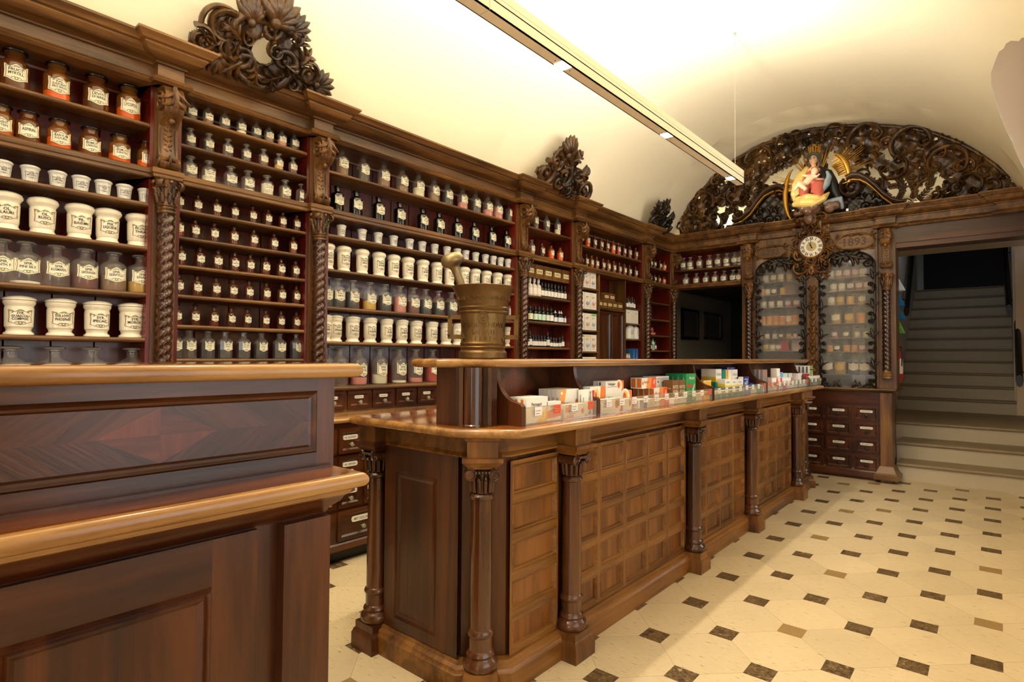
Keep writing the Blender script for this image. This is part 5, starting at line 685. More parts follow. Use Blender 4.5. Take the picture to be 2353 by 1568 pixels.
BAYS = [('leftmost dark red bay holding amber jars and white porcelain jars', -0.55, 1.015, (2.41, 2.008, 1.785, 1.552, 1.326)),
        ('bay of nine narrow shelves with small bottles between two twisted columns', 1.125, 1.875, (2.503, 2.354, 2.008, 1.865, 1.715, 1.558, 1.40, 1.223)),
        ('widest bay behind the bronze mortar with long rows of jars', 1.995, 3.875, (2.432, 2.023, 1.799, 1.557, 1.333)),
        ('narrow bay with small drawers and dark dropper bottles right of the mortar', 4.035, 4.74, (2.438, 1.807, 1.57, 1.332)),
        ('bay with white cartons and a tall cupboard in its lower half', 4.92, 6.23, (2.40,)),
        ('shadowed corner bay between the last two twisted columns of the left wall', 6.40, 7.0, (2.362, 1.93, 1.72, 1.52, 1.33))]
for b in BAYS: bay(*b)
# continuous entablature board and ledge
PILY = [(1.015, 1.125), (1.875, 1.995), (3.875, 4.035), (4.74, 4.92), (6.23, 6.40)]
YB = 7.03                    # plane of the back furniture
PILX = [(-2.345, -2.17), (-0.96, -0.80)]
def jog_path(x, y0, jogs, d):
    p = [(x, y0)]
    for a, b in jogs: p += [(x, a), (x + d, a), (x + d, b), (x, b)]
    return p
def entablature():
    mb = MB(); L = (XF, 3.2, 2.13); mb.M = off(L)
    p = jog_path(XF, -0.55, PILY, 0.035) + [(XF, YB), (-2.36, YB)]
    mb.sweep(p, [(-0.22, 2.13), (0.006, 2.13), (0.012, 2.136), (0.012, 2.15), (0.018, 2.156), (0.018, 2.176), (0.012, 2.182), (-0.22, 2.182)])
    o = mb.build('entablature_board', SHELF_Y, loc=L)
    tag(o, 'heavy moulded board running mid height across all the wall shelves', 'moulding')
    mb = MB(); L = (-3.1, 3.2, 2.6); mb.M = off(L)
    prof = [(-0.2, 2.6), (0.0, 2.6), (0.03, 2.603), (0.04, 2.616), (0.03, 2.632), (0.012, 2.64), (0.006, 2.645), (0.006, 2.7), (0.018, 2.703), (0.018, 2.712), (0.03, 2.716), (0.055, 2.722), (0.075, 2.735), (0.085, 2.752), (0.09, 2.756), (0.09, 2.765), (0.105, 2.768), (0.112, 2.778), (0.125, 2.79), (0.13, 2.795), (0.13, 2.806), (-0.2, 2.81)]
    p = jog_path(XF, -0.55, PILY, 0.05) + [(XF, YB)]
    for a, b in PILX: p += [(a, YB), (a, YB - 0.05), (b, YB - 0.05), (b, YB)]
    p += [(0.0, YB), (0.0, YB - 0.06), (0.42, YB - 0.06)]
    mb.sweep(p, prof)
    o = mb.build('cornice', CORN_Y, loc=L)
    tag(o, 'moulded walnut cornice crowning the shelves and turning along the back wall', 'cornice')
    mb = MB(); L = (XF, 3.2, 1.0); mb.M = off(L)
    rbar(mb, -0.55, 7.0, 1.045, 0.03, XB, XF + 0.02)
    o = mb.build('ledge_board', SHELF_Y, loc=L)
    tag(o, 'long walnut ledge under the lowest row of bottles above the small drawers', 'shelf')
entablature()
# pilasters: console bracket above, twisted column below
def console(mb, y, hw, x, z0, z1, s=1.0, F=None):
    """side outline of the scrolled bracket, extruded to its width"""
    O = [(0.0, z0), (0.045, z0), (0.062, z0 + .012), (0.066, z0 + .03), (0.05, z0 + .05), (0.036, z0 + .07), (0.03, z0 + .12), (0.028, z0 + .2)]
    h = z1
    O += [(0.032, h - .2), (0.05, h - .175), (0.08, h - .165), (0.105, h - .14), (0.118, h - .1), (0.115, h - .055), (0.098, h - .02), (0.07, h - .004), (0.0, h)]
    n = len(O)
    vs = [F(-hw, b, a) for a, b in O] + [F(hw, b, a) for a, b in O]
    mb.add(vs, [tuple(range(n)), tuple(range(2 * n - 1, n - 1, -1))] + [((i + 1) % n, i, i + n, (i + 1) % n + n) for i in range(n)])
def capital(mb, F3, cx, cy, z0, z1, r, d0=0.0):
    """leafy capital around a round shaft (cx, cy in plan)"""
    mb.lathe([(r * 0.95, z0), (r * 1.15, z0 + .008), (r * 0.95, z0 + .018), (r * 0.9, z0 + .03), (r * 1.0, z0 + (z1 - z0) * .6), (r * 1.35, z1 - .02), (r * 1.4, z1 - .012)], 16, (cx, cy, 0))
    H = z1 - z0
    for ring, (zz, LL, out, nn, ph) in enumerate(((.15, .42, 0.35, 8, 0), (.34, .5, 0.5, 8, pi / 8))):
        for i in range(nn):
            a = ph + 2 * pi * i / nn
            pts = []; rad = []
            for k in range(8):
                t = k / 7
                rr = r * (0.98 + out * t ** 2.2)
                zc = z0 + H * (zz + LL * (t if t < .8 else .8 - (t - .8) * .9))
                pts.append((cx + rr * cos(a), cy + rr * sin(a), zc)); rad.append(r * 0.26 * (0.5 + sin(pi * min(1, .15 + .8 * t))) * .7)
            mb.tube(pts, rad, 7)
    for i in range(4):
        a = d0 + pi / 4 + pi / 2 * i
        ux, uy = cos(a), sin(a); R = r * 1.5
        Fv = lambda u, v, w_, ux=ux, uy=uy: (cx + ux * (R + u) - uy * w_, cy + uy * (R + u) + ux * w_, v)
        volute(mb, Fv, 0, z1 - .034, r * 0.5, pi * .5, -1, 1.3, r * .16, r * .42, -r * .12)
    for i in range(4):
        a = d0 + pi / 2 * i
        mb.ball((cx + r * 1.45 * cos(a), cy + r * 1.45 * sin(a), z1 - .02), r * .24, 8)
    q = r * 1.62; mb.M0 = None
    pl = [(cx + q * 1.12 * cos(d0 + pi / 4 + pi / 2 * i), cy + q * 1.12 * sin(d0 + pi / 4 + pi / 2 * i)) for i in range(4)]
    mb.slab(pl, [(-.004, z1 - .014), (0.004, z1 - .008), (.004, z1 - .002), (0, z1)])
def pilaster(y0, y1, lab, back=False):
    """pilaster of the shelving; back=True puts it on the back wall (y0, y1 are then x)"""
    c = (y0 + y1) / 2
    if back: L = (c, YB, 1.045); F = FB(YB); r = thing('pilaster', L, lab, 'pilaster', 'carved pilasters of the shelving')
    else: L = (XF, c, 1.045); F = FL(XF); r = thing('pilaster', L, lab, 'pilaster', 'carved pilasters of the shelving')
    T = off(L); dep = XF - XB
    def new(): m = MB(); m.M = T; return m
    zb = 0.9 if back else 1.045
    mb = new(); mb.add([F(u, v, w_) for u in (y0, y1) for v in (zb, 2.61) for w_ in (-dep, 0.004)], [(0, 1, 3, 2), (4, 6, 7, 5), (0, 4, 5, 1), (2, 3, 7, 6), (1, 5, 7, 3), (0, 2, 6, 4)])
    mb.build('backing', SHELF_Z, r, smooth=False)
    hw = 0.044
    Fc = FT(F, c, 0)
    mb = new(); console(mb, c, hw, XF, 2.185, 2.60, F=Fc)
    br = mb.build('bracket', CARVE3, r, angle=50)
    mb = new()
    for sg in (-1, 1):          # side volutes
        Fs = lambda u, v, w_, sg=sg: Fc(sg * (hw + w_), v, u)
        volute(mb, Fs, 0.062, 2.51, 0.05, pi * .6, -1, 1.6, .009, .012)
        volute(mb, Fs, 0.035, 2.222, 0.026, pi * 1.5, 1, 1.2, .006, .008)
    Ff = lambda u, v, w_: Fc(u, v, 0.108 + w_ - max(0, 2.50 - v) * .25)
    acanthus(mb, Ff, 0, 2.585, -pi / 2, 0.15, 0, 0, 2, 0.02)
    mb.ball(Fc(0, 2.42, 0.075), 0.016, 8); mb.ball(Fc(0, 2.57, 0.112), 0.014, 8)
    Fl = lambda u, v, w_: Fc(u, v, 0.03 + w_)
    for sg in (-1, 1):
        mb.tube([Fl(sg * .034, 2.26, 0.002), Fl(sg * .034, 2.39, .004)], .005, 6)
    for k in range(5):
        v = 2.275 + .026 * k
        leaf(mb, Fl, 0, v, pi / 2 + .7 * (-1) ** k, .03, .8 * (-1) ** k, .006, .006, 0)
        mb.ball(Fl(.012 * (-1) ** k, v + .012, .002), .006, 6)
    acanthus(mb, lambda u, v, w_: Fc(u, v, .058 + w_), 0, 2.25, -pi / 2, .06, 0, 0, 1, .012)
    mb.build('carving', CARVE3, br)
    # lower column
    xo = 0.030; rr = 0.037
    px, py, _ = F(c, 0, xo)
    mb = new(); twisted(mb, px, py, 1.12, 1.955, rr, 0.27, 3, 0.14, -1 if back else 1); mb.build('twisted_column', COLW, r, angle=70)
    mb = new(); mb.lathe([(.05, 1.045), (.05, 1.06), (.046, 1.066), (.05, 1.075), (.046, 1.088), (.038, 1.094), (.042, 1.104), (.036, 1.12)], 20, (px, py, 0)); mb.build('column_base', CARVE3, r)
    mb = new(); mb.lathe([(.036, 1.952), (.044, 1.958), (.044, 1.966), (.038, 1.972), (.043, 1.98), (.043, 1.988), (.036, 1.994)], 20, (px, py, 0)); capital(mb, None, px, py, 1.985, 2.13, rr * 1.12); mb.build('capital', CARVE3, r, angle=60)
    return r
PLAB = ['twisted-column pilaster left of the large carved cresting, nearest the camera', 'twisted-column pilaster at the right end of the large carved cresting',
        'twisted-column pilaster just right of the bronze mortar', 'twisted-column pilaster between the dropper bottles and the white cartons', 'dim twisted-column pilaster under the smallest carved cresting']
for (a, b), l_ in zip(PILY, PLAB): pilaster(a, b, l_)
pilaster(6.99, 7.09, 'shadowed corner pilaster beside the dark doorway')
pilaster(*PILX[0], 'twisted-column pilaster left of the glazed cabinet on the back wall', True)
pilaster(*PILX[1], 'twisted-column pilaster right of the glazed cabinet beside the stairs', True)

# ------------------------------------------------------------------ base cabinets with labelled drawers under the shelves
ENAMEL = mat('enamel_plate', (238, 234, 220), 0.2, coat=0.3)
def drawer_front(F, T, parent, u0, u1, v0, v1, text, big=False, knob=True, knobm=None, pl=None):
    mb = MB(); mb.M = T
    # frame moulding around a sunk field
    def ring(a, wa, b, wb):
        o = [(u0 + a, v0 + a), (u1 - a, v0 + a), (u1 - a, v1 - a), (u0 + a, v1 - a)]; i = [(u0 + b, v0 + b), (u1 - b, v0 + b), (u1 - b, v1 - b), (u0 + b, v1 - b)]
        mb.add([F(u, v, wa) for u, v in o] + [F(u, v, wb) for u, v in i], [(k, (k + 1) % 4, (k + 1) % 4 + 4, k + 4) for k in range(4)])
    ring(0, 0, 0.0, .012); ring(0, .012, .022, .012); ring(.022, .012, .032, .003); mb.quad(F, u0 + .032, u1 - .032, v0 + .032, v1 - .032, .003)
    d = mb.build('drawer', [DARKWY], parent, smooth=False)
    cu = (u0 + u1) / 2; H = v1 - v0
    w_, h_ = pl or ((0.085, 0.022) if not big else (0.105, 0.028))
    cv = v0 + H * 0.64
    mb = MB(); mb.M = T
    n = 8; out = [(cu - w_ / 2 + .5 * h_ * (1 - cos(a)) if False else cu + sx * (w_ / 2 - h_ * .4) + h_ * .4 * cos(a), cv + h_ / 2 * sin(a)) for sx, a0 in ((1, -pi / 2), (-1, pi / 2)) for a in [a0 + pi * k / 6 for k in range(7)]]
    mb.poly(F, out, .003, .0065, 0)
    letters(mb, text, lambda u, v: F(u, v, .0068), cu, cv - h_ * .22, h_ * .44, 1, w_ * .74)
    for sg in (-1, 1): mb.ball(F(cu + sg * w_ * .44, cv, .0065), .003, 6, 2)
    mb.build('name_plate', [ENAMEL, INK, GOLD], d)
    if knob:
        mb = MB(); mb.M = T
        kv = v0 + H * 0.36
        for rr, ww in ((.006, .003),): pass
        pr = [(.006, .003), (.006, .012), (.009, .016), (.0135, .022), (.014, .027), (.011, .032), (.004, .034)]
        n = 10; vs = []; fs = []
        for r_, w2 in pr:
            for k in range(n): vs.append(F(cu + r_ * cos(2 * pi * k / n), kv + r_ * sin(2 * pi * k / n), w2))
        for j in range(len(pr) - 1):
            for k in range(n): fs.append((j * n + k, j * n + (k + 1) % n, (j + 1) * n + (k + 1) % n, (j + 1) * n + k))
        fs.append(tuple((len(pr) - 1) * n + k for k in range(n)))
        mb.add(vs, fs); mb.build('knob', knobm or KNOBG, d)
    return d
def base_cabinets():
    L = (-3.2, 2.9, 0); T = off(L)
    r = thing('drawer_cabinet', L, 'low walnut cabinet of labelled drawers seen between the two counters', 'cabinet')
    def new(): m = MB(); m.M = T; return m
    m = new(); m.box(-3.5, -3.0, 0.4, 4.0, 0.10, 0.845); m.build('carcass', DARKWY, r, smooth=False)
    m = new(); m.box(-3.5, -3.06, 0.4, 4.0, 0, 0.085); m.build('toe_kick', BLACK, r, smooth=False)
    m = new(); m.sweep([(-3.0, 0.4), (-3.0, 4.0)], [(-.4, .085), (.012, .085), (.012, .12), (.004, .13), (-.4, .13)]); m.build('plinth', DARKWY, r)
    m = new(); rbar(m, 0.4, 4.0, 0.872, 0.03, -3.5, -2.955); m.build('worktop', EDGE, r)
    m = new(); m.box(-3.48, XF - 0.012, 0.4, 4.0, 0.872, 1.02); m.build('riser', SHELF_Y, r, smooth=False)
    F = FL(-3.0)
    T1 = ['HB. FUMAR.', 'HB. GALEOPSID.', 'HB. GNAPH.']
    names = {(1, 0): 'HB. GALEOPSID.', (1, 1): 'HB. HERNIAR.', (1, 2): 'HB. MAJORAN.', (2, 2): 'HB. MELISS.', (1, 3): 'MIXT. OLEOS. BALS.', (2, 0): 'HB. HEDER.', (2, 1): 'HB. MALV.'}
    rows = [(.655, .805), (.50, .64), (.335, .48), (.14, .315)]
    for ci, a in enumerate((1.765, 1.945, 2.125, 2.305, 2.485, 2.665)):
        b = a + .162
        for ri, (c, d) in enumerate(rows):
            if ri == 3:
                if ci % 2: drawer_front(F, T, r, a, b + .18, c, d, names[(1, 3)] if ci == 1 else 'MIXT. SALIUM', True, pl=(.15, .034))
                continue
            drawer_front(F, T, r, a, b, c, d, names.get((ci, ri), 'HB. LINAR.'), True)
    F = FL(XF - 0.010); nm = ['CAPS. AMYL.', 'CARD. FON. NOD.', 'CAPS. GELATIN.', 'CHART. GUTTAP.', 'CHART. NITROSA', 'CHART. SINAP.']
    for i in range(9):
        a = 1.975 + 0.198 * i
        drawer_front(F, T, r, a, a + 0.182, 0.892, 1.012, nm[i % 6] if i < 6 else 'CHART. CERAT.', pl=(.072, .02))
base_cabinets()
# ------------------------------------------------------------------ apothecary jars and bottles
SHAPES = {
 'amber': dict(body=[(.93, 0), (1, .02), (1, .60), (.93, .66), (.70, .72), (.63, .75), (.62, .86), (.70, .88), (.70, .90)],
               lid=[(.72, .90), (.86, .905), (.88, .93), (.8, .95), (.5, .972), (.2, .98)], lab=(.36, .40, .86)),
 'glass': dict(body=[(.96, 0), (1, .02), (1, .60), (.94, .66), (.75, .71), (.46, .75), (.38, .78), (.37, .88), (.5, .895), (.5, .91)],
               lid=[(.3, .9), (.3, .925), (.6, .932), (.66, .95), (.62, .972), (.3, .99)], lab=(.40, .36, .86)),
 'tall': dict(body=[(.96, 0), (1, .02), (1, .62), (.95, .68), (.70, .73), (.46, .765), (.42, .79), (.42, .91), (.5, .92), (.5, .94)],
               lid=[(.3, .93), (.3, .945), (.5, .95), (.56, .965), (.5, .98), (.3, .995)], lab=(.44, .36, .86)),
 'pot': dict(body=[(.70, 0), (.76, .02), (.76, .06), (.72, .09), (.74, .12), (.86, .70), (.9, .78), (.98, .82), (1, .86), (.98, .9)],
               lid=[(.9, .9), (.9, .93), (.8, .965), (.5, .99), (.2, 1)], lab=(.42, .42, .74)),
 'jar': dict(body=[(.82, 0), (.87, .02), (.87, .05), (.76, .1), (.74, .15), (.78, .17), (.78, .19), (.80, .205), (.84, .66), (.81, .69), (.81, .715), (.9, .77), (.99, .81), (1, .84), (1, .87), (.96, .885)],
               lid=[(.94, .885), (.94, .915), (.8, .95), (.45, .985), (.2, 1)], lab=(.44, .44, .80)),
 'syrup': dict(body=[(.88, 0), (.90, .02), (.88, .05), (.74, .09), (.72, .13), (.80, .19), (.84, .205), (.87, .66), (.84, .70), (.84, .72), (.90, .76), (.95, .80), (.95, .86)],
               lid=[(.9, .86), (1, .875), (1, .91), (.88, .945), (.5, .985), (.2, 1)], lab=(.44, .44, .84)),
}
_JM = {}
def jar_mesh(kind, part, w, h, mats, n=20, fill=None, square=False):
    k = (kind, part, round(w, 4), round(h, 4), tuple(m.name for m in mats), fill, square)
    if k in _JM: return _JM[k]
    R = w / 2
    mb = MB(); nn = 8 if square else n; a0 = pi / 8 if square else 0
    if part == 'contents':
        pr = [(.90 * R, .015 * h), (.93 * R, .03 * h), (.93 * R, fill * h * .62), (.90 * R, fill * h * .62 + .002)]
    else: pr = [(r * R, z * h) for r, z in SHAPES[kind][part]]
    mb.lathe(pr, nn, mi=0, a0=a0)
    o = mb.build(part, mats); me = o.data
    bpy.data.objects.remove(o)
    _JM[k] = me
    return me
def obj(name, me, parent=None):
    o = bpy.data.objects.new(name, me); COL.objects.link(o)
    if parent is not None: o.parent = parent
    return o
def shield(mb, fn, hw, hh, lines, paper=True, n=12, orn=1, fancy=True):
    """name label with a shaped edge, printed frame, flourishes and lettering; materials paper, frame, ink, leaf"""
    top = lambda t: hh * (0.84 + 0.16 * cos(2 * pi * t)) if abs(t) < .98 else hh * .97
    bot = lambda t: -hh * (0.82 + 0.18 * cos(pi * t))
    X = [-1 + 2 * i / n for i in range(n + 1)]
    if paper:
        vs = []; 
        for t in X:
            a, b = top(t), bot(t); pinch = 1
            for q in (0, .5, 1): vs.append(fn(hw * t * (1 - .05 * (1 if q == .5 else 0)), b + (a - b) * q, 0))
        fs = [(3 * i + j, 3 * i + 3 + j, 3 * i + 4 + j, 3 * i + 1 + j) for i in range(n) for j in (0, 1)]
        mb.add(vs, fs, 0)
    def line(pts, th, mi):
        N = len(pts); vs = []
        for i, (u, v) in enumerate(pts):
            a = pts[max(0, i - 1)]; b = pts[min(N - 1, i + 1)]
            d = Vector((b[0] - a[0], b[1] - a[1])); d = d.normalized() if d.length else Vector((1, 0))
            vs += [fn(u - d.y * th, v + d.x * th, .0003), fn(u + d.y * th, v - d.x * th, .0003)]
        mb.add(vs, [(2 * i + 1, 2 * i + 3, 2 * i + 2, 2 * i) for i in range(N - 1)], mi)
    k = .86; th = hh * .028
    if fancy:
        line([(hw * k * t, top(t) * k) for t in X], th, orn)
        line([(hw * k * t, bot(t) * k) for t in X], th, orn)
        for sg in (-1, 1):
            line([(sg * hw * (k - .07 * sin(pi * q / 6)), -hh * .56 + hh * 1.4 * q / 6) for q in range(7)], th * 1.5, orn)
            line([(sg * (hw * .12 + hw * .26 * cos(a)), -hh * .64 + hh * .12 * sin(a)) for a in [pi * 1.4 * i / 6 - .5 for i in range(7)]], th * 1.4, 3)
            line([(sg * (hw * .62 + hw * .16 * cos(a)), hh * .62 + hh * .12 * sin(a)) for a in [pi * 1.5 * i / 6 for i in range(7)]], th * 1.3, 3)
        line([(hw * .13 * cos(a), -hh * .66 + hh * .13 * sin(a)) for a in [2 * pi * i / 8 for i in range(9)]], th * 1.8, orn)
        line([(-hw * .2, hh * .66), (0, hh * .74), (hw * .2, hh * .66)], th * 1.6, 3)
    m = len(lines); H = hh * (.40 if m == 1 else .31 if m == 2 else .25)
    gap = H * 1.32; v0 = (m - 1) * gap / 2 - H * .36 + hh * .1
    for i, s in enumerate(lines):
        letters(mb, s, lambda u, v: fn(u, v, .0005), 0, v0 - i * gap, H, 2, hw * 1.22, .02)
KN = {'amber': ('amber_jar', 'amber jar', 'jar'), 'glass': ('glass_bottle', 'glass bottle', 'bottle'), 'tall': ('glass_bottle', 'tall glass bottle', 'bottle'), 'pot': ('ointment_pot', 'small white pot', 'pot'), 'jar': ('porcelain_jar', 'white porcelain jar', 'jar'), 'syrup': ('syrup_jar', 'white porcelain syrup jar', 'jar')}
GL = {'clear': CLEAR, 'amber': AMBER, 'amberd': AMBERD, 'brown': BROWNG, 'black': BLACKG}
FILLC = {'o': (248, 178, 84), 'r': (168, 36, 14), 'b': (52, 40, 28), 'k': (12, 9, 9), 'y': (190, 150, 40), 't': (122, 90, 54), 'g': (58, 54, 44), 'p': (196, 120, 112), 'c': (214, 208, 180), 'd': (96, 34, 16), 'w': (222, 216, 196)}
ORD = 'first second third fourth fifth sixth seventh eighth ninth tenth eleventh twelfth thirteenth fourteenth fifteenth sixteenth'.split()
def make_jar(row, i, loc, rz, kind, w, h, glassk, text, fill, fc, square, labtext, group, adj):
    nm, desc, cat = KN[kind]
    if kind in ('pot', 'jar', 'syrup'): bm = PORC2 if kind == 'pot' else PORC; lm = bm
    else:
        bm = GL[glassk]; lm = {'clear': CLEAR2, 'black': BLACKG}.get(glassk, BLACKLID)
    r = obj(nm, jar_mesh(kind, 'body', w, h, [bm], square=square))
    r.location = loc; r.rotation_euler = (0, 0, rz)
    tag(r, labtext, cat, group)
    obj('lid' if kind in ('pot', 'jar', 'syrup', 'amber') else 'stopper', jar_mesh(kind, 'lid', w, h, [lm], square=False), r)
    if fill:
        obj('contents', jar_mesh(kind, 'contents', w, h, [P('contents_' + fc, FILLC[fc], 0.55)], fill=fill, square=square), r)
    zc, lh, lw = SHAPES[kind]['lab']
    R = w / 2
    for (ra, za), (rb, zb) in zip(SHAPES[kind]['body'], SHAPES[kind]['body'][1:]):
        if za <= zc <= zb: R = w / 2 * (ra + (rb - ra) * (zc - za) / (zb - za))
    slope = 0.0
    if square: R *= .93
    fn = (lambda u, v, o: (R + .0012 + o, u, zc * h + v)) if square else (lambda u, v, o: ((R + .0009 + o + v * slope) * cos(u / R), (R + .0009 + o + v * slope) * sin(u / R), zc * h + v))
    if kind in ('jar', 'syrup', 'pot'):
        def fn(u, v, o):
            z = zc + v / h
            rr = R
            for (ra, za), (rb, zb) in zip(SHAPES[kind]['body'], SHAPES[kind]['body'][1:]):
                if za <= z <= zb: rr = w / 2 * (ra + (rb - ra) * (z - za) / (zb - za)); break
            rr += .0007 + o
            return (rr * cos(u / R), rr * sin(u / R), zc * h + v)
    mb = MB(); lhw = w / 2 * lw * (.74 if square else 1.0)
    if kind == 'amber' and 0: pass
    shield(mb, fn, lhw, h * lh / 2, text, paper=kind not in ('jar', 'syrup', 'pot'), n=12 if w > .07 else 8, orn=1)
    ms = [PAPER, ORN, INK, GREENISH] if kind not in ('jar', 'syrup', 'pot') else [PAPER, ORN2, INK, GREENISH]
    mb.build('label', ms, r, smooth=True, angle=60)
    return r
SHN = {'A1': 'top shelf', 'A2': 'second shelf', 'A3': 'third shelf', 'A4': 'fourth shelf', 'A5': 'fifth shelf', 'A6': 'sixth shelf', 'A7': 'lowest ledge'}
for n_, k_ in (('B', 9), ('C', 7), ('D', 6), ('E', 2), ('F', 2), ('G', 2)):
    for i in range(1, k_ + 1): SHN['%s%d' % (n_, i)] = ('top shelf' if i == 1 else ORD[i - 1] + ' shelf')
BAYN = {'A': 'leftmost bay', 'B': 'second bay', 'C': 'widest bay', 'D': 'narrow fourth bay', 'E': 'fifth bay', 'F': 'dark corner bay', 'G': 'back wall shelf'}
for R_ in DATA['rows']:
    key, kind, w_, h_, z_, fx, ys_, texts, glassk, fills, square = R_
    texts = [t.split('/') for t in texts.split('|')]
    pos = [(y, fx, z_ + .0006) if key[0] == 'G' else (fx, y, z_ + .0006) for y in ys_]
    nj = len(pos)
    for i, p in enumerate(pos):
        tx = texts[i] if i < len(texts) else texts[-1]
        fc = fills[i % len(fills)]; fl = None
        if fc[0] != '-': fl = float(fc[1:] or .5) if len(fc) > 1 else .5
        gk = glassk
        if isinstance(glassk, (list, tuple)): gk = glassk[i % len(glassk)]
        nm, desc, cat = KN[kind]
        if gk in ('amber', 'amberd') and kind != 'amber': desc = desc.replace('glass', 'amber')
        if gk == 'brown': desc = desc.replace('glass', 'dark brown')
        if gk == 'black': desc = desc.replace('glass', 'black')
        where = '%s from left, %s, %s' % (ORD[i] if i < nj - 1 or nj == 1 else 'rightmost', SHN[key], BAYN[key[0]])
        if i == nj - 1 and nj > 1: where = 'rightmost, %s, %s' % (SHN[key], BAYN[key[0]])
        lt = '%s lettered %s, %s' % (desc, ' '.join(tx), where) if key in ('A1', 'A2', 'A4', 'A5', 'A6', 'C1', 'C2', 'C4', 'C5', 'C6', 'C7', 'B3', 'B9') else '%s with printed label, %s' % (desc, where)
        if len(lt.split()) > 16: lt = '%s, %s' % (desc, where)
        if key[0] == 'G': rz = -pi / 2
        else: rz = 0
        make_jar(key, i, p, rz + random.uniform(-.07, .07), kind, w_ * random.uniform(.97, 1.03), h_, gk, tx, fl, fc[0], square, lt, '%s on the %s of the %s' % (desc + 's', SHN[key], BAYN[key[0]]), '')

# ------------------------------------------------------------------ counters
def panel(mb, F, u0, u1, v0, v1, b=0.016, d=0.012, w0=0.0, mi=(0, 1)):
    """sunk panel with a small moulding round it"""
    def ring(a, wa, c, wc, m):
        o = [(u0 + a, v0 + a), (u1 - a, v0 + a), (u1 - a, v1 - a), (u0 + a, v1 - a)]; i = [(u0 + c, v0 + c), (u1 - c, v0 + c), (u1 - c, v1 - c), (u0 + c, v1 - c)]
        mb.add([F(u, v, wa) for u, v in o] + [F(u, v, wc) for u, v in i], [(k, (k + 1) % 4, (k + 1) % 4 + 4, k + 4) for k in range(4)], m)
    ring(0, w0, b * .25, w0 + .004, mi[0]); ring(b * .25, w0 + .004, b * .5, w0 - .002, mi[0]); ring(b * .5, w0 - .002, b * .7, w0 - .003, mi[0]); ring(b * .7, w0 - .003, b, w0 - d, mi[0])
    mb.quad(F, u0 + b, u1 - b, v0 + b, v1 - b, w0 - d, mi[1])
def gridpanel(mb, F, U, V, st, w0, mi=(0, 1), sv=.016):
    """framework of rails and stiles around sunk panels: U, V give the panel edges"""
    us = [U[0] - st] + [x for a in range(len(U) // 2) for x in (U[2 * a], U[2 * a + 1])] + [U[-1] + st]
    for a in range(0, len(us), 2):
        mb.quad(F, us[a], us[a + 1], V[0] - sv, V[-1] + sv, w0, 2)
    vs = [V[0] - sv] + list(V) + [V[-1] + sv]
    for k in range(len(U) // 2):
        for a in range(0, len(vs), 2): mb.quad(F, U[2 * k], U[2 * k + 1], vs[a], vs[a + 1], w0, 0)
        for a in range(len(V) // 2): panel(mb, F, U[2 * k], U[2 * k + 1], V[2 * a], V[2 * a + 1], w0=w0, mi=mi)
def bullnose(z0, z1, r=None):
    h = (z1 - z0) / 2; r = r or h
    return [(-.03, z0)] + [(-r + r * cos(a), z0 + h + h * sin(a)) for a in [radians(-90 + 20 * i) for i in range(10)]]
def ccol(parent, T, x, y, a, mats, tiltd=None):
    """counter column on its plinth: a is the direction it faces"""
    root = None
    def new(): m = MB(); m.M = T; return m
    ca, sa = cos(a), sin(a)
    W = lambda o, s_: (x + o * ca - s_ * sa, y + o * sa + s_ * ca)
    def sq(h0, f): return [W(f, -h0), W(f, h0), W(-h0, h0), W(-h0, -h0)]
    m = new(); m.slab(sq(.072, .072), [(0, 0), (0, .062), (-.004, .07), (-.006, .078), (-.012, .084), (-.012, .112)]); c = m.build('column_plinth', mats[0], parent)
    m = new(); m.slab(sq(.058, .058), [(-.005, .84), (-.004, .846), (.002, .852), (.012, .862), (.016, .866), (.016, .88), (0, .882)]); m.build('abacus', mats[0], parent)
    m = new(); m.slab(sq(.056, .056), [(0, .88), (0, .938), (.006, .942), (.012, .952), (.012, .956)]); m.build('block', COUNTER_FZ, parent, smooth=False)
    m = new(); m.lathe([(.058, .112), (.064, .12), (.066, .132), (.062, .145), (.053, .152), (.05, .158), (.053, .166), (.05, .174), (.043, .182), (.043, .228), (.049, .234), (.05, .242), (.046, .25), (.041, .256), (.041, .45), (.037, .722), (.044, .727), (.046, .736), (.042, .744), (.036, .748)], 24, (x, y, 0)); m.build('shaft', mats[1], parent)
    m = new(); m.lathe([(.034, .746), (.035, .79), (.042, .82), (.046, .842)], 20, (x, y, 0))
    for i in range(12):
        t = 2 * pi * i / 12
        m.tube([(x + (.038 + .001 * k) * cos(t), y + (.038 + .001 * k) * sin(t), .752 + .012 * k) for k in range(5)] + [(x + .051 * cos(t), y + .051 * sin(t), .806), (x + .056 * cos(t), y + .056 * sin(t), .800)], [.007, .0085, .009, .009, .0085, .008, .005], 7)
    for k in (-1, 1):
        for s_ in (-1, 1):
            F = lambda u, v, w_, k=k, s_=s_: (W(k * .05 + w_ * k, s_ * .046 + u)[0], W(k * .05 + w_ * k, s_ * .046 + u)[1], v)
            volute(m, F, 0, .818, .025, pi / 2, s_ * 1, 1.4, .006, .016, -.012)
    for s_ in (-1, 1): m.tube([(*W(-.05, s_ * .046), .818), (*W(.05, s_ * .046), .818)], .019, 10)
    for k in range(5): m.ball((*W(.056, -.024 + .012 * k), .828), .007, 6)
    m.build('capital', mats[1], parent, angle=60)
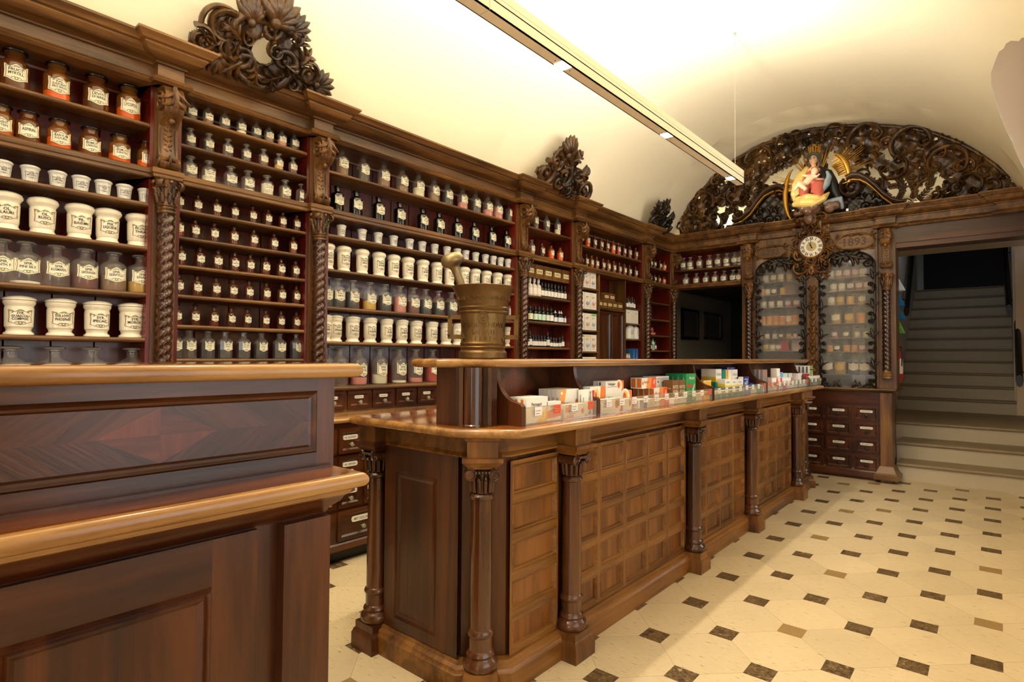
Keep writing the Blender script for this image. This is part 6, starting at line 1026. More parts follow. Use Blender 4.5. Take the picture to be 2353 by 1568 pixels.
def main_counter():
    L = (-1.6, 3.8, 0); T = off(L)
    r = thing('sales_counter', L, 'long walnut counter with columns and gridded front panels bearing medicine boxes', 'counter')
    def new(): m = MB(); m.M = T; return m
    xf, xb = -1.42, -2.25
    y0, y1 = 1.53, 6.14
    ch = 0.17
    ch = .13; xb = -2.10
    body = [(xf, y0 + ch), (xf, y1 - ch), (xf - ch, y1), (xb, y1), (xb, y0), (xf - ch, y0)]
    m = new(); m.slab(body, [(-.02, .0), (-.02, .955)], 0); m.build('carcass', DARKW, r, smooth=False)
    m = new(); m.slab(body, [(.0, .0), (.036, .0), (.036, .075), (.028, .084), (.026, .092), (.012, .1), (.008, .112), (-.01, .114)], 0); m.build('plinth', COUNTER_F, r)
    m = new(); m.slab(body, [(-.01, .866), (.012, .868), (.012, .874), (.006, .88), (.0, .886), (.0, .95), (-.01, .956)], 0); m.build('frieze', COUNTER_F, r)
    top = [(-1.275, 1.56), (-1.275, 6.10), (-1.475, 6.26), (-2.10, 6.26), (-2.10, 1.412), (-1.475, 1.412)]
    m = new(); m.slab(top, bullnose(.956, .99), 0, 1); m.build('worktop', [EDGE, TOPW], r, angle=30)
    F = FL(xf)
    V = []
    for k in range(5): V += [.130 + .1465 * k, .130 + .1465 * k + .116]
    cols = [2.03, 3.306, 4.342, 5.57]
    def bayp(a, b, n, name='front_panel'):
        st = .028 if n > 1 else .012; w_ = (b - a - st * (n + 1)) / n
        U = []
        for k in range(n): U += [a + st + k * (w_ + st), a + st + k * (w_ + st) + w_]
        m = new(); gridpanel(m, F, U, V, st, 0.0, (0, 1), .016); m.build(name, [COUNTER_F, COUNTER, COUNTER_FZ], r, smooth=False)
    bayp(y0 + ch + .01, cols[0] - .05, 1); bayp(cols[0] + .02, cols[1] - .035, 5); bayp(cols[1] + .02, cols[2] - .035, 4); bayp(cols[2] + .02, cols[3] - .035, 5); bayp(cols[3] + .05, y1 - ch - .01, 1)
    for y in cols:
        c = thing('column', (0, 0, 0), None, None); c.parent = r
        ccol(c, T, -1.385, y, 0, (COUNTER_FZ, COLW))
    for x, y, a in ((-1.458, y0 + .022, -pi / 4), (-1.458, y1 - .022, pi / 4)):
        c = thing('column', (0, 0, 0), None, None); c.parent = r
        ccol(c, T, x, y, a, (COUNTER_FZ, COLW))
    for y, a in ((y0 - .01, -pi / 2),):
        c = thing('column', (0, 0, 0), None, None); c.parent = r
        ccol(c, T, -2.06, y + .012, a, (DARKW, COLW))
    # end panel
    Fe = FB(y0)
    m = new(); u0, u1 = -1.998, xf - ch - .005
    m.quad(Fe, u0, u0 + .07, .115, .866, .004, 0); m.quad(Fe, u1 - .12, u1, .115, .866, .004, 0); m.quad(Fe, u0 + .07, u1 - .12, .115, .16, .004, 0); m.quad(Fe, u0 + .07, u1 - .12, .77, .866, .004, 0)
    panel(m, Fe, u0 + .07, u1 - .12, .16, .77, .03, .006, .004, (0, 0)); m.build('end_panel', DARKW, r, smooth=False)
    # raised shelf
    m = new(); m.slab([(-1.60, 1.60), (-1.60, 6.10), (-1.625, 6.10), (-1.625, 1.60)], [(0, .99), (0, 1.206)])
    m.build('back_board', DARKWY, r, smooth=False)
    m = new(); F2 = FL(-1.599); B = [1.62] + DATA['brackets'][1:] + [6.10]
    for a, b in zip(B, B[1:]):
        c = (a + b) / 2; hd = min(.13, (b - a) * .2)
        for pts, mi in (([(a, .992), (c, .992), (c - hd, 1.1), (a, 1.1)], 1), ([(a, 1.1), (c - hd, 1.1), (c, 1.204), (a, 1.204)], 0), ([(c, .992), (b, .992), (b, 1.1), (c + hd, 1.1)], 0), ([(c + hd, 1.1), (b, 1.1), (b, 1.204), (c, 1.204)], 1), ([(c, .992), (c + hd, 1.1), (c, 1.204), (c - hd, 1.1)], 2)):
            m.add([F2(u, v, 0) for u, v in pts], [tuple(range(len(pts)))], mi)
    m.build('back_veneer', [VENA, VENB, VENC], r, smooth=False)
    m = new(); m.slab([(-1.43, 1.565), (-1.43, 1.60), (-1.625, 1.60), (-1.625, 1.475), (-1.52, 1.475)], [(0, .99), (0, 1.206)]); m.build('end_post', DARKW, r, smooth=False)
    m = new(); q = Vector((-1.470, 1.515)); t_ = Vector((1, 1)).normalized()
    for s_ in (-.052, .052):
        p_ = q + t_ * s_; c_ = [p_ + Vector(o) for o in ((.014, -.014), (.024, -.004), (-.01, .03), (-.02, .02))]
        m.slab([tuple(k) for k in c_], [(0, .99), (0, 1.206)])
    q += Vector((1, -1)).normalized() * .006
    m.lathe([(.041, .99), (.041, .996), (.037, 1.0), (.037, 1.206)], 24, (q.x, q.y, 0)); m.build('post_column', COLW, r)
    rail = [(-1.414, 1.573), (-1.414, 6.13), (-1.709, 6.13), (-1.709, 1.42), (-1.567, 1.42)]
    m = new(); m.slab(rail, bullnose(1.204, 1.237), 0, 1); m.build('upper_shelf', [EDGE, TOPW], r, angle=30)
    # curved dividers
    for y in DATA['brackets']:
        P_ = [(-1.335, .99), (-1.335, 1.062), (-1.342, 1.07), (-1.36, 1.074)] + [(-1.462 + .102 * (1 - cos(a)), 1.204 - .128 * sin(a)) for a in [radians(80 - 8 * i) for i in range(11)]] + [(-1.60, 1.204), (-1.60, .99)]
        n = len(P_); m = new()
        m.add([(a, y - .012, b) for a, b in P_] + [(a, y + .012, b) for a, b in P_], [tuple(range(n)), tuple(range(2 * n - 1, n - 1, -1))] + [((i + 1) % n, i, i + n, (i + 1) % n + n) for i in range(n)])
        m.build('divider', DARKW, r, angle=30)
    return r
main_counter()
def left_counter():
    L = (-1.5, 0, 0); T = off(L)
    r = thing('sales_counter', L, 'dark walnut counter in the left foreground with diamond veneer above its ledge', 'counter')
    def new(): m = MB(); m.M = T; return m
    ye = 0.735; ys = -1.6
    m = new(); m.box(-2.0, -1.19, ys, ye, 0, .945); m.build('carcass', DARKW, r, smooth=False)
    top = [(-1.085, ys), (-1.085, 0.785), (-2.1, 0.785), (-2.1, ys)]
    m = new(); m.slab(top, [(-.04, .935), (-.03, .94), (-.026, .95)] + [(o, z) for o, z in bullnose(.952, .986)[1:]], 0, 1); m.build('worktop', [EDGE, TOPW], r, angle=30)
    m = new(); m.sweep([(-1.19, ys), (-1.19, ye), (-2.0, ye)], [(-.01, .885), (.004, .888), (.01, .9), (.026, .912), (.034, .925), (.05, .935), (.05, .945), (-.01, .945)]); m.build('frieze', DARKWY, r)
    F = FL(-1.19)
    m = new()
    # right post, dark gap, framed panel
    m.box(-1.20, -1.160, .625, ye, 0, .886); m.build('corner_post', DARKW, r, smooth=False)
    m = new(); m.box(-1.20, -1.176, -.02, .575, 0, .886); fr = m.build('front_frame', DARKW, r, smooth=False)
    F = FL(-1.176)
    m = new(); u0, u1, v0, v1 = .165, .485, .10, .795
    m.quad(F, -.02, u0, 0, .886, .002, 0); m.quad(F, u1, .575, 0, .886, .002, 0); m.quad(F, u0, u1, v1, .886, .002, 1); m.quad(F, u0, u1, 0, v0, .002, 1)
    for a, wa, c, wc in ((0, .002, .006, .012), (.006, .012, .012, .004), (.012, .004, .018, .010), (.018, .010, .03, -.004)):
        o = [(u0 + a, v0 + a), (u1 - a, v0 + a), (u1 - a, v1 - a), (u0 + a, v1 - a)]; i_ = [(u0 + c, v0 + c), (u1 - c, v0 + c), (u1 - c, v1 - c), (u0 + c, v1 - c)]
        m.add([F(u, v, wa) for u, v in o] + [F(u, v, wc) for u, v in i_], [(k, (k + 1) % 4, (k + 1) % 4 + 4, k + 4) for k in range(4)], 0)
    m.quad(F, u0 + .03, u1 - .03, v0 + .03, v1 - .03, -.004, 2); m.build('front_panel', [DARKW, DARKWY, COUNTER], r, smooth=False)
    m = new(); m.tube([(-1.172, -.025, 0.0), (-1.172, -.025, .886)], .012, 10); m.build('bead', COUNTER_FZ, r)
    m = new(); m.box(-1.20, -1.18, ys, -.04, 0, .886); m.build('front_frame', DARKW, r, smooth=False)
    # upper screen
    xs = -1.215
    m = new(); m.box(-1.30, xs - .012, ys, 0.775, .986, 1.196); m.build('screen', DARKW, r, smooth=False)
    F = FL(xs)
    m = new(); a, b = ys, .775
    m.quad(F, b - .045, b, .986, 1.196, 0, 0); m.quad(F, a, b - .045, .986, 1.022, 0, 1); m.quad(F, a, b - .045, 1.165, 1.196, 0, 1)
    m.add([F(b, .986, 0), F(b, 1.196, 0), F(b, 1.196, -.03), F(b, .986, -.03)], [(0, 3, 2, 1)], 0)
    U0, U1, V0, V1 = a, b - .045, 1.022, 1.165
    for q, wa, c, wc in ((0, 0, .004, .004), (.004, .004, .009, -.001), (.009, -.001, .014, -.003), (.014, -.003, .018, -.009)):
        o = [(U0 + q, V0 + q), (U1 - q, V0 + q), (U1 - q, V1 - q), (U0 + q, V1 - q)]; i_ = [(U0 + c, V0 + c), (U1 - c, V0 + c), (U1 - c, V1 - c), (U0 + c, V1 - c)]
        m.add([F(u, v, wa) for u, v in o] + [F(u, v, wc) for u, v in i_], [(k, (k + 1) % 4, (k + 1) % 4 + 4, k + 4) for k in range(4)], 1)
    m.build('screen_frame', [DARKW, DARKWY], r, smooth=False)
    U1 -= .018; V0 += .018; V1 -= .018; vm = (V0 + V1) / 2; um = .405; hd = .105
    m = new(); Q = lambda pts, mi: m.add([F(u, v, -.009) for u, v in pts], [tuple(range(len(pts)))], mi)
    Q([(um, V0), (U1, V0), (U1, vm), (um + hd, vm)], 0); Q([(um + hd, vm), (U1, vm), (U1, V1), (um, V1)], 1)
    Q([(U0, V0), (um, V0), (um - hd, vm), (U0, vm)], 1); Q([(U0, vm), (um - hd, vm), (um, V1), (U0, V1)], 0)
    Q([(um, V0), (um + hd, vm), (um, vm)], 2); Q([(um, vm), (um + hd, vm), (um, V1)], 3); Q([(um - hd, vm), (um, vm), (um, V1)], 2); Q([(um, V0), (um, vm), (um - hd, vm)], 3)
    m.build('veneer', [VENA, VENB, VENC, VEND], r, smooth=False)
    rail = [(-1.17, ys), (-1.17, .825), (-1.52, .825), (-1.52, ys)]
    m = new(); m.slab(rail, bullnose(1.195, 1.229), 0, 1); m.build('upper_shelf', [EDGE, TOPW], r, angle=30)
    m = new(); m.box(-1.2, xs - .005, ys, .76, .984, .992); m.build('base_moulding', DARKWY, r, smooth=False)
left_counter()

# ------------------------------------------------------------------ display trays and medicine boxes
PRICE = P('price_card', (244, 242, 238), 0.4); PRICER = P('price_card_red', (232, 84, 44), 0.4)
def trays():
    B = DATA['brackets'] + [DATA['tray_end']]
    names = ['nearest', 'second', 'third', 'fourth', 'farthest']
    for i, (a, b) in enumerate(zip(B, B[1:])):
        L = (-1.345, (a + b) / 2, .991); T = off(L)
        r = thing('display_tray', L, 'clear acrylic tray front with price cards, %s along the counter edge' % names[i], 'tray', 'acrylic trays on the counter')
        a += .016; b -= .016
        m = MB(); m.M = T; m.box(-1.340, -1.337, a, b, .991, 1.058); m.box(-1.352, -1.3405, a, b, 1.054, 1.057); m.build('tray_front', ACRYL, r, smooth=False)
        m = MB(); m.M = T; m.box(-1.60, -1.341, a, b, .991, .9945); m.build('tray_floor', ACRYL, r, smooth=False)
        n = max(2, int((b - a) / .115)) 
        for k in range(n):
            y = a + (b - a) * (k + .62) / n
            red = (k == n - 1) or (i == 3 and k < 2) or (i == 0 and k == 1)
            m = MB(); m.M = T; w2, h2 = (.022, .016)
            m.box(-1.3365, -1.3358, y - w2, y + w2, 1.024, 1.024 + 2 * h2, 0)
            F = FL(-1.3357)
            for v in (.006, .016): m.quad(F, y - w2 * .8, y + w2 * (.3 if v < .01 else .6), 1.024 + v, 1.024 + v + .003, 0, 1)
            m.build('price_card', [PRICER if red else PRICE, P('price_print', (150, 146, 150), .6)], r, smooth=False)
trays()
_BC = {}
def bcol(c): return P('card_%d_%d_%d' % c, c, 0.42)
def medbox(x, y0, y1, z0, z1, dep, base, marks, label, group=None, side=None, name='medicine_box'):
    """carton: x is its front face; marks are printed shapes on the front (u right, v up, 0..1) and on the side flap"""
    marks = DATA['marks'][marks]; cols = [base]
    def ci(c):
        if c not in cols: cols.append(c)
        return cols.index(c)
    W, H = y1 - y0, z1 - z0
    L = (x - dep / 2, (y0 + y1) / 2, z0); m = MB(); m.M = off(L)
    m.box(x - dep, x, y0, y1, z0, z1, 0)
    F = lambda u, v, w_: (x + w_, y0 + u * W, z0 + v * H)
    S = lambda u, v, w_: (x - dep + u * dep, y0 - w_, z0 + v * H)
    lev = .0004
    for k in marks:
        t = k[0]; e = lev; lev += .00012
        f = F
        if t[0] == 's': f = S; t = t[1:]
        if t == 'r': m.quad(f, k[1], k[2], k[3], k[4], e, ci(k[5]))
        elif t == 'c':
            n = 18; ry = k[3]; rx = k[4] if len(k) > 5 else ry * H / W
            m.add([f(k[1] + rx * cos(2 * pi * i / n), k[2] + ry * sin(2 * pi * i / n), e) for i in range(n)], [tuple(range(n))], ci(k[-1]))
        elif t == 'p': m.add([f(u, v, e) for u, v in k[1]], [tuple(range(len(k[1])))], ci(k[2]))
        elif t == 't': letters(m, k[1], lambda u, v: f(u / W, v / H, e), k[2] * W, k[3] * H, k[4] * H, ci(k[5]), k[6] * W if len(k) > 6 else None, .012)
        elif t == 'v': letters(m, k[1], lambda u, v: f(k[2] - v / W if f is F else k[2] - v / dep, k[3] + u / H, e), 0, 0, k[4] * W, ci(k[5]), k[6] * H if len(k) > 6 else None, .012)
    o = m.build(name, [bcol(c) for c in cols], loc=L, smooth=False)
    return tag(o, label, 'box' if name == 'medicine_box' else 'card', group)
for b_ in DATA['boxes']: medbox(*b_)

# ------------------------------------------------------------------ bronze mortar and pestle
def mortar():
    x, y, z = DATA['mortar']
    L = (x, y, z); r = thing('mortar', L, 'large old bronze mortar with square handles and raised lettering on the counter end', 'mortar')
    r.rotation_euler = (0, 0, radians(-47)); r.scale = (.945, .945, .945)       # inscription (local +x) turned towards the room
    k = 1.0
    pr = [(.098, 0), (.101, .004), (.101, .026), (.097, .032), (.092, .036), (.093, .042), (.097, .047), (.093, .052), (.094, .058), (.097, .062), (.094, .067), (.092, .072), (.0925, .13), (.096, .185), (.101, .19), (.102, .195), (.099, .199), (.103, .205), (.105, .211), (.101, .216), (.106, .232), (.114, .262), (.125, .288), (.131, .296), (.133, .300), (.128, .302), (.120, .290), (.105, .24), (.088, .16), (.08, .06), (.06, .04)]
    MB().lathe(pr, 48).build('bowl', BRONZE, r, angle=30)
    def rad(zz):
        for (a, za), (b, zb) in zip(pr, pr[1:]):
            if za <= zz <= zb and zb > za: return a + (b - a) * (zz - za) / (zb - za)
        return .093
    fn = lambda u, v, o=.0: ((rad(v) + o) * cos(u / .094), (rad(v) + o) * sin(u / .094), v)
    mb = MB()
    for s, v, h, mw in (('FERDINANDVS', .128, .021, .21), ('SALVATI', .100, .019, .14), ('\u00b7 1 7 0 1 \u00b7', .074, .019, .115)):
        vs, fs, x0, x1 = text2d(s, -.005)
        kk = h / .7; kx = min(kk, mw / (x1 - x0)); cx = (x0 + x1) / 2; n = len(vs)
        top = [fn((a - cx) * kx, v + b * kk, .0028) for a, b in vs]; bot = [fn((a - cx) * kx, v + b * kk, -.001) for a, b in vs]
        cnt = {}
        for f in fs:
            for i in range(len(f)):
                e = (f[i], f[(i + 1) % len(f)]); cnt[e] = 1
        sides = [(e[1], e[0], e[0] + n, e[1] + n) for e in cnt if (e[1], e[0]) not in cnt]
        mb.add(top + bot, [tuple(f) for f in fs] + sides)
    # medallion
    ring = lambda rr, o, m=24: [fn(rr * cos(2 * pi * i / m), .166 + rr * sin(2 * pi * i / m), o) for i in range(m)]
    mb.tube(ring(.0215, .001), .0028, 8, closed=True)
    mb.add(ring(.019, .0015), [tuple(range(24))])
    for i in range(7): mb.ball(fn(.009 * cos(i * 2.3) * (i % 3) / 2, .166 + .009 * sin(i * 2.3), .002), .004, 6)
    # zigzag frieze under the rim, ridges at the sides
    for i in range(22):
        u0 = -.19 + .0175 * i
        mb.tube([fn(u0, .240, .001), fn(u0 + .0088, .254, .001), fn(u0 + .0175, .240, .001)], .0016, 5)
        mb.ball(fn(u0 + .0088, .243, .001), .0028, 6); mb.ball(fn(u0, .251, .001), .0022, 6)
    for sg in (-1, 1):
        mb.tube([fn(sg * .115, .07, .001), fn(sg * .09, .082, .002), fn(sg * .112, .108, .001)], .002, 5); mb.tube([fn(sg * .10, .07, .001), fn(sg * .132, .10, .001)], .002, 5)
    mb.build('relief', BRONZE, r, angle=40)
    for sg in (-1, 1):
        mb = MB(); w_ = .0085
        def bar(u0, u1, v0, v1): mb.box(-w_ * 1.2, w_ * 1.2, min(sg * u0, sg * u1), max(sg * u0, sg * u1), v0, v1)
        bar(.088, .146, .165, .183); bar(.130, .148, .088, .183); bar(.088, .146, .082, .100)
        mb.build('handle', BRONZE, r, smooth=False)
    # pestle rests in the bowl
    p0 = Vector((-.0, .035, .055)); 
    px = DATA['pestle']; o = thing('pestle', (x, y, z + .06), 'bronze pestle with a broad mushroom head leaning in the mortar', 'pestle')
    d = Vector(px) - Vector((x, y, z + .06)); Ld = d.length
    o.rotation_euler = d.to_track_quat('Z', 'Y').to_euler()
    pr2 = [(.02, 0), (.026, .01), (.027, .03), (.022, .06), (.0165, .10), (.0155, .2), (.0165, Ld - .07), (.019, Ld - .045), (.026, Ld - .035), (.040, Ld - .028), (.0455, Ld - .018), (.046, Ld - .008), (.042, Ld + .004), (.030, Ld + .013), (.014, Ld + .017), (.002, Ld + .018)]
    MB().lathe(pr2, 32).build('pestle_body', BRASS, o)
mortar()

# ------------------------------------------------------------------ hanging beam lamp
def beam():
    L = (-1.6, 1.6, 2.72); T = off(L)
    r = thing('pendant_beam_lamp', L, 'long cream box-section lamp hung on wires under the vault', 'lamp')
    def new(): m = MB(); m.M = T; return m
    m = new(); ya, yb = -1.7, 4.757; x0, x1, z0, z1 = -1.632, -1.568, 2.661, 2.773
    m.box(x0, x1, ya, yb, z0, z0 + .006); m.box(x0, x0 + .006, ya, yb, z0, z1); m.box(x1 - .006, x1, ya, yb, z0, z1); m.box(x0, x1, yb - .006, yb, z0, z1); m.box(x0, x1, ya, ya + .006, z0, z1)
    m.box(x0, x1, ya, yb, z0 + .05, z0 + .056)
    m.box(x1 - .001, x1 + .0006, ya, yb, z0 + .074, z0 + .0752, 1)
    m.box(x0 - .0006, x1 + .0006, 1.690, 1.692, z0 - .0006, z1, 1)
    m.build('housing', [LAMPW, P('lamp_seam', (190, 176, 146), .6)], r, smooth=False)
    for i in range(6):
        y = 4.53 - 1.14 * i
        m = new(); m.box(-1.626, -1.574, y - .037, y + .037, z0 - .002, z0 + .001); m.build('diffuser', GLOW, r, smooth=False)
        m = new()
        for q in (-.062, .062): m.lathe([(.003, 0), (.003, .002)], 8, (-1.6, y + q, z0 - .0015))
        m.build('screw', BLACK, r)
        l = area('downlight', (-1.6, y, z0 - .006), (0, 0, 0), .05, .07, DOWN, WARM, 165)
    for y in (4.64, 2.73, 0.8):
        m = new(); zt = vz(-1.6); m.tube([(-1.6, y, z0 + .056), (-1.6, y, zt)], .0018, 6); m.lathe([(.005, z1), (.005, z1 + .025)], 8, (-1.6, y, 0)); m.lathe([(.006, zt - .022), (.006, zt - .004), (.010, zt - .003), (.010, zt)], 10, (-1.6, y, 0)); m.build('suspension_wire', STEEL, r)
    m = new(); m.tube([(-1.6, 4.64, vz(-1.6) - .02), (-1.38, 4.64, vz(-1.38) - .012)], .0012, 5); m.build('cable', STEEL, r)
DOWN = 8.0
beam()

# ------------------------------------------------------------------ carved crestings on the cornice
CREST_TILT = math.atan(.61)
def crest(key, x, lab, th=.035, st=.009, mt=CARVE):
    D = DATA[key]; out, holes, feats = D
    u0 = min(p[0] for p in out); u1 = max(p[0] for p in out); v0 = min(p[1] for p in out); v1 = max(p[1] for p in out)
    ca, sa = cos(CREST_TILT), sin(CREST_TILT)
    F = lambda u, v, w_: (-3.13 + v * sa + w_ * ca, u, 2.811 + v * ca - w_ * sa)      # leans out with the vault
    L = F((u0 + u1) / 2, max(v0, 0), 0)
    r = thing('carved_cresting', L, lab, 'carving', 'carved crestings on the cornice')
    m = MB(); m.M = off(L)
    fn = lambda u, v: inside((u, v), out) and not any(inside((u, v), h) for h in holes)
    plate(m, F, fn, u0, u1, v0, v1, st, -.012, .012, 0, lambda u, v: .008 * sin(u * 70) * sin(v * 60))
    m.build('board', mt, r, angle=60)
    m = MB(); m.M = off(L)
    for pl in [out] + holes:
        N = len(pl); pts = []
        for i in range(N):           # smooth the outline a little
            a, b, c = pl[i - 1], pl[i], pl[(i + 1) % N]
            pts.append(((a[0] + 2 * b[0] + c[0]) / 4, (a[1] + 2 * b[1] + c[1]) / 4))
        pts.append(pts[0]); pts.append(pts[1])
        rope(m, F, pts, th * .2, th * .5, .004, 0, [.75 + .25 * sin(i * 1.7) for i in range(len(pts))])
    m.build('moulded_edge', mt, r, angle=70)
    m = MB(); m.M = off(L)
    for f in feats:
        t = f[0]
        if t == 'v': volute(m, F, f[1], f[2], f[3], f[4], f[5], f[6] if len(f) > 6 else 1.4, f[3] * .22, th * .9, .01)
        elif t == 'c': cscroll(m, F, f[1], f[2], f[3], f[4], 1, f[3] * .13, th * .8, .01, 0, f[5])
        elif t == 'a': acanthus(m, F, f[1], f[2], f[3], f[4], .012, 0, 2, th * 1.0)
        elif t == 's': shell(m, F, f[1], f[2], f[3], f[4], .012, 0, 7, f[5])
        elif t == 'b': leaf(m, F, f[1], f[2], f[3], f[4], .5, f[4] * .2, th * .8, .012, 1)
    m.build('scrollwork', [mt, CARVE2], r, angle=70)
crest('crest1', -3.16, 'large dark rococo cresting with an open centre on the cornice above the small bottles')
crest('crest2', -3.16, 'medium dark carved cresting on the cornice above the narrow bay')
crest('crest3', -3.16, 'small dark carved cresting on the cornice near the back corner', .028, .008, BLACKW)
def spotlight():
    p = DATA['spot']; r = thing('spotlight', p, 'round white spotlight on the cornice behind the medium cresting', 'lamp')
    d = Vector((-1.45, 6.95, 3.12)) - Vector(p); r.rotation_euler = d.to_track_quat('Z', 'Y').to_euler()
    MB().lathe([(.03, -.09), (.05, -.085), (.068, -.03), (.082, 0), (.086, .006), (.086, .014), (.078, .016), (.07, .006), (.02, -.02)], 28).build('shade', P('spot_white', (232, 230, 222), .35), r)
    MB().lathe([(.045, .0), (.045, .002)], 20).build('lens', GLOW, r)
    MB().tube([(0, 0, -.085), (0, .06, -.12), (0, .1, -.12)], .008).build('stem', STEEL, r)
    q = Vector(p) + d.normalized() * .03
    spot('spotlight', q, (-1.45, 6.95, 3.12), 260, (1.0, .93, .80), 14, .5, .03)
spotlight()

# ------------------------------------------------------------------ back wall: upper shelves, glazed cabinet, drawers, clock
def back_bay():
    x0, x1 = -3.22, PILX[0][0]; L = ((x0 + x1) / 2, YB, 2.13); T = off(L)
    r = thing('shelf_bay', L, 'two high shelves of clear bottles over the dark doorway in the back corner', 'shelving', 'bays of the wall shelving')
    def new(): m = MB(); m.M = T; return m
    m = new(); m.box(x0, x1, YB + .20, YB + .22, 2.13, 2.61); m.build('back_panel', BACK, r, smooth=False)
    for a in (x0, x1 - .018): m = new(); m.box(a, a + .018, YB, YB + .2, 2.16, 2.61); m.build('side_panel', BACK, r, smooth=False)
    for z in (2.37, 2.156):
        m = new(); m.M = T @ Matrix(((0, 1, 0, 0), (-1, 0, 0, 0), (0, 0, 1, 0), (0, 0, 0, 1)))
        rbar(m, x0 + .01, x1 - .01, z, .024, -(YB + .2), -YB); m.build('shelf', SHELF_X, r)
    m = new(); m.box(x0, x1, YB, YB + .2, 2.61, 2.63); m.build('top_board', SHELF_X, r, smooth=False)
back_bay()
PD = DATA['doors']
def arched(u, v, x0, x1, z0, z1, rise, sq=1.0):
    if u < x0 or u > x1 or v < z0 or v > z1: return False
    c = (x0 + x1) / 2; h = (x1 - x0) / 2
    t = (u - c) / h
    return v <= z1 - rise + rise * sqrt(max(0, 1 - t * t))
def showcase():
    (lx0, lx1), (rx0, rx1), z0, z1 = PD
    X0, X1 = PILX[0][1], PILX[1][0]
    L = ((X0 + X1) / 2, YB, .95); T = off(L)
    r = thing('display_cabinet', L, 'glazed cabinet with two arched carved doors under the clock', 'cabinet')
    def new(): m = MB(); m.M = T; return m
    F = FB(YB - .04)
    m = new()
    cut = lambda u, v: arched(u, v, lx0, lx1, z0, z1, .17) or arched(u, v, rx0, rx1, z0, z1, .17)
    plate(m, F, lambda u, v: not cut(u, v), X0, X1, .95, 2.61, .0105, -.03, 0); m.build('front', SHELF_Z, r, angle=50)
    m = new(); m.box(X0, X1, YB + .34, YB + .36, .95, 2.5); m.build('back_panel', P('case_lining', (92, 88, 82), .8), r, smooth=False)
    m = new(); m.box(X0 - .02, X0, YB, YB + .36, .95, 2.6); m.box(X1, X1 + .02, YB, YB + .36, .95, 2.6); m.box(X0, X1, YB, YB + .36, 2.5, 2.52); m.box(X0, X1, YB, YB + .36, .93, .95); m.build('case', SHELF_Z, r, smooth=False)
    for di, (a, b) in enumerate(((lx0, lx1), (rx0, rx1))):
        c = (a + b) / 2; w_ = (b - a)
        m = new()
        # door frame: carved rim whose inner edge is jagged scrollwork
        def rim(u, v, a=a, b=b, c=c):
            if not arched(u, v, a + .004, b - .004, z0 + .004, z1 - .004, .17): return False
            e = .026 + .012 * sin(v * 38 + di) + .007 * sin(v * 91) + (.02 * max(0, (v - (z1 - .3)) / .3)) + .016 * max(0, 1 - abs(v - z0) / .16)
            top = .038 + .016 * abs(sin((u - c) * 30))
            return not arched(u, v, a + e, b - e, z0 + .045 + .025 * abs(cos((u - c) * 13)), z1 - top, .15)
        plate(m, FB(YB - .05), rim, a, b, z0, z1, .0075, -.01, .006, 0, lambda u, v: .006 * sin(u * 110) * sin(v * 90))
        d = m.build('door', BLACKW, r, angle=60)
        m = new(); Fd = FB(YB - .05)
        o = [(a + .006, z0 + .006)] + [(a + .006, z1 - .17)] + [(c - (w_ / 2 - .006) * cos(t), z1 - .17 + .165 * sin(t)) for t in [pi * i / 20 for i in range(1, 20)]] + [(b - .006, z1 - .17), (b - .006, z0 + .006), (a + .006, z0 + .006)]
        rope(m, Fd, o, .009, .016, .004, 0, [1] * len(o))
        for sg, xx in ((1, a), (-1, b)):
            v = z0 + .12; k = 0
            while v < z1 - .2:
                if k % 2 == 0: cscroll(m, Fd, xx + sg * .062, v + .07, .06, pi if sg > 0 else 0, 1, .009, .022, .006, 0, 2.4); v += .16
                else: acanthus(m, Fd, xx + sg * .022, v, pi / 2 - sg * .12, .13, .008, 0, 1, .018); v += .15
                k += 1
            volute(m, Fd, xx + sg * .075, z1 - .15, .05, pi / 2, sg, 1.4, .011, .024, .006)
            acanthus(m, Fd, c + sg * .01, z1 - .055, (pi if sg < 0 else 0) - sg * .35, .19, .01, 0, 2, .026)
            acanthus(m, Fd, c + sg * .02, z0 + .05, (pi if sg < 0 else 0) + sg * .25, .17, .01, 0, 2, .024)
            volute(m, Fd, xx + sg * .07, z0 + .08, .055, -pi / 2, -sg, 1.4, .012, .024, .006)
        shell(m, Fd, c, z1 - .11, pi / 2, .075, .012, 0, 5, 1.4)
        m.build('carving', BLACKW, d, angle=70)
        m = new(); m.box(a + .01, b - .01, YB - .044, YB - .041, z0 + .01, z1 - .01)
        m.build('pane', PANE, d, smooth=False)
        for zc in DATA['case_shelves'][di]:
            m = new(); m.box(a + .012, b - .012, YB + .02, YB + .335, zc - .006, zc); m.build('glass_shelf', P('case_shelf', (150, 120, 92), .4), r, smooth=False)
    # carved centre stile, plaques and surround
    m = new(); cx = (lx1 + rx0) / 2; Fc = FB(YB - .04)
    v = 1.0; k = 0
    while v < 2.02:
        for sg in (-1, 1): leaf(m, Fc, cx, v, pi / 2 - sg * .6, .09, sg * 1.1, .014, .026, .004)
        m.ball(Fc(cx, v + .02, .015), .017, 8)
        if k % 3 == 1:
            for sg in (-1, 1): volute(m, Fc, cx + sg * .028, v + .05, .024, pi / 2, sg, 1.3, .006, .02, .004)
        v += .075; k += 1
    m.build('centre_stile_carving', CARVE3, r, angle=70)
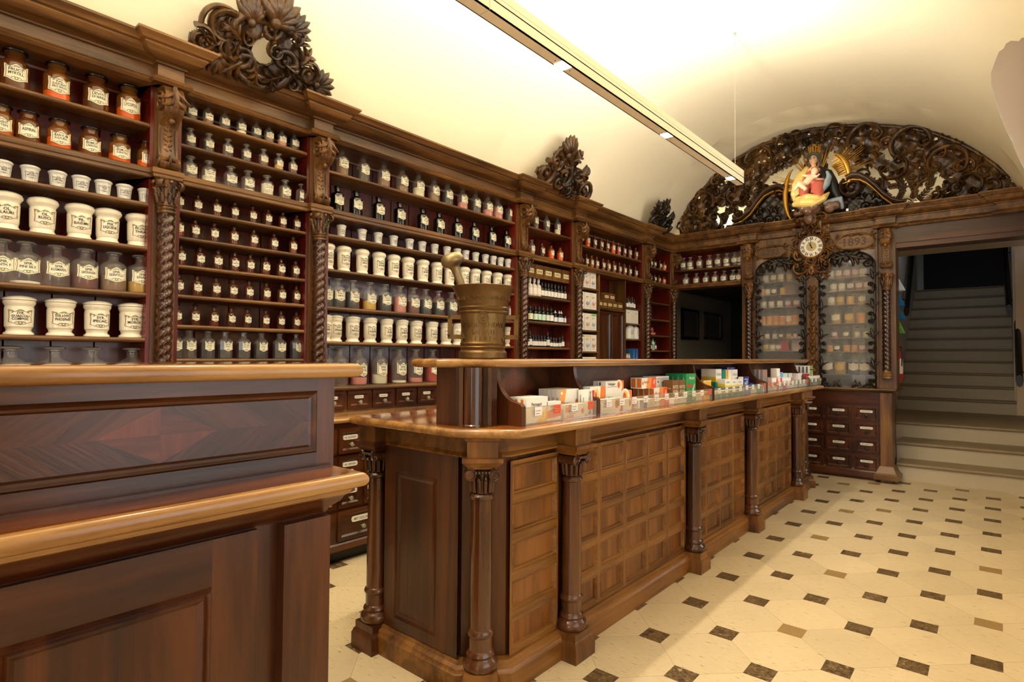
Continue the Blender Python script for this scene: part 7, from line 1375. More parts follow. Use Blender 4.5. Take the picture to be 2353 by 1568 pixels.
    for s, (a, b), y2 in (('1793', DATA['plaques'][0], 0), ('1893', DATA['plaques'][1], 0)):
        (pa, va), (pb, vb) = a, b
        mu, mv = (pa + pb) / 2, (va + vb) / 2; hw, hv = (pb - pa) / 2, (vb - va) / 2
        m = new(); Fp = FB(YB - .04)
        out = [(mu + hw * (1 - .12 * abs(sin(2 * t))) * (abs(cos(t)) ** .6) * (1 if cos(t) > 0 else -1), mv + hv * (abs(sin(t)) ** .7) * (1 if sin(t) > 0 else -1)) for t in [2 * pi * i / 36 for i in range(36)]]
        m.poly(Fp, out, 0, .006, 0)
        rope(m, Fp, out + out[:2], .009, .018, .002, 1, [1 + .3 * sin(i) for i in range(38)])
        for sx in (-1, 1):
            for sy in (-1, 1): volute(m, Fp, mu + sx * hw * .92, mv + sy * hv * .8, .028, pi / 2 * sy, sx * sy, 1.3, .007, .018, .004, 1)
        for i in range(4): leaf(m, Fp, mu + hw * (-.8 + .5 * i), mv + hv * .75, .3, .09, -.6, .009, .014, .004, 1)
        vs, fs, x0, x1 = text2d(s, .02); kk = hv * 1.05 / .7; kx = min(kk, hw * 1.35 / (x1 - x0)); cc = (x0 + x1) / 2
        m.add([Fp(mu + (p - cc) * kx, mv - hv * .5 + q * kk, .0085) for p, q in vs], fs, 2)
        m.build('date_plaque', [SHELF_X, CARVE3, P('plaque_numeral', (66, 36, 12), .4)], r, angle=60)
    m = new()
    for sg in (-1, 1):          # scrollwork in the spandrels
        for (uu, vv, rr, aa) in ((.16, 2.36, .07, .5), (.22, 2.30, .05, 2.2), (.10, 2.27, .05, 1.2), (.30, 2.28, .045, 2.4)):
            cscroll(m, Fc, cx + sg * uu, vv, rr, aa if sg > 0 else pi - aa, 1, .011, .024, .004, 0, 3.0)
        acanthus(m, Fc, cx + sg * .08, 2.22, -pi / 2 + sg * .5, .16, .006, 0, 2, .024)
    m.build('spandrel_carving', CARVE3, r, angle=70)
showcase()
def case_bottles():
    n = 0
    for (side, i, xs, w_, h, fcs, kinds) in DATA['case']:
      for j, x in enumerate(xs):
        z = DATA['case_shelves'][side][i]; fc = ('c', 't', 'o', 'y', 'k', 'p', 'g', 'r')[fcs[j % len(fcs)]]; kind = ('a', 'y', 'o', 'p')[kinds[j % len(kinds)]]
        r = obj('showcase_bottle', jar_mesh('glass', 'body', w_, h, [CLEAR], n=12)); r.location = (x, YB + .12, z + .0005); r.rotation_euler = (0, 0, -pi / 2)
        tag(r, '%s bottle behind glass, %s on shelf %s of the %s arched door' % ({'a': 'cream labelled', 'y': 'yellow labelled', 'o': 'orange labelled', 'p': 'pinkish labelled'}[kind], ORD[j], 'one two three four five six seven'.split()[i], ('left', 'right')[side]), 'bottle', 'bottles in the glazed cabinet')
        obj('contents', jar_mesh('glass', 'contents', w_, h, [P('contents_' + fc, FILLC[fc], .55)], n=12, fill=.9), r)
        obj('stopper', jar_mesh('glass', 'lid', w_, h, [CLEAR2], n=12), r)
        R = w_ / 2 + .0012; mb = MB(); shield(mb, lambda u, v, o: ((R + o) * cos(u / R), (R + o) * sin(u / R), h * .36 + v), w_ * .42, h * .18, [], n=6, fancy=False)
        mb.build('label', [P('old_label_' + kind, {'a': (238, 222, 190), 'y': (226, 178, 70), 'o': (222, 140, 70), 'p': (230, 200, 190)}[kind], .5), ORN, INK, GREENISH], r)
    for (x, z, w_, h, c, lab, nm) in DATA['case_boxes']:
        L = (x, YB + .16, z + .0005); m = MB(); m.box(-w_ / 2, w_ / 2, -.05, .05, 0, h)
        tag(m.build(nm, bcol(c), loc=L, smooth=False), lab, 'box')
case_bottles()
def clock():
    x, z, R = DATA['clock']; y = YB - .075
    L = (x, y, z); F = FB(0); Fk = lambda u, v, w_: (u, -w_, v)
    r = thing('wall_clock', L, 'round white clock with Roman numerals in a carved surround above the glazed doors', 'clock')
    m = MB(); m.add([Fk(R * cos(2 * pi * i / 48), R * sin(2 * pi * i / 48), .012) for i in range(48)], [tuple(range(48))])
    for i in range(12):
        a = pi / 2 - i * pi / 6; s = 'XII I II III IV V VI VII VIII IX X XI'.split()[i]
        ca, sa = cos(a), sin(a)
        g = lambda u, v, ca=ca, sa=sa: Fk(ca * (R * .74 + v) + sa * u, sa * (R * .74 + v) - ca * u, .0127)
        vs, fs, x0, x1 = text2d(s, .03); kk = R * .26 / .7; kx = min(kk * .8, R * .30 / (x1 - x0)); cc = (x0 + x1) / 2
        m.add([g((p - cc) * kx, q * kk - R * .13) for p, q in vs], fs, 1)
    for i in range(60):
        a = 2 * pi * i / 60
        m.add([Fk(R * q * cos(a + d), R * q * sin(a + d), .0126) for q, d in ((.93, -.008), (.97, -.008), (.97, .008), (.93, .008))], [(0, 1, 2, 3)], 1)
    m.add([Fk(R * .42 * cos(2 * pi * i / 30), R * .42 * sin(2 * pi * i / 30), .0126) for i in range(30)], [tuple(range(30))], 2)
    m.build('dial', [P('clock_enamel', (238, 232, 218), .25), INK, P('clock_brass_centre', (190, 172, 124), .5)], r)
    for L_, w_, a, q in ((R * .52, .005, radians(118), .016), (R * .78, .0035, radians(96), .018), (R * .2, .006, radians(-62), .016)):
        m = MB(); d = (cos(a), sin(a)); n_ = (-sin(a), cos(a))
        m.add([Fk(-.02 * d[0] + n_[0] * w_, -.02 * d[1] + n_[1] * w_, q), Fk(-.02 * d[0] - n_[0] * w_, -.02 * d[1] - n_[1] * w_, q), Fk(L_ * d[0] - n_[0] * w_ * .3, L_ * d[1] - n_[1] * w_ * .3, q), Fk(L_ * d[0] + n_[0] * w_ * .3, L_ * d[1] + n_[1] * w_ * .3, q)], [(0, 1, 2, 3)])
        m.build('hand', INK, r)
    m = MB(); rim = [(R * 1.03 * cos(2 * pi * i / 48), R * 1.03 * sin(2 * pi * i / 48)) for i in range(50)]
    rope(m, Fk, rim, .014, .022, .0, 0, [1] * 50); m.lathe([(R * 1.1, -.035)], 3) if 0 else None
    m.build('bezel', CARVE3, r, angle=70)
    m = MB()
    for i in range(14):
        a = 2 * pi * i / 14 + .2
        if i % 2: acanthus(m, Fk, R * 1.08 * cos(a), R * 1.08 * sin(a), a + .5, .12, 0, 0, 2, .028)
        else: cscroll(m, Fk, R * 1.22 * cos(a), R * 1.22 * sin(a), .055, a, 1, .011, .03, 0, 0, 3.2)
    # cartouche rising over the cornice to the cloud base
    for sg in (-1, 1):
        cscroll(m, Fk, sg * .09, .27, .09, pi / 2 + sg * .8, 1, .016, .05, .03, 0, 3.4)
        acanthus(m, Fk, sg * .05, .30, pi / 2 + sg * .35, .24, .05, 0, 2, .04); m.ball(Fk(sg * .17, .2, .03), .026, 8)
        cscroll(m, Fk, sg * .11, -.23, .07, -pi / 2 + sg * .5, 1, .013, .03, .01, 0, 3.2)
        acanthus(m, Fk, sg * .03, -.20, -pi / 2 - sg * .7, .16, .01, 0, 2, .03)
    shell(m, Fk, 0, .24, pi / 2, .13, .045, 0, 7, 2.0)
    m.box(-.10, .10, -.012, .04, .15, .40)
    m.build('surround', CARVE3, r, angle=70)
clock()
def back_drawers():
    D = DATA['bdraw']; L = (-1.5, YB, 0); T = off(L)
    r = thing('drawer_cabinet', L, 'walnut cabinet of labelled drawers under the glazed doors at the far end', 'cabinet')
    def new(): m = MB(); m.M = T; return m
    yf = D['yf']
    m = new(); m.box(-2.36, -.845, yf, YB + .3, .09, .90); m.build('carcass', DARKWX, r, smooth=False)
    m = new(); m.slab([(-2.36, yf - .03), (-.80, yf - .03), (-.80, YB + .3), (-2.36, YB + .3)], [(-.03, .90), (-.01, .905), (0, .915), (.012, .922), (.016, .93), (.012, .938), (0, .94)]); m.build('top', SHELF_X, r)
    m = new(); m.slab([(-2.36, yf), (-.845, yf), (-.845, YB + .3), (-2.36, YB + .3)], [(-.02, .0), (-.015, .03), (.02, .03), (.02, .085), (.014, .095), (.0, .115), (-.03, .12)]); m.build('plinth', DARKWX, r)
    a, b = D['post']
    m = new(); m.box(a, b, yf - .03, YB, .0, .9); m.build('end_pilaster', SHELF_Z, r, smooth=False)
    m = new(); m.slab([(a, yf - .03), (b, yf - .03), (b, YB), (a, YB)], [(.0, .03), (.055, .03), (.055, .075), (.045, .085), (.035, .10), (.01, .16), (0, .17)]); m.build('post_base', SHELF_X, r)
    F = FB(yf - .002)
    nm = [['RAD. RHEI', 'RHIZ. A. T.', 'RAD. IRIDIS', 'RAD. ALTH.'], ['HERB. CANNAB. IND.', 'HERB. LOBELIAE', 'HERB. NICOTIAN.', 'HERB. SABIN.'], ['RAD. HYDRASTIS', 'LIGN. QUASSIAE RAS.', 'SEM. SABADILLAE', 'TANAC. ET ABSINTHII']]
    for ci, (u0, u1) in enumerate(D['cols']):
        for ri, (v0, v1) in enumerate(D['rows']):
            drawer_front(F, T, r, u0, u1, v0, v1, nm[ci % 3][ri], False, True, P('dark_knob', (30, 20, 12), .3), (.115, .024))
back_drawers()
def lintel():
    L = (-.2, YB, 2.5); m = MB(); m.M = off(L)
    m.box(-.80, .42, YB - .0, YB + .25, 2.44, 2.60); m.box(-.80, .42, YB + .02, YB + .25, 2.39, 2.44)
    tag(m.build('lintel', DARKWX, loc=L, smooth=False), 'dark wooden lintel over the opening to the stairs', 'beam')
lintel()

# ------------------------------------------------------------------ carved lunette
def lunette():
    Y = 7.12; L = (-1.6, Y, 2.81); T = off(L); F = FB(Y)
    r = thing('carved_lunette', L, 'pierced rococo carved lunette filling the arch above the back wall', 'carving')
    ops = DATA['openings']
    bound = lambda u, v, g: -3.17 < u < .16 and v < vz(u) - g and v > 2.80
    rnd = random.Random(5)
    small = [(rnd.uniform(-3.0, .05), rnd.uniform(2.86, 3.8), rnd.uniform(.008, .02)) for _ in range(150)]
    C = DATA['centre']
    def fn(u, v):
        if not bound(u, v, .015): return False
        wob = .014 * sin(u * 60) * sin(v * 53 + 1)
        for o in ops:
            if inside((u + wob, v + wob), o): return False
        for a, b, q in small:
            if (u - a) ** 2 + (v - b) ** 2 < q * q: return False
        return True
    m = MB(); m.M = T
    plate(m, F, fn, -3.2, .18, 2.80, 3.88, .0145, -.012, .012, 0, lambda u, v: .012 * sin(u * 41 + sin(v * 23)) * sin(v * 37)); m.build('pierced_board', CARVE2, r, angle=60)
    m = MB(); m.M = T
    xs = [p[0] for p in VP if -3.16 < p[0] < .17]
    rope(m, F, [(x, vz(x) - .03) for x in xs], .022, .03, 0, 0, [1] * len(xs))
    rope(m, F, [(x * .96 - .05, vz(x) - .12 - .02 * (x > -1.6)) for x in xs if -2.95 < x < -.02], .011, .022, .004, 0, [1] * len([x for x in xs if -2.95 < x < -.02]))
    m.build('rim_moulding', CARVE2, r, angle=70)
    m = MB(); m.M = T; pl = []
    def free(u, v, q):
        if not bound(u, v, .03): return False
        for o in ops:
            if inside((u, v), o): return False
        if (u - C[0]) ** 2 / .16 + (v - C[1]) ** 2 / .16 < 1: return False
        return True
    # large paired scrolls, mirrored about the middle of the arch
    big = [(.55, 3.60, .16, 2.2), (.95, 3.46, .17, 1.9), (1.25, 3.20, .16, 1.4), (.25, 3.74, .10, 1.57), (1.42, 2.95, .10, .8), (.80, 3.25, .12, -1.0), (1.1, 2.95, .11, 3.6)]
    for u, v, q, a in big:
        for sg in (-1, 1):
            uu = -1.62 + sg * u
            if not bound(uu, v, .05): continue
            cscroll(m, F, uu, v, q, a if sg > 0 else pi - a, 1, q * .16, .045, .012, 0, 3.8)
            if sg: pl.append((uu, v, q * .7))
    tries = 0
    while tries < 2600:
        tries += 1
        u, v = rnd.uniform(-3.15, .15), rnd.uniform(2.84, 3.84); q = rnd.choice((.05, .06, .075, .09))
        if not free(u, v, q): continue
        if any((u - a) ** 2 + (v - b) ** 2 < (.62 * (q + c)) ** 2 for a, b, c in pl): continue
        pl.append((u, v, q)); k = rnd.random(); an = atan2(v - 2.6, u + 1.62) + rnd.uniform(-1.2, 1.2)
        mi = 0 if rnd.random() < .7 else 1
        if k < .38: cscroll(m, F, u, v, q * .75, an, 1, q * .14, .038, .01, mi, rnd.uniform(2.6, 4))
        elif k < .72: acanthus(m, F, u - cos(an) * q * .8, v - sin(an) * q * .8, an, q * 1.9, .012, mi, 2, .036)
        elif k < .88: volute(m, F, u, v, q * .8, an, rnd.choice((-1, 1)), 1.5, q * .17, .04, .01, mi)
        else: shell(m, F, u, v, an, q * 1.1, .012, mi, 6, 2.2)
    m.build('scrollwork', [CARVE2, CARVE3], r, angle=75)
    # leafy sprays crossing the right-hand opening
    m = MB(); m.M = T
    for p in DATA['sprays']:
        for i in range(len(p) - 1):
            (a, b), (c, d) = p[i], p[i + 1]; n = 4
            for k in range(n):
                t = k / n; an = atan2(d - b, c - a)
                for sg in (-1, 1): leaf(m, F, a + (c - a) * t, b + (d - b) * t, an + sg * .9, .055, -sg * .8, .012, .02, .0)
        rope(m, F, p, .007, .012, 0, 0, [1] * len(p))
    m.build('leaf_spray', CARVE, r, angle=75)
lunette()
area('lunette_backlight', (-1.6, 7.30, 2.86), (radians(150), 0, 0), 3.0, .08, 14, (1.0, .92, .68), 170)

def blob(name, parts, m, parent, vox=.011, sm=4, T=None):
    """one continuous carved surface grown from balls and tapered limbs"""
    mb = MB(); mb.M = T
    for p in parts:
        if p[0] == 'b': mb.ball(p[1], p[2], 12, 0, p[3] if len(p) > 3 else (1, 1, 1))
        else: 
            mb.tube(p[1], p[2], 10)
            for q, rr in ((p[1][0], p[2][0]), (p[1][-1], p[2][-1])): mb.ball(q, rr, 10)
    o = mb.build(name, m, parent)
    md = o.modifiers.new('merge', 'REMESH'); md.mode = 'VOXEL'; md.voxel_size = vox; md.use_smooth_shade = True
    if sm: s_ = o.modifiers.new('smooth', 'SMOOTH'); s_.iterations = sm; s_.factor = .4
    return o
def statue():
    x, z = DATA['statue']; L = (x, 6.985, z); s = DATA['statue_s']
    r = thing('statue', L, 'painted carved seated woman in gold and blue robes holding a child before golden rays', 'statue')
    r.scale = (s, s, s)
    # local units: figure about one unit tall, x to the right, -y towards the room
    SK = P('painted_skin', (236, 190, 150), .35); RED = P('painted_red_dress', (188, 92, 74), .4); BLU = P('painted_blue_mantle', (70, 92, 104), .4)
    GLD = P('painted_gold_mantle', (226, 196, 112), .35, metal=.15); VEIL = P('painted_veil', (66, 86, 84), .45); BLK = P('painted_dark_mantle', (24, 26, 28), .4); GREYB = P('painted_pale_blue', (150, 164, 172), .45)
    t = lambda pts, rad: ('t', pts, rad)
    body = blob('body', [('b', (-.005, -.05, .815), .072, (.88, .95, 1.22)), ('b', (.0, -.085, .775), .045, (1, .9, 1.0)), t([(-.005, -.03, .78), (-.005, -.015, .70), (-.02, .0, .64)], [.04, .036, .05]),
                         t([(-.13, .0, .62), (-.01, -.01, .645), (.12, .0, .62)], [.05, .065, .05]), t([(.0, .0, .62), (.0, 0, .42), (0, 0, .3)], [.11, .11, .12]),
                         t([(.14, .0, .60), (.19, -.06, .44), (.10, -.16, .43), (.02, -.19, .47)], [.045, .042, .034, .026]), t([(-.14, .0, .60), (-.2, -.06, .44), (-.13, -.16, .40), (-.05, -.18, .36)], [.045, .042, .034, .026]),
                         ('b', (-.005, -.125, .80), .013, (.7, 1, 1.6))] +
                [t([(.03, -.19, .47), (.0, -.205, .49 + .008 * k), (-.02 - .003 * k, -.2, .505 + .012 * k)], [.009, .008, .006]) for k in range(4)] + [t([(.045, -.19, .48), (.04, -.2, .51)], [.009, .007])] +
                [t([(-.05, -.18, .36), (-.01, -.2, .345 + .011 * k), (.02, -.195, .34 + .012 * k)], [.009, .008, .006]) for k in range(4)], SK, r, .012, 2)
    m = MB()
    for sg in (-1, 1): m.ball((-.005 + sg * .027, -.113, .828), .008, 8, 0, (1.3, .6, .7)); m.tube([(-.005 + sg * .012, -.118, .845), (-.005 + sg * .03, -.116, .849), (-.005 + sg * .045, -.105, .843)], .004, 5, 0)
    m.tube([(-.02, -.117, .762), (-.005, -.122, .760), (.01, -.117, .762)], .005, 6, 1); m.build('face', [P('painted_eyes', (70, 46, 34), .4), P('painted_lips', (180, 92, 76), .4)], body)
    blob('hair', [('b', (-.005, .0, .845), .076, (1, 1, 1.1)), t([(-.07, -.02, .83), (-.075, -.0, .75), (-.07, .01, .66)], [.03, .032, .02]), t([(.06, -.02, .83), (.07, 0, .75), (.06, .01, .66)], [.03, .03, .02])], P('painted_hair', (98, 62, 34), .5), r, .012)
    blob('veil', [('b', (-.005, .02, .86), .083, (1.02, 1, 1.0)), t([(-.075, -.03, .885), (-.09, .0, .82), (-.11, .02, .74)], [.03, .028, .02]), t([(.06, -.02, .89), (.09, .01, .82), (.1, .02, .7)], [.026, .022, .016]), t([(-.09, -.055, .89), (0, -.075, .925), (.075, -.045, .895)], [.02, .028, .02])], VEIL, r, .012)
    blob('dress', [t([(0, 0, .57), (0, 0, .40), (0, -.02, .28)], [.13, .135, .15]), t([(-.05, -.06, .30), (-.10, -.24, .30), (-.10, -.27, .16)], [.10, .085, .07]), t([(.07, -.06, .30), (.12, -.24, .31), (.12, -.28, .14)], [.11, .09, .08]), t([(.02, -.22, .40), (.13, -.18, .37), (.2, -.06, .40)], [.04, .05, .05])] +
         [t([(.0 + .045 * k, -.10, .40), (.03 + .05 * k, -.26, .335), (.02 + .05 * k, -.31, .2)], [.016, .018, .014]) for k in range(4)], RED, r, .014)
    blob('gold_mantle', [t([(-.12, -.01, .72), (-.2, -.02, .60), (-.265, -.04, .44), (-.29, -.05, .28), (-.29, -.06, .18)], [.035, .055, .075, .08, .04]), t([(-.1, -.03, .70), (-.16, -.06, .56), (-.22, -.1, .40)], [.03, .05, .05]),
                         t([(-.26, -.2, .07), (-.1, -.30, .06), (.06, -.31, .03), (.2, -.26, .10), (.26, -.2, .18)], [.05, .09, .085, .06, .02]), t([(-.2, -.24, .14), (-.02, -.34, .14), (.12, -.33, .1)], [.05, .05, .04])] + [t([(-.14 - .03 * k, -.06, .66), (-.2 - .035 * k, -.11, .45), (-.22 - .035 * k, -.11, .25)], [.012, .018, .012]) for k in range(4)], GLD, r, .014)
    blob('dark_mantle', [t([(.08, .0, .66), (.2, -.0, .56), (.26, .0, .40), (.30, .0, .24), (.36, .0, .10)], [.05, .08, .09, .09, .07]), t([(.12, -.06, .56), (.17, -.1, .48)], [.05, .05])], BLK, r, .014)
    blob('blue_mantle', [t([(.215, -.10, .56), (.25, -.13, .46), (.22, -.2, .33), (.16, -.26, .22)], [.025, .045, .06, .045]), t([(.2, -.2, .02), (.31, -.14, .05), (.39, -.08, .08), (.42, -.04, -.06)], [.04, .05, .06, .03])], GREYB, r, .013)
    m = MB()
    m.lathe([(.062, 0), (.066, .008), (.062, .016), (.062, .03)], 20, (-.005, .02, .935), caps=False)
    for i in range(12):
        a = 2 * pi * i / 12
        m.tube([(-.005 + .063 * cos(a), .02 + .063 * sin(a), .96), (-.005 + .085 * cos(a), .02 + .085 * sin(a), 1.03), (-.005 + .09 * cos(a), .02 + .09 * sin(a), 1.07)], [.012, .010, .003], 6)
        m.ball((-.005 + .09 * cos(a), .02 + .09 * sin(a), 1.075), .009, 6)
    for k in range(2): m.tube([(-.005 + .075 * cos(pi * i / 8 ) * (1 if not k else .3), .02 + (.075 * cos(pi * i / 8) if k else 0), .99 + .09 * sin(pi * i / 8)) for i in range(9)], .008, 6)
    m.ball((-.005, .02, 1.1), .018, 8); m.build('crown', GOLD, r)
    ch = blob('child', [('b', (.055, -.225, .575), .058, (.95, 1, 1.05)), t([(.045, -.21, .54), (.02, -.22, .49), (-.05, -.235, .42), (-.10, -.24, .375)], [.03, .055, .062, .058]), t([(-.10, -.25, .375), (-.16, -.3, .40), (-.22, -.29, .32), (-.245, -.3, .285)], [.048, .042, .032, .018]), t([(-.09, -.25, .36), (-.12, -.32, .33), (-.05, -.34, .26), (-.07, -.36, .245)], [.048, .042, .03, .018]),
                        t([(.0, -.24, .50), (-.06, -.30, .50), (-.115, -.3, .52)], [.03, .024, .016]), t([(.05, -.23, .50), (.09, -.27, .46), (.13, -.25, .50)], [.03, .024, .016]), ('b', (.05, -.285, .57), .012)], P('painted_pale_skin', (242, 206, 172), .35), r, .011, 2)
    m = MB(); m.ball((.062, -.21, .60), .056, 10); 
    for k in range(9): m.ball((.055 + .045 * cos(k * .7), -.215 + .03 * sin(k * .7), .615 + .018 * sin(k * 2.1)), .02, 6)
    m.build('child_hair', P('painted_fair_hair', (176, 122, 66), .5), ch)
    # rays and crescent behind
    m = MB(); rnd = random.Random(3); cx, cz = .0, .42
    def rays(a0, a1, n, r0, r1):
        for i in range(n):
            a = radians(a0 + (a1 - a0) * i / (n - 1) + rnd.uniform(-1.2, 1.2)); q = r1 * rnd.uniform(.78, 1.05); d = (cos(a), sin(a))
            p = [(cx + d[0] * r0, .055 + .012 * (i % 2), cz + d[1] * r0), (cx + d[0] * (r0 + q) / 2, .05 + .012 * (i % 2), cz + d[1] * (r0 + q) / 2), (cx + d[0] * q, .05, cz + d[1] * q)]
            m.tube(p, [.009, .007, .002], 5)
    rays(158, 186, 15, .30, .74); rays(14, 48, 18, .36, .84); rays(66, 112, 22, .30, .66); rays(116, 128, 6, .3, .62)
    m.build('rays', GOLD, r)
    m = MB()
    a_ = [(-.40 + .13 * (1 - cos(t)), .0, .27 + .47 * sin(t)) for t in [radians(-75 + 9 * i) for i in range(18)]]
    m.tube([(-.30 - .16 * cos(radians(-80 + 9.4 * i)), -.02, .28 + .46 * sin(radians(-80 + 9.4 * i))) for i in range(18)], [.008 + .036 * sin(pi * i / 17) for i in range(18)], 10)
    m.tube([(.28 + .24 * sin(radians(8 + 8 * i)), -.01, .40 + .46 * cos(radians(8 + 8 * i))) for i in range(12)], [.012 + .034 * sin(pi * (i + 1) / 13) for i in range(12)], 10)
    for i in range(16):
        a = radians(20 + 5 * i); p = (.28 + .20 * sin(a), .0, .40 + .44 * cos(a)); m.tube([p, (p[0] - .1 * rnd.uniform(.7, 1.2), .0, p[2] - .035 * rnd.uniform(.2, 1.6))], [.012, .002], 5)
    m.build('crescent', GOLD, r)
    CL = P('carved_cloud_brown', (112, 82, 62), .25, coat=.4)
    blob('cloud_base', [('b', (.0, -.22, -.06), .11, (1.3, .8, .9)), ('b', (-.10, -.24, -.03), .085), ('b', (.06, -.28, -.02), .075), ('b', (-.03, -.3, -.1), .08), ('b', (.27, -.2, -.06), .085, (1, .8, 1.1)), ('b', (.36, -.2, -.04), .07), ('b', (-.2, -.2, -.1), .06, (1.6, .7, .7)), ('b', (-.04, -.24, -.2), .09, (.9, .8, 1.2)), t([(0, -.1, -.05), (0, -.02, -.1), (0, .05, -.12)], [.09, .08, .05]), t([(.05, -.2, .02), (.2, -.1, .0), (.34, -.1, -.02)], [.06, .05, .05])], CL, r, .013)
statue()
def pediment_scrolls():
    Y = 7.06
    for pts, vol, lab in DATA['pediment']:
        L = (sum(p[0] for p in pts) / len(pts), Y, min(p[1] for p in pts)); T = off(L); F = FB(Y)
        r = thing('pediment_scroll', L, lab, 'carving', 'broken pediment scrolls')
        m = MB(); m.M = T; n = len(pts)
        for dv, w_, h, ww, mi in ((0, .032, .075, .02, 0), (-.045, .012, .03, .04, 1)):
            rope(m, F, [(u, v + dv) for u, v in pts], w_, h, ww, mi, [.7 + .5 * i / (n - 1) for i in range(n)], 10)
        volute(m, F, vol[0], vol[1], vol[2], vol[3], vol[4], 1.5, .022, .075, .02, 0)
        m.build('scroll', [P('pediment_dark_walnut', (58, 34, 22), .22, coat=.4), GOLD], r, angle=70)
        m = MB(); m.M = T; lo = min(p[1] for p in pts)
        us = sorted(p[0] for p in pts)
        def fn(u, v):
            if v < 2.80: return False
            for (a, b), (c, d) in zip(pts, pts[1:]):
                if min(a, c) <= u <= max(a, c):
                    t = (u - a) / (c - a) if c != a else 0
                    return v < b + (d - b) * t - .02
            return False
        plate(m, F, fn, us[0], us[-1], 2.80, max(p[1] for p in pts), .012, -.03, .0, 0, lambda u, v: .006 * sin(u * 60) * sin(v * 55))
        for k in range(5):
            u = us[0] + (us[-1] - us[0]) * (.3 + .13 * k)
            if fn(u, 2.87): volute(m, F, u, 2.87, .05, k, (-1) ** k, 1.4, .01, .025, 0)
            if fn(u, 2.98): acanthus(m, F, u, 2.93, pi / 2 + .4 * (-1) ** k, .12, 0, 0, 2, .024)
        m.build('infill', BLACKW, r, angle=70)
pediment_scrolls()

# ------------------------------------------------------------------ smaller stock on the far shelves
def band_bottle(x, y, z, w_, h, glassc, labc, cap, lab, group, neck=.4, capc=None, tip=None, name='medicine_bottle'):
    r = thing(name, (x, y, z), lab, 'bottle', group)
    R = w_ / 2
    MB().lathe([(R * .95, 0), (R, .003), (R, h * .55), (R * .85, h * .63), (R * neck, h * .70), (R * neck, h * .80)], 14).build('bottle_body', P('bottle_' + '_'.join(map(str, glassc)), glassc, .15), r)
    cr = neck * R * 1.25
    MB().lathe([(cr, h * .78), (cr, h * (.96 if not tip else .86)), (cr * (.8 if not tip else .35), h * (1 if not tip else .92)), (cr * (.75 if not tip else .2), h)], 12).build('cap', P('cap_' + '_'.join(map(str, cap)), cap, .4), r)
    if labc: MB().lathe([(R + .0006, h * .12), (R + .0006, h * .46)], 14, caps=False).build('label', P('band_' + '_'.join(map(str, labc)), labc, .5), r)
for q in DATA['bandbottles']: band_bottle(*q)
for q in DATA['cartons']: medbox(*q)
def small_drawers():
    for i, (y0, y1, z0, z1, lab) in enumerate(DATA['minidrawers']):
        L = (-3.30, (y0 + y1) / 2, z0); r = thing('index_drawer', L, lab, 'drawer', 'small wooden drawers in the far bays')
        T = off(L); m = MB(); m.M = T; m.box(-3.42, -3.27, y0 + .001, y1 - .001, z0, z1); m.build('drawer_body', SHELF_Y, r, smooth=False)
        F = FL(-3.27); m = MB(); m.M = T; c = (y0 + y1) / 2; W = (y1 - y0) * .34; H = (z1 - z0); zc = z0 + H * .5
        m.quad(F, c - W, c + W, zc - H * .17, zc + H * .17, .001, 0); letters(m, ('ANTIKI', 'SAPONES', 'PULVER.', 'SUPPOS.', 'PILULAE')[i % 5], lambda u, v: F(u, v, .0015), c, zc - H * .08, H * .16, 1, W * 1.6)
        m.build('name_card', [P('yellowed_card', (214, 200, 150), .5), INK], r)
small_drawers()
def cupboard():
    y0, y1, z0, z1, yd, yc = DATA['cupboard']
    L = (-3.35, (y0 + y1) / 2, 1.045); T = off(L)
    r = thing('cupboard', L, 'tall dark two-door cupboard set into the bay of white cartons', 'cupboard')
    m = MB(); m.M = T; m.box(-3.47, -3.29, yd, yc, 1.046, z1 - .03); m.build('carcass', DARKW, r, smooth=False)
    mid = (yd + yc) / 2
    for a, b in ((yd, mid - .003), (mid + .003, yc)):
        m = MB(); m.M = T; panel(m, FL(-3.288), a + .01, b - .01, 1.06, z1 - .045, .04, .008, .006, (0, 0)); m.quad(FL(-3.288), a, b, 1.05, z1 - .035, -.001, 0); m.build('door', DARKW, r, smooth=False)
    for a in (yd - .02, yc): m = MB(); m.M = T; m.box(-3.47, -3.26, a, a + .02, 1.046, 2.125); m.build('partition', SHELF_Z, r, smooth=False)
    m = MB(); m.M = T; rbar(m, yd, yc, z1, .024, -3.47, -3.262); m.build('shelf', SHELF_Y, r)
    for a, b, z in DATA['eshelves']: m = MB(); m.M = T; rbar(m, a, b, z, .018, -3.47, -3.262); m.build('shelf', SHELF_Y, r)
cupboard()
def bags():
    for (y, z, w_, h, lab) in DATA['bags']:
        L = (-3.33, y, z); r = thing('paper_bag', L, lab, 'bag', 'white bags on the far shelf'); rnd = random.Random(int(y * 100))
        vs = []; fs = []; n = 16
        for j, (q, zz) in enumerate(((.86, 0), (1, .06), (.98, .3), (.9, .6), (.95, .8), (.7, .93), (.3, 1))):
            for i in range(n):
                a = 2 * pi * i / n; k = q * (1 + rnd.uniform(-.07, .07)); vs.append((.045 * k * cos(a), w_ / 2 * k * sin(a), h * zz))
        for j in range(6):
            for i in range(n): fs.append((j * n + i, j * n + (i + 1) % n, (j + 1) * n + (i + 1) % n, (j + 1) * n + i))
        fs.append(tuple(range(n))[::-1]); fs.append(tuple(6 * n + i for i in range(n)))
        MB().add(vs, fs).build('bag', P('white_bag', (226, 222, 212), .5), r)
        m = MB(); m.quad(FL(.046), -w_ * .2, w_ * .2, h * .35, h * .65, 0); m.build('label', P('bag_print', (196, 196, 196), .6), r)
bags()
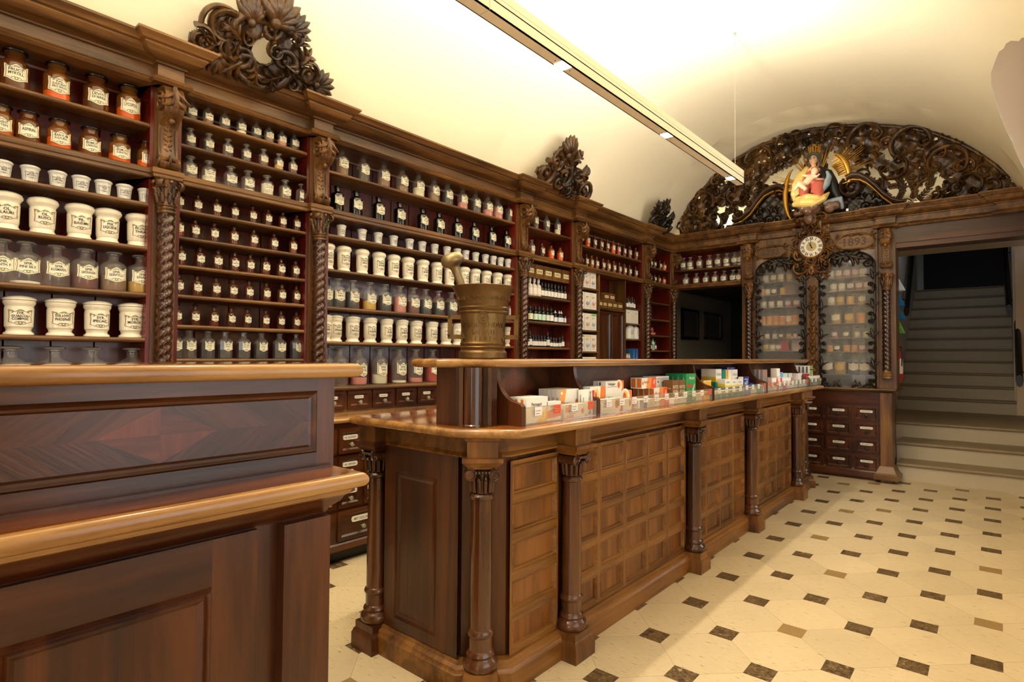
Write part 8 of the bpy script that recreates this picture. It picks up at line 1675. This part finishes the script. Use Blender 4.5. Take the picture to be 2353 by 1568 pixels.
def odd_things():
    # pink piece on the corner bay shelf
    y, z = DATA['pink']
    r = thing('soap_dish', (-3.33, y, z), 'small pink dish with a raised handle in the dark corner bay', 'dish')
    MB().lathe([(.035, 0), (.06, .006), (.062, .03), (.05, .034)], 18).build('dish', P('pink_plastic', (206, 108, 104), .4), r)
    MB().tube([(0, -.04, .03), (0, -.03, .075), (0, .03, .08), (0, .045, .05)], [.018, .02, .02, .016], 10).build('handle', P('pink_plastic', (206, 108, 104), .4), r)
    # framed pictures in the corridor
    for (y0, y1, z0, z1, fm, lab) in DATA['pictures']:
        L = (-3.59, (y0 + y1) / 2, z0); T = off(L); r = thing('framed_picture', L, lab, 'picture', 'pictures in the corridor'); F = FL(-3.6)
        fmm = P('frame_' + '_'.join(map(str, fm)), fm, .35)
        m = MB(); m.M = T
        for a, b, c, d in ((y0, y1, z0, z0 + .04), (y0, y1, z1 - .04, z1), (y0, y0 + .04, z0, z1), (y1 - .04, y1, z0, z1)): m.box(-3.6, -3.565, a, b, c, d)
        m.build('frame', fmm, r, smooth=False)
        m = MB(); m.M = T; m.quad(F, y0 + .03, y1 - .03, z0 + .03, z1 - .03, .012, 0); m.quad(F, y0 + .11, y1 - .11, z0 + .11, z1 - .11, .013, 1); m.build('print', [P('dark_mount', (60, 56, 44), .6), P('dark_engraving', (30, 27, 22), .6)], r, smooth=False)
        m = MB(); m.M = T; m.box(-3.578, -3.576, y0 + .03, y1 - .03, z0 + .03, z1 - .03); m.build('pane', PANE, r, smooth=False)
    y0, y1, z0, z1 = DATA['rack']; L = (-3.58, (y0 + y1) / 2, z0); T = off(L)
    r = thing('vial_rack', L, 'pale wooden wall rack holding rows of tiny vials in the corridor', 'rack')
    m = MB(); m.M = T; m.box(-3.6, -3.585, y0, y1, z0, z1); m.build('rack_back', P('pale_rack_wood', (168, 138, 84), .5), r, smooth=False)
    for k in range(6):
        z = z0 + (z1 - z0) * k / 5.0 - (.01 if k else 0); m = MB(); m.M = T; m.box(-3.6, -3.545, y0, y1, z, z + .012); m.build('rack_shelf', P('pale_rack_wood', (168, 138, 84), .5), r, smooth=False)
    for yy in (y0, y1 - .012): m = MB(); m.M = T; m.box(-3.6, -3.545, yy, yy + .012, z0, z1); m.build('rack_side', P('pale_rack_wood', (168, 138, 84), .5), r, smooth=False)
    for k in range(5):
        for i in range(4):
            if (k * 4 + i) % 7 == 3: continue
            o = MB().lathe([(.011, 0), (.011, .055), (.006, .06), (.006, .066), (.008, .067), (.008, .08)], 8).build('vial', P('vial_white', (200, 194, 170), .3))
            o.location = (-3.565, y0 + .03 + (y1 - y0 - .06) * i / 3, z0 + (z1 - z0) * k / 5.0 + .0035 + (.009 if k == 0 else 0))
            tag(o, 'tiny vial, %s in row %s from the bottom of the pale wall rack' % (ORD[i], 'one two three four five'.split()[k]), 'vial', 'vials in the corridor rack')
    # fire extinguisher by the stairs
    x, y, z, h = DATA['extinguisher']; r = thing('fire_extinguisher', (x, y, z), 'red fire extinguisher on the wall between the cabinet and the stairs', 'fire extinguisher')
    R = .062; MB().lathe([(R * .9, 0), (R, .01), (R, h * .76), (R * .8, h * .84), (R * .35, h * .89), (R * .3, h * .92)], 24).build('cylinder', P('extinguisher_red', (176, 20, 24), .25, coat=.5), r)
    MB().lathe([(R + .001, h * .2), (R + .001, h * .6)], 24, caps=False).build('label', P('extinguisher_label', (226, 206, 200), .5), r)
    m = MB(); m.lathe([(.022, h * .91), (.022, h * .95), (.012, h * .97)], 12); m.tube([(0, 0, h * .95), (0, -.05, h * .99), (.02, -.1, h * 1.0)], .008); m.tube([(0, 0, h * .94), (.05, -.03, h * .9), (.055, -.03, h * .6), (.05, -.03, h * .4)], .009); m.build('valve', BLACK, r)
    for k, (x, y, z, c, lab) in enumerate(DATA['brushes']):
        r = thing('brush_bundle', (x, y, z), lab, 'brush', 'brushes hung beside the stairs'); rnd = random.Random(k)
        m = MB()
        for i in range(16):
            a = 2 * pi * i / 16; q = .045 + .02 * rnd.random()
            m.tube([(0, 0, 0), (.4 * q * cos(a), .4 * q * sin(a), -.06), (q * cos(a), q * sin(a), -.15)], [.006, .008, .012], 6)
        m.build('bristles', P('bristle_%d_%d_%d' % c, c, .35), r)
        MB().tube([(0, 0, -.01), (0, 0, .05), (-.05, .02, .06)], .008).build('handle', P('brush_handle', (200, 204, 206), .3), r)
odd_things()
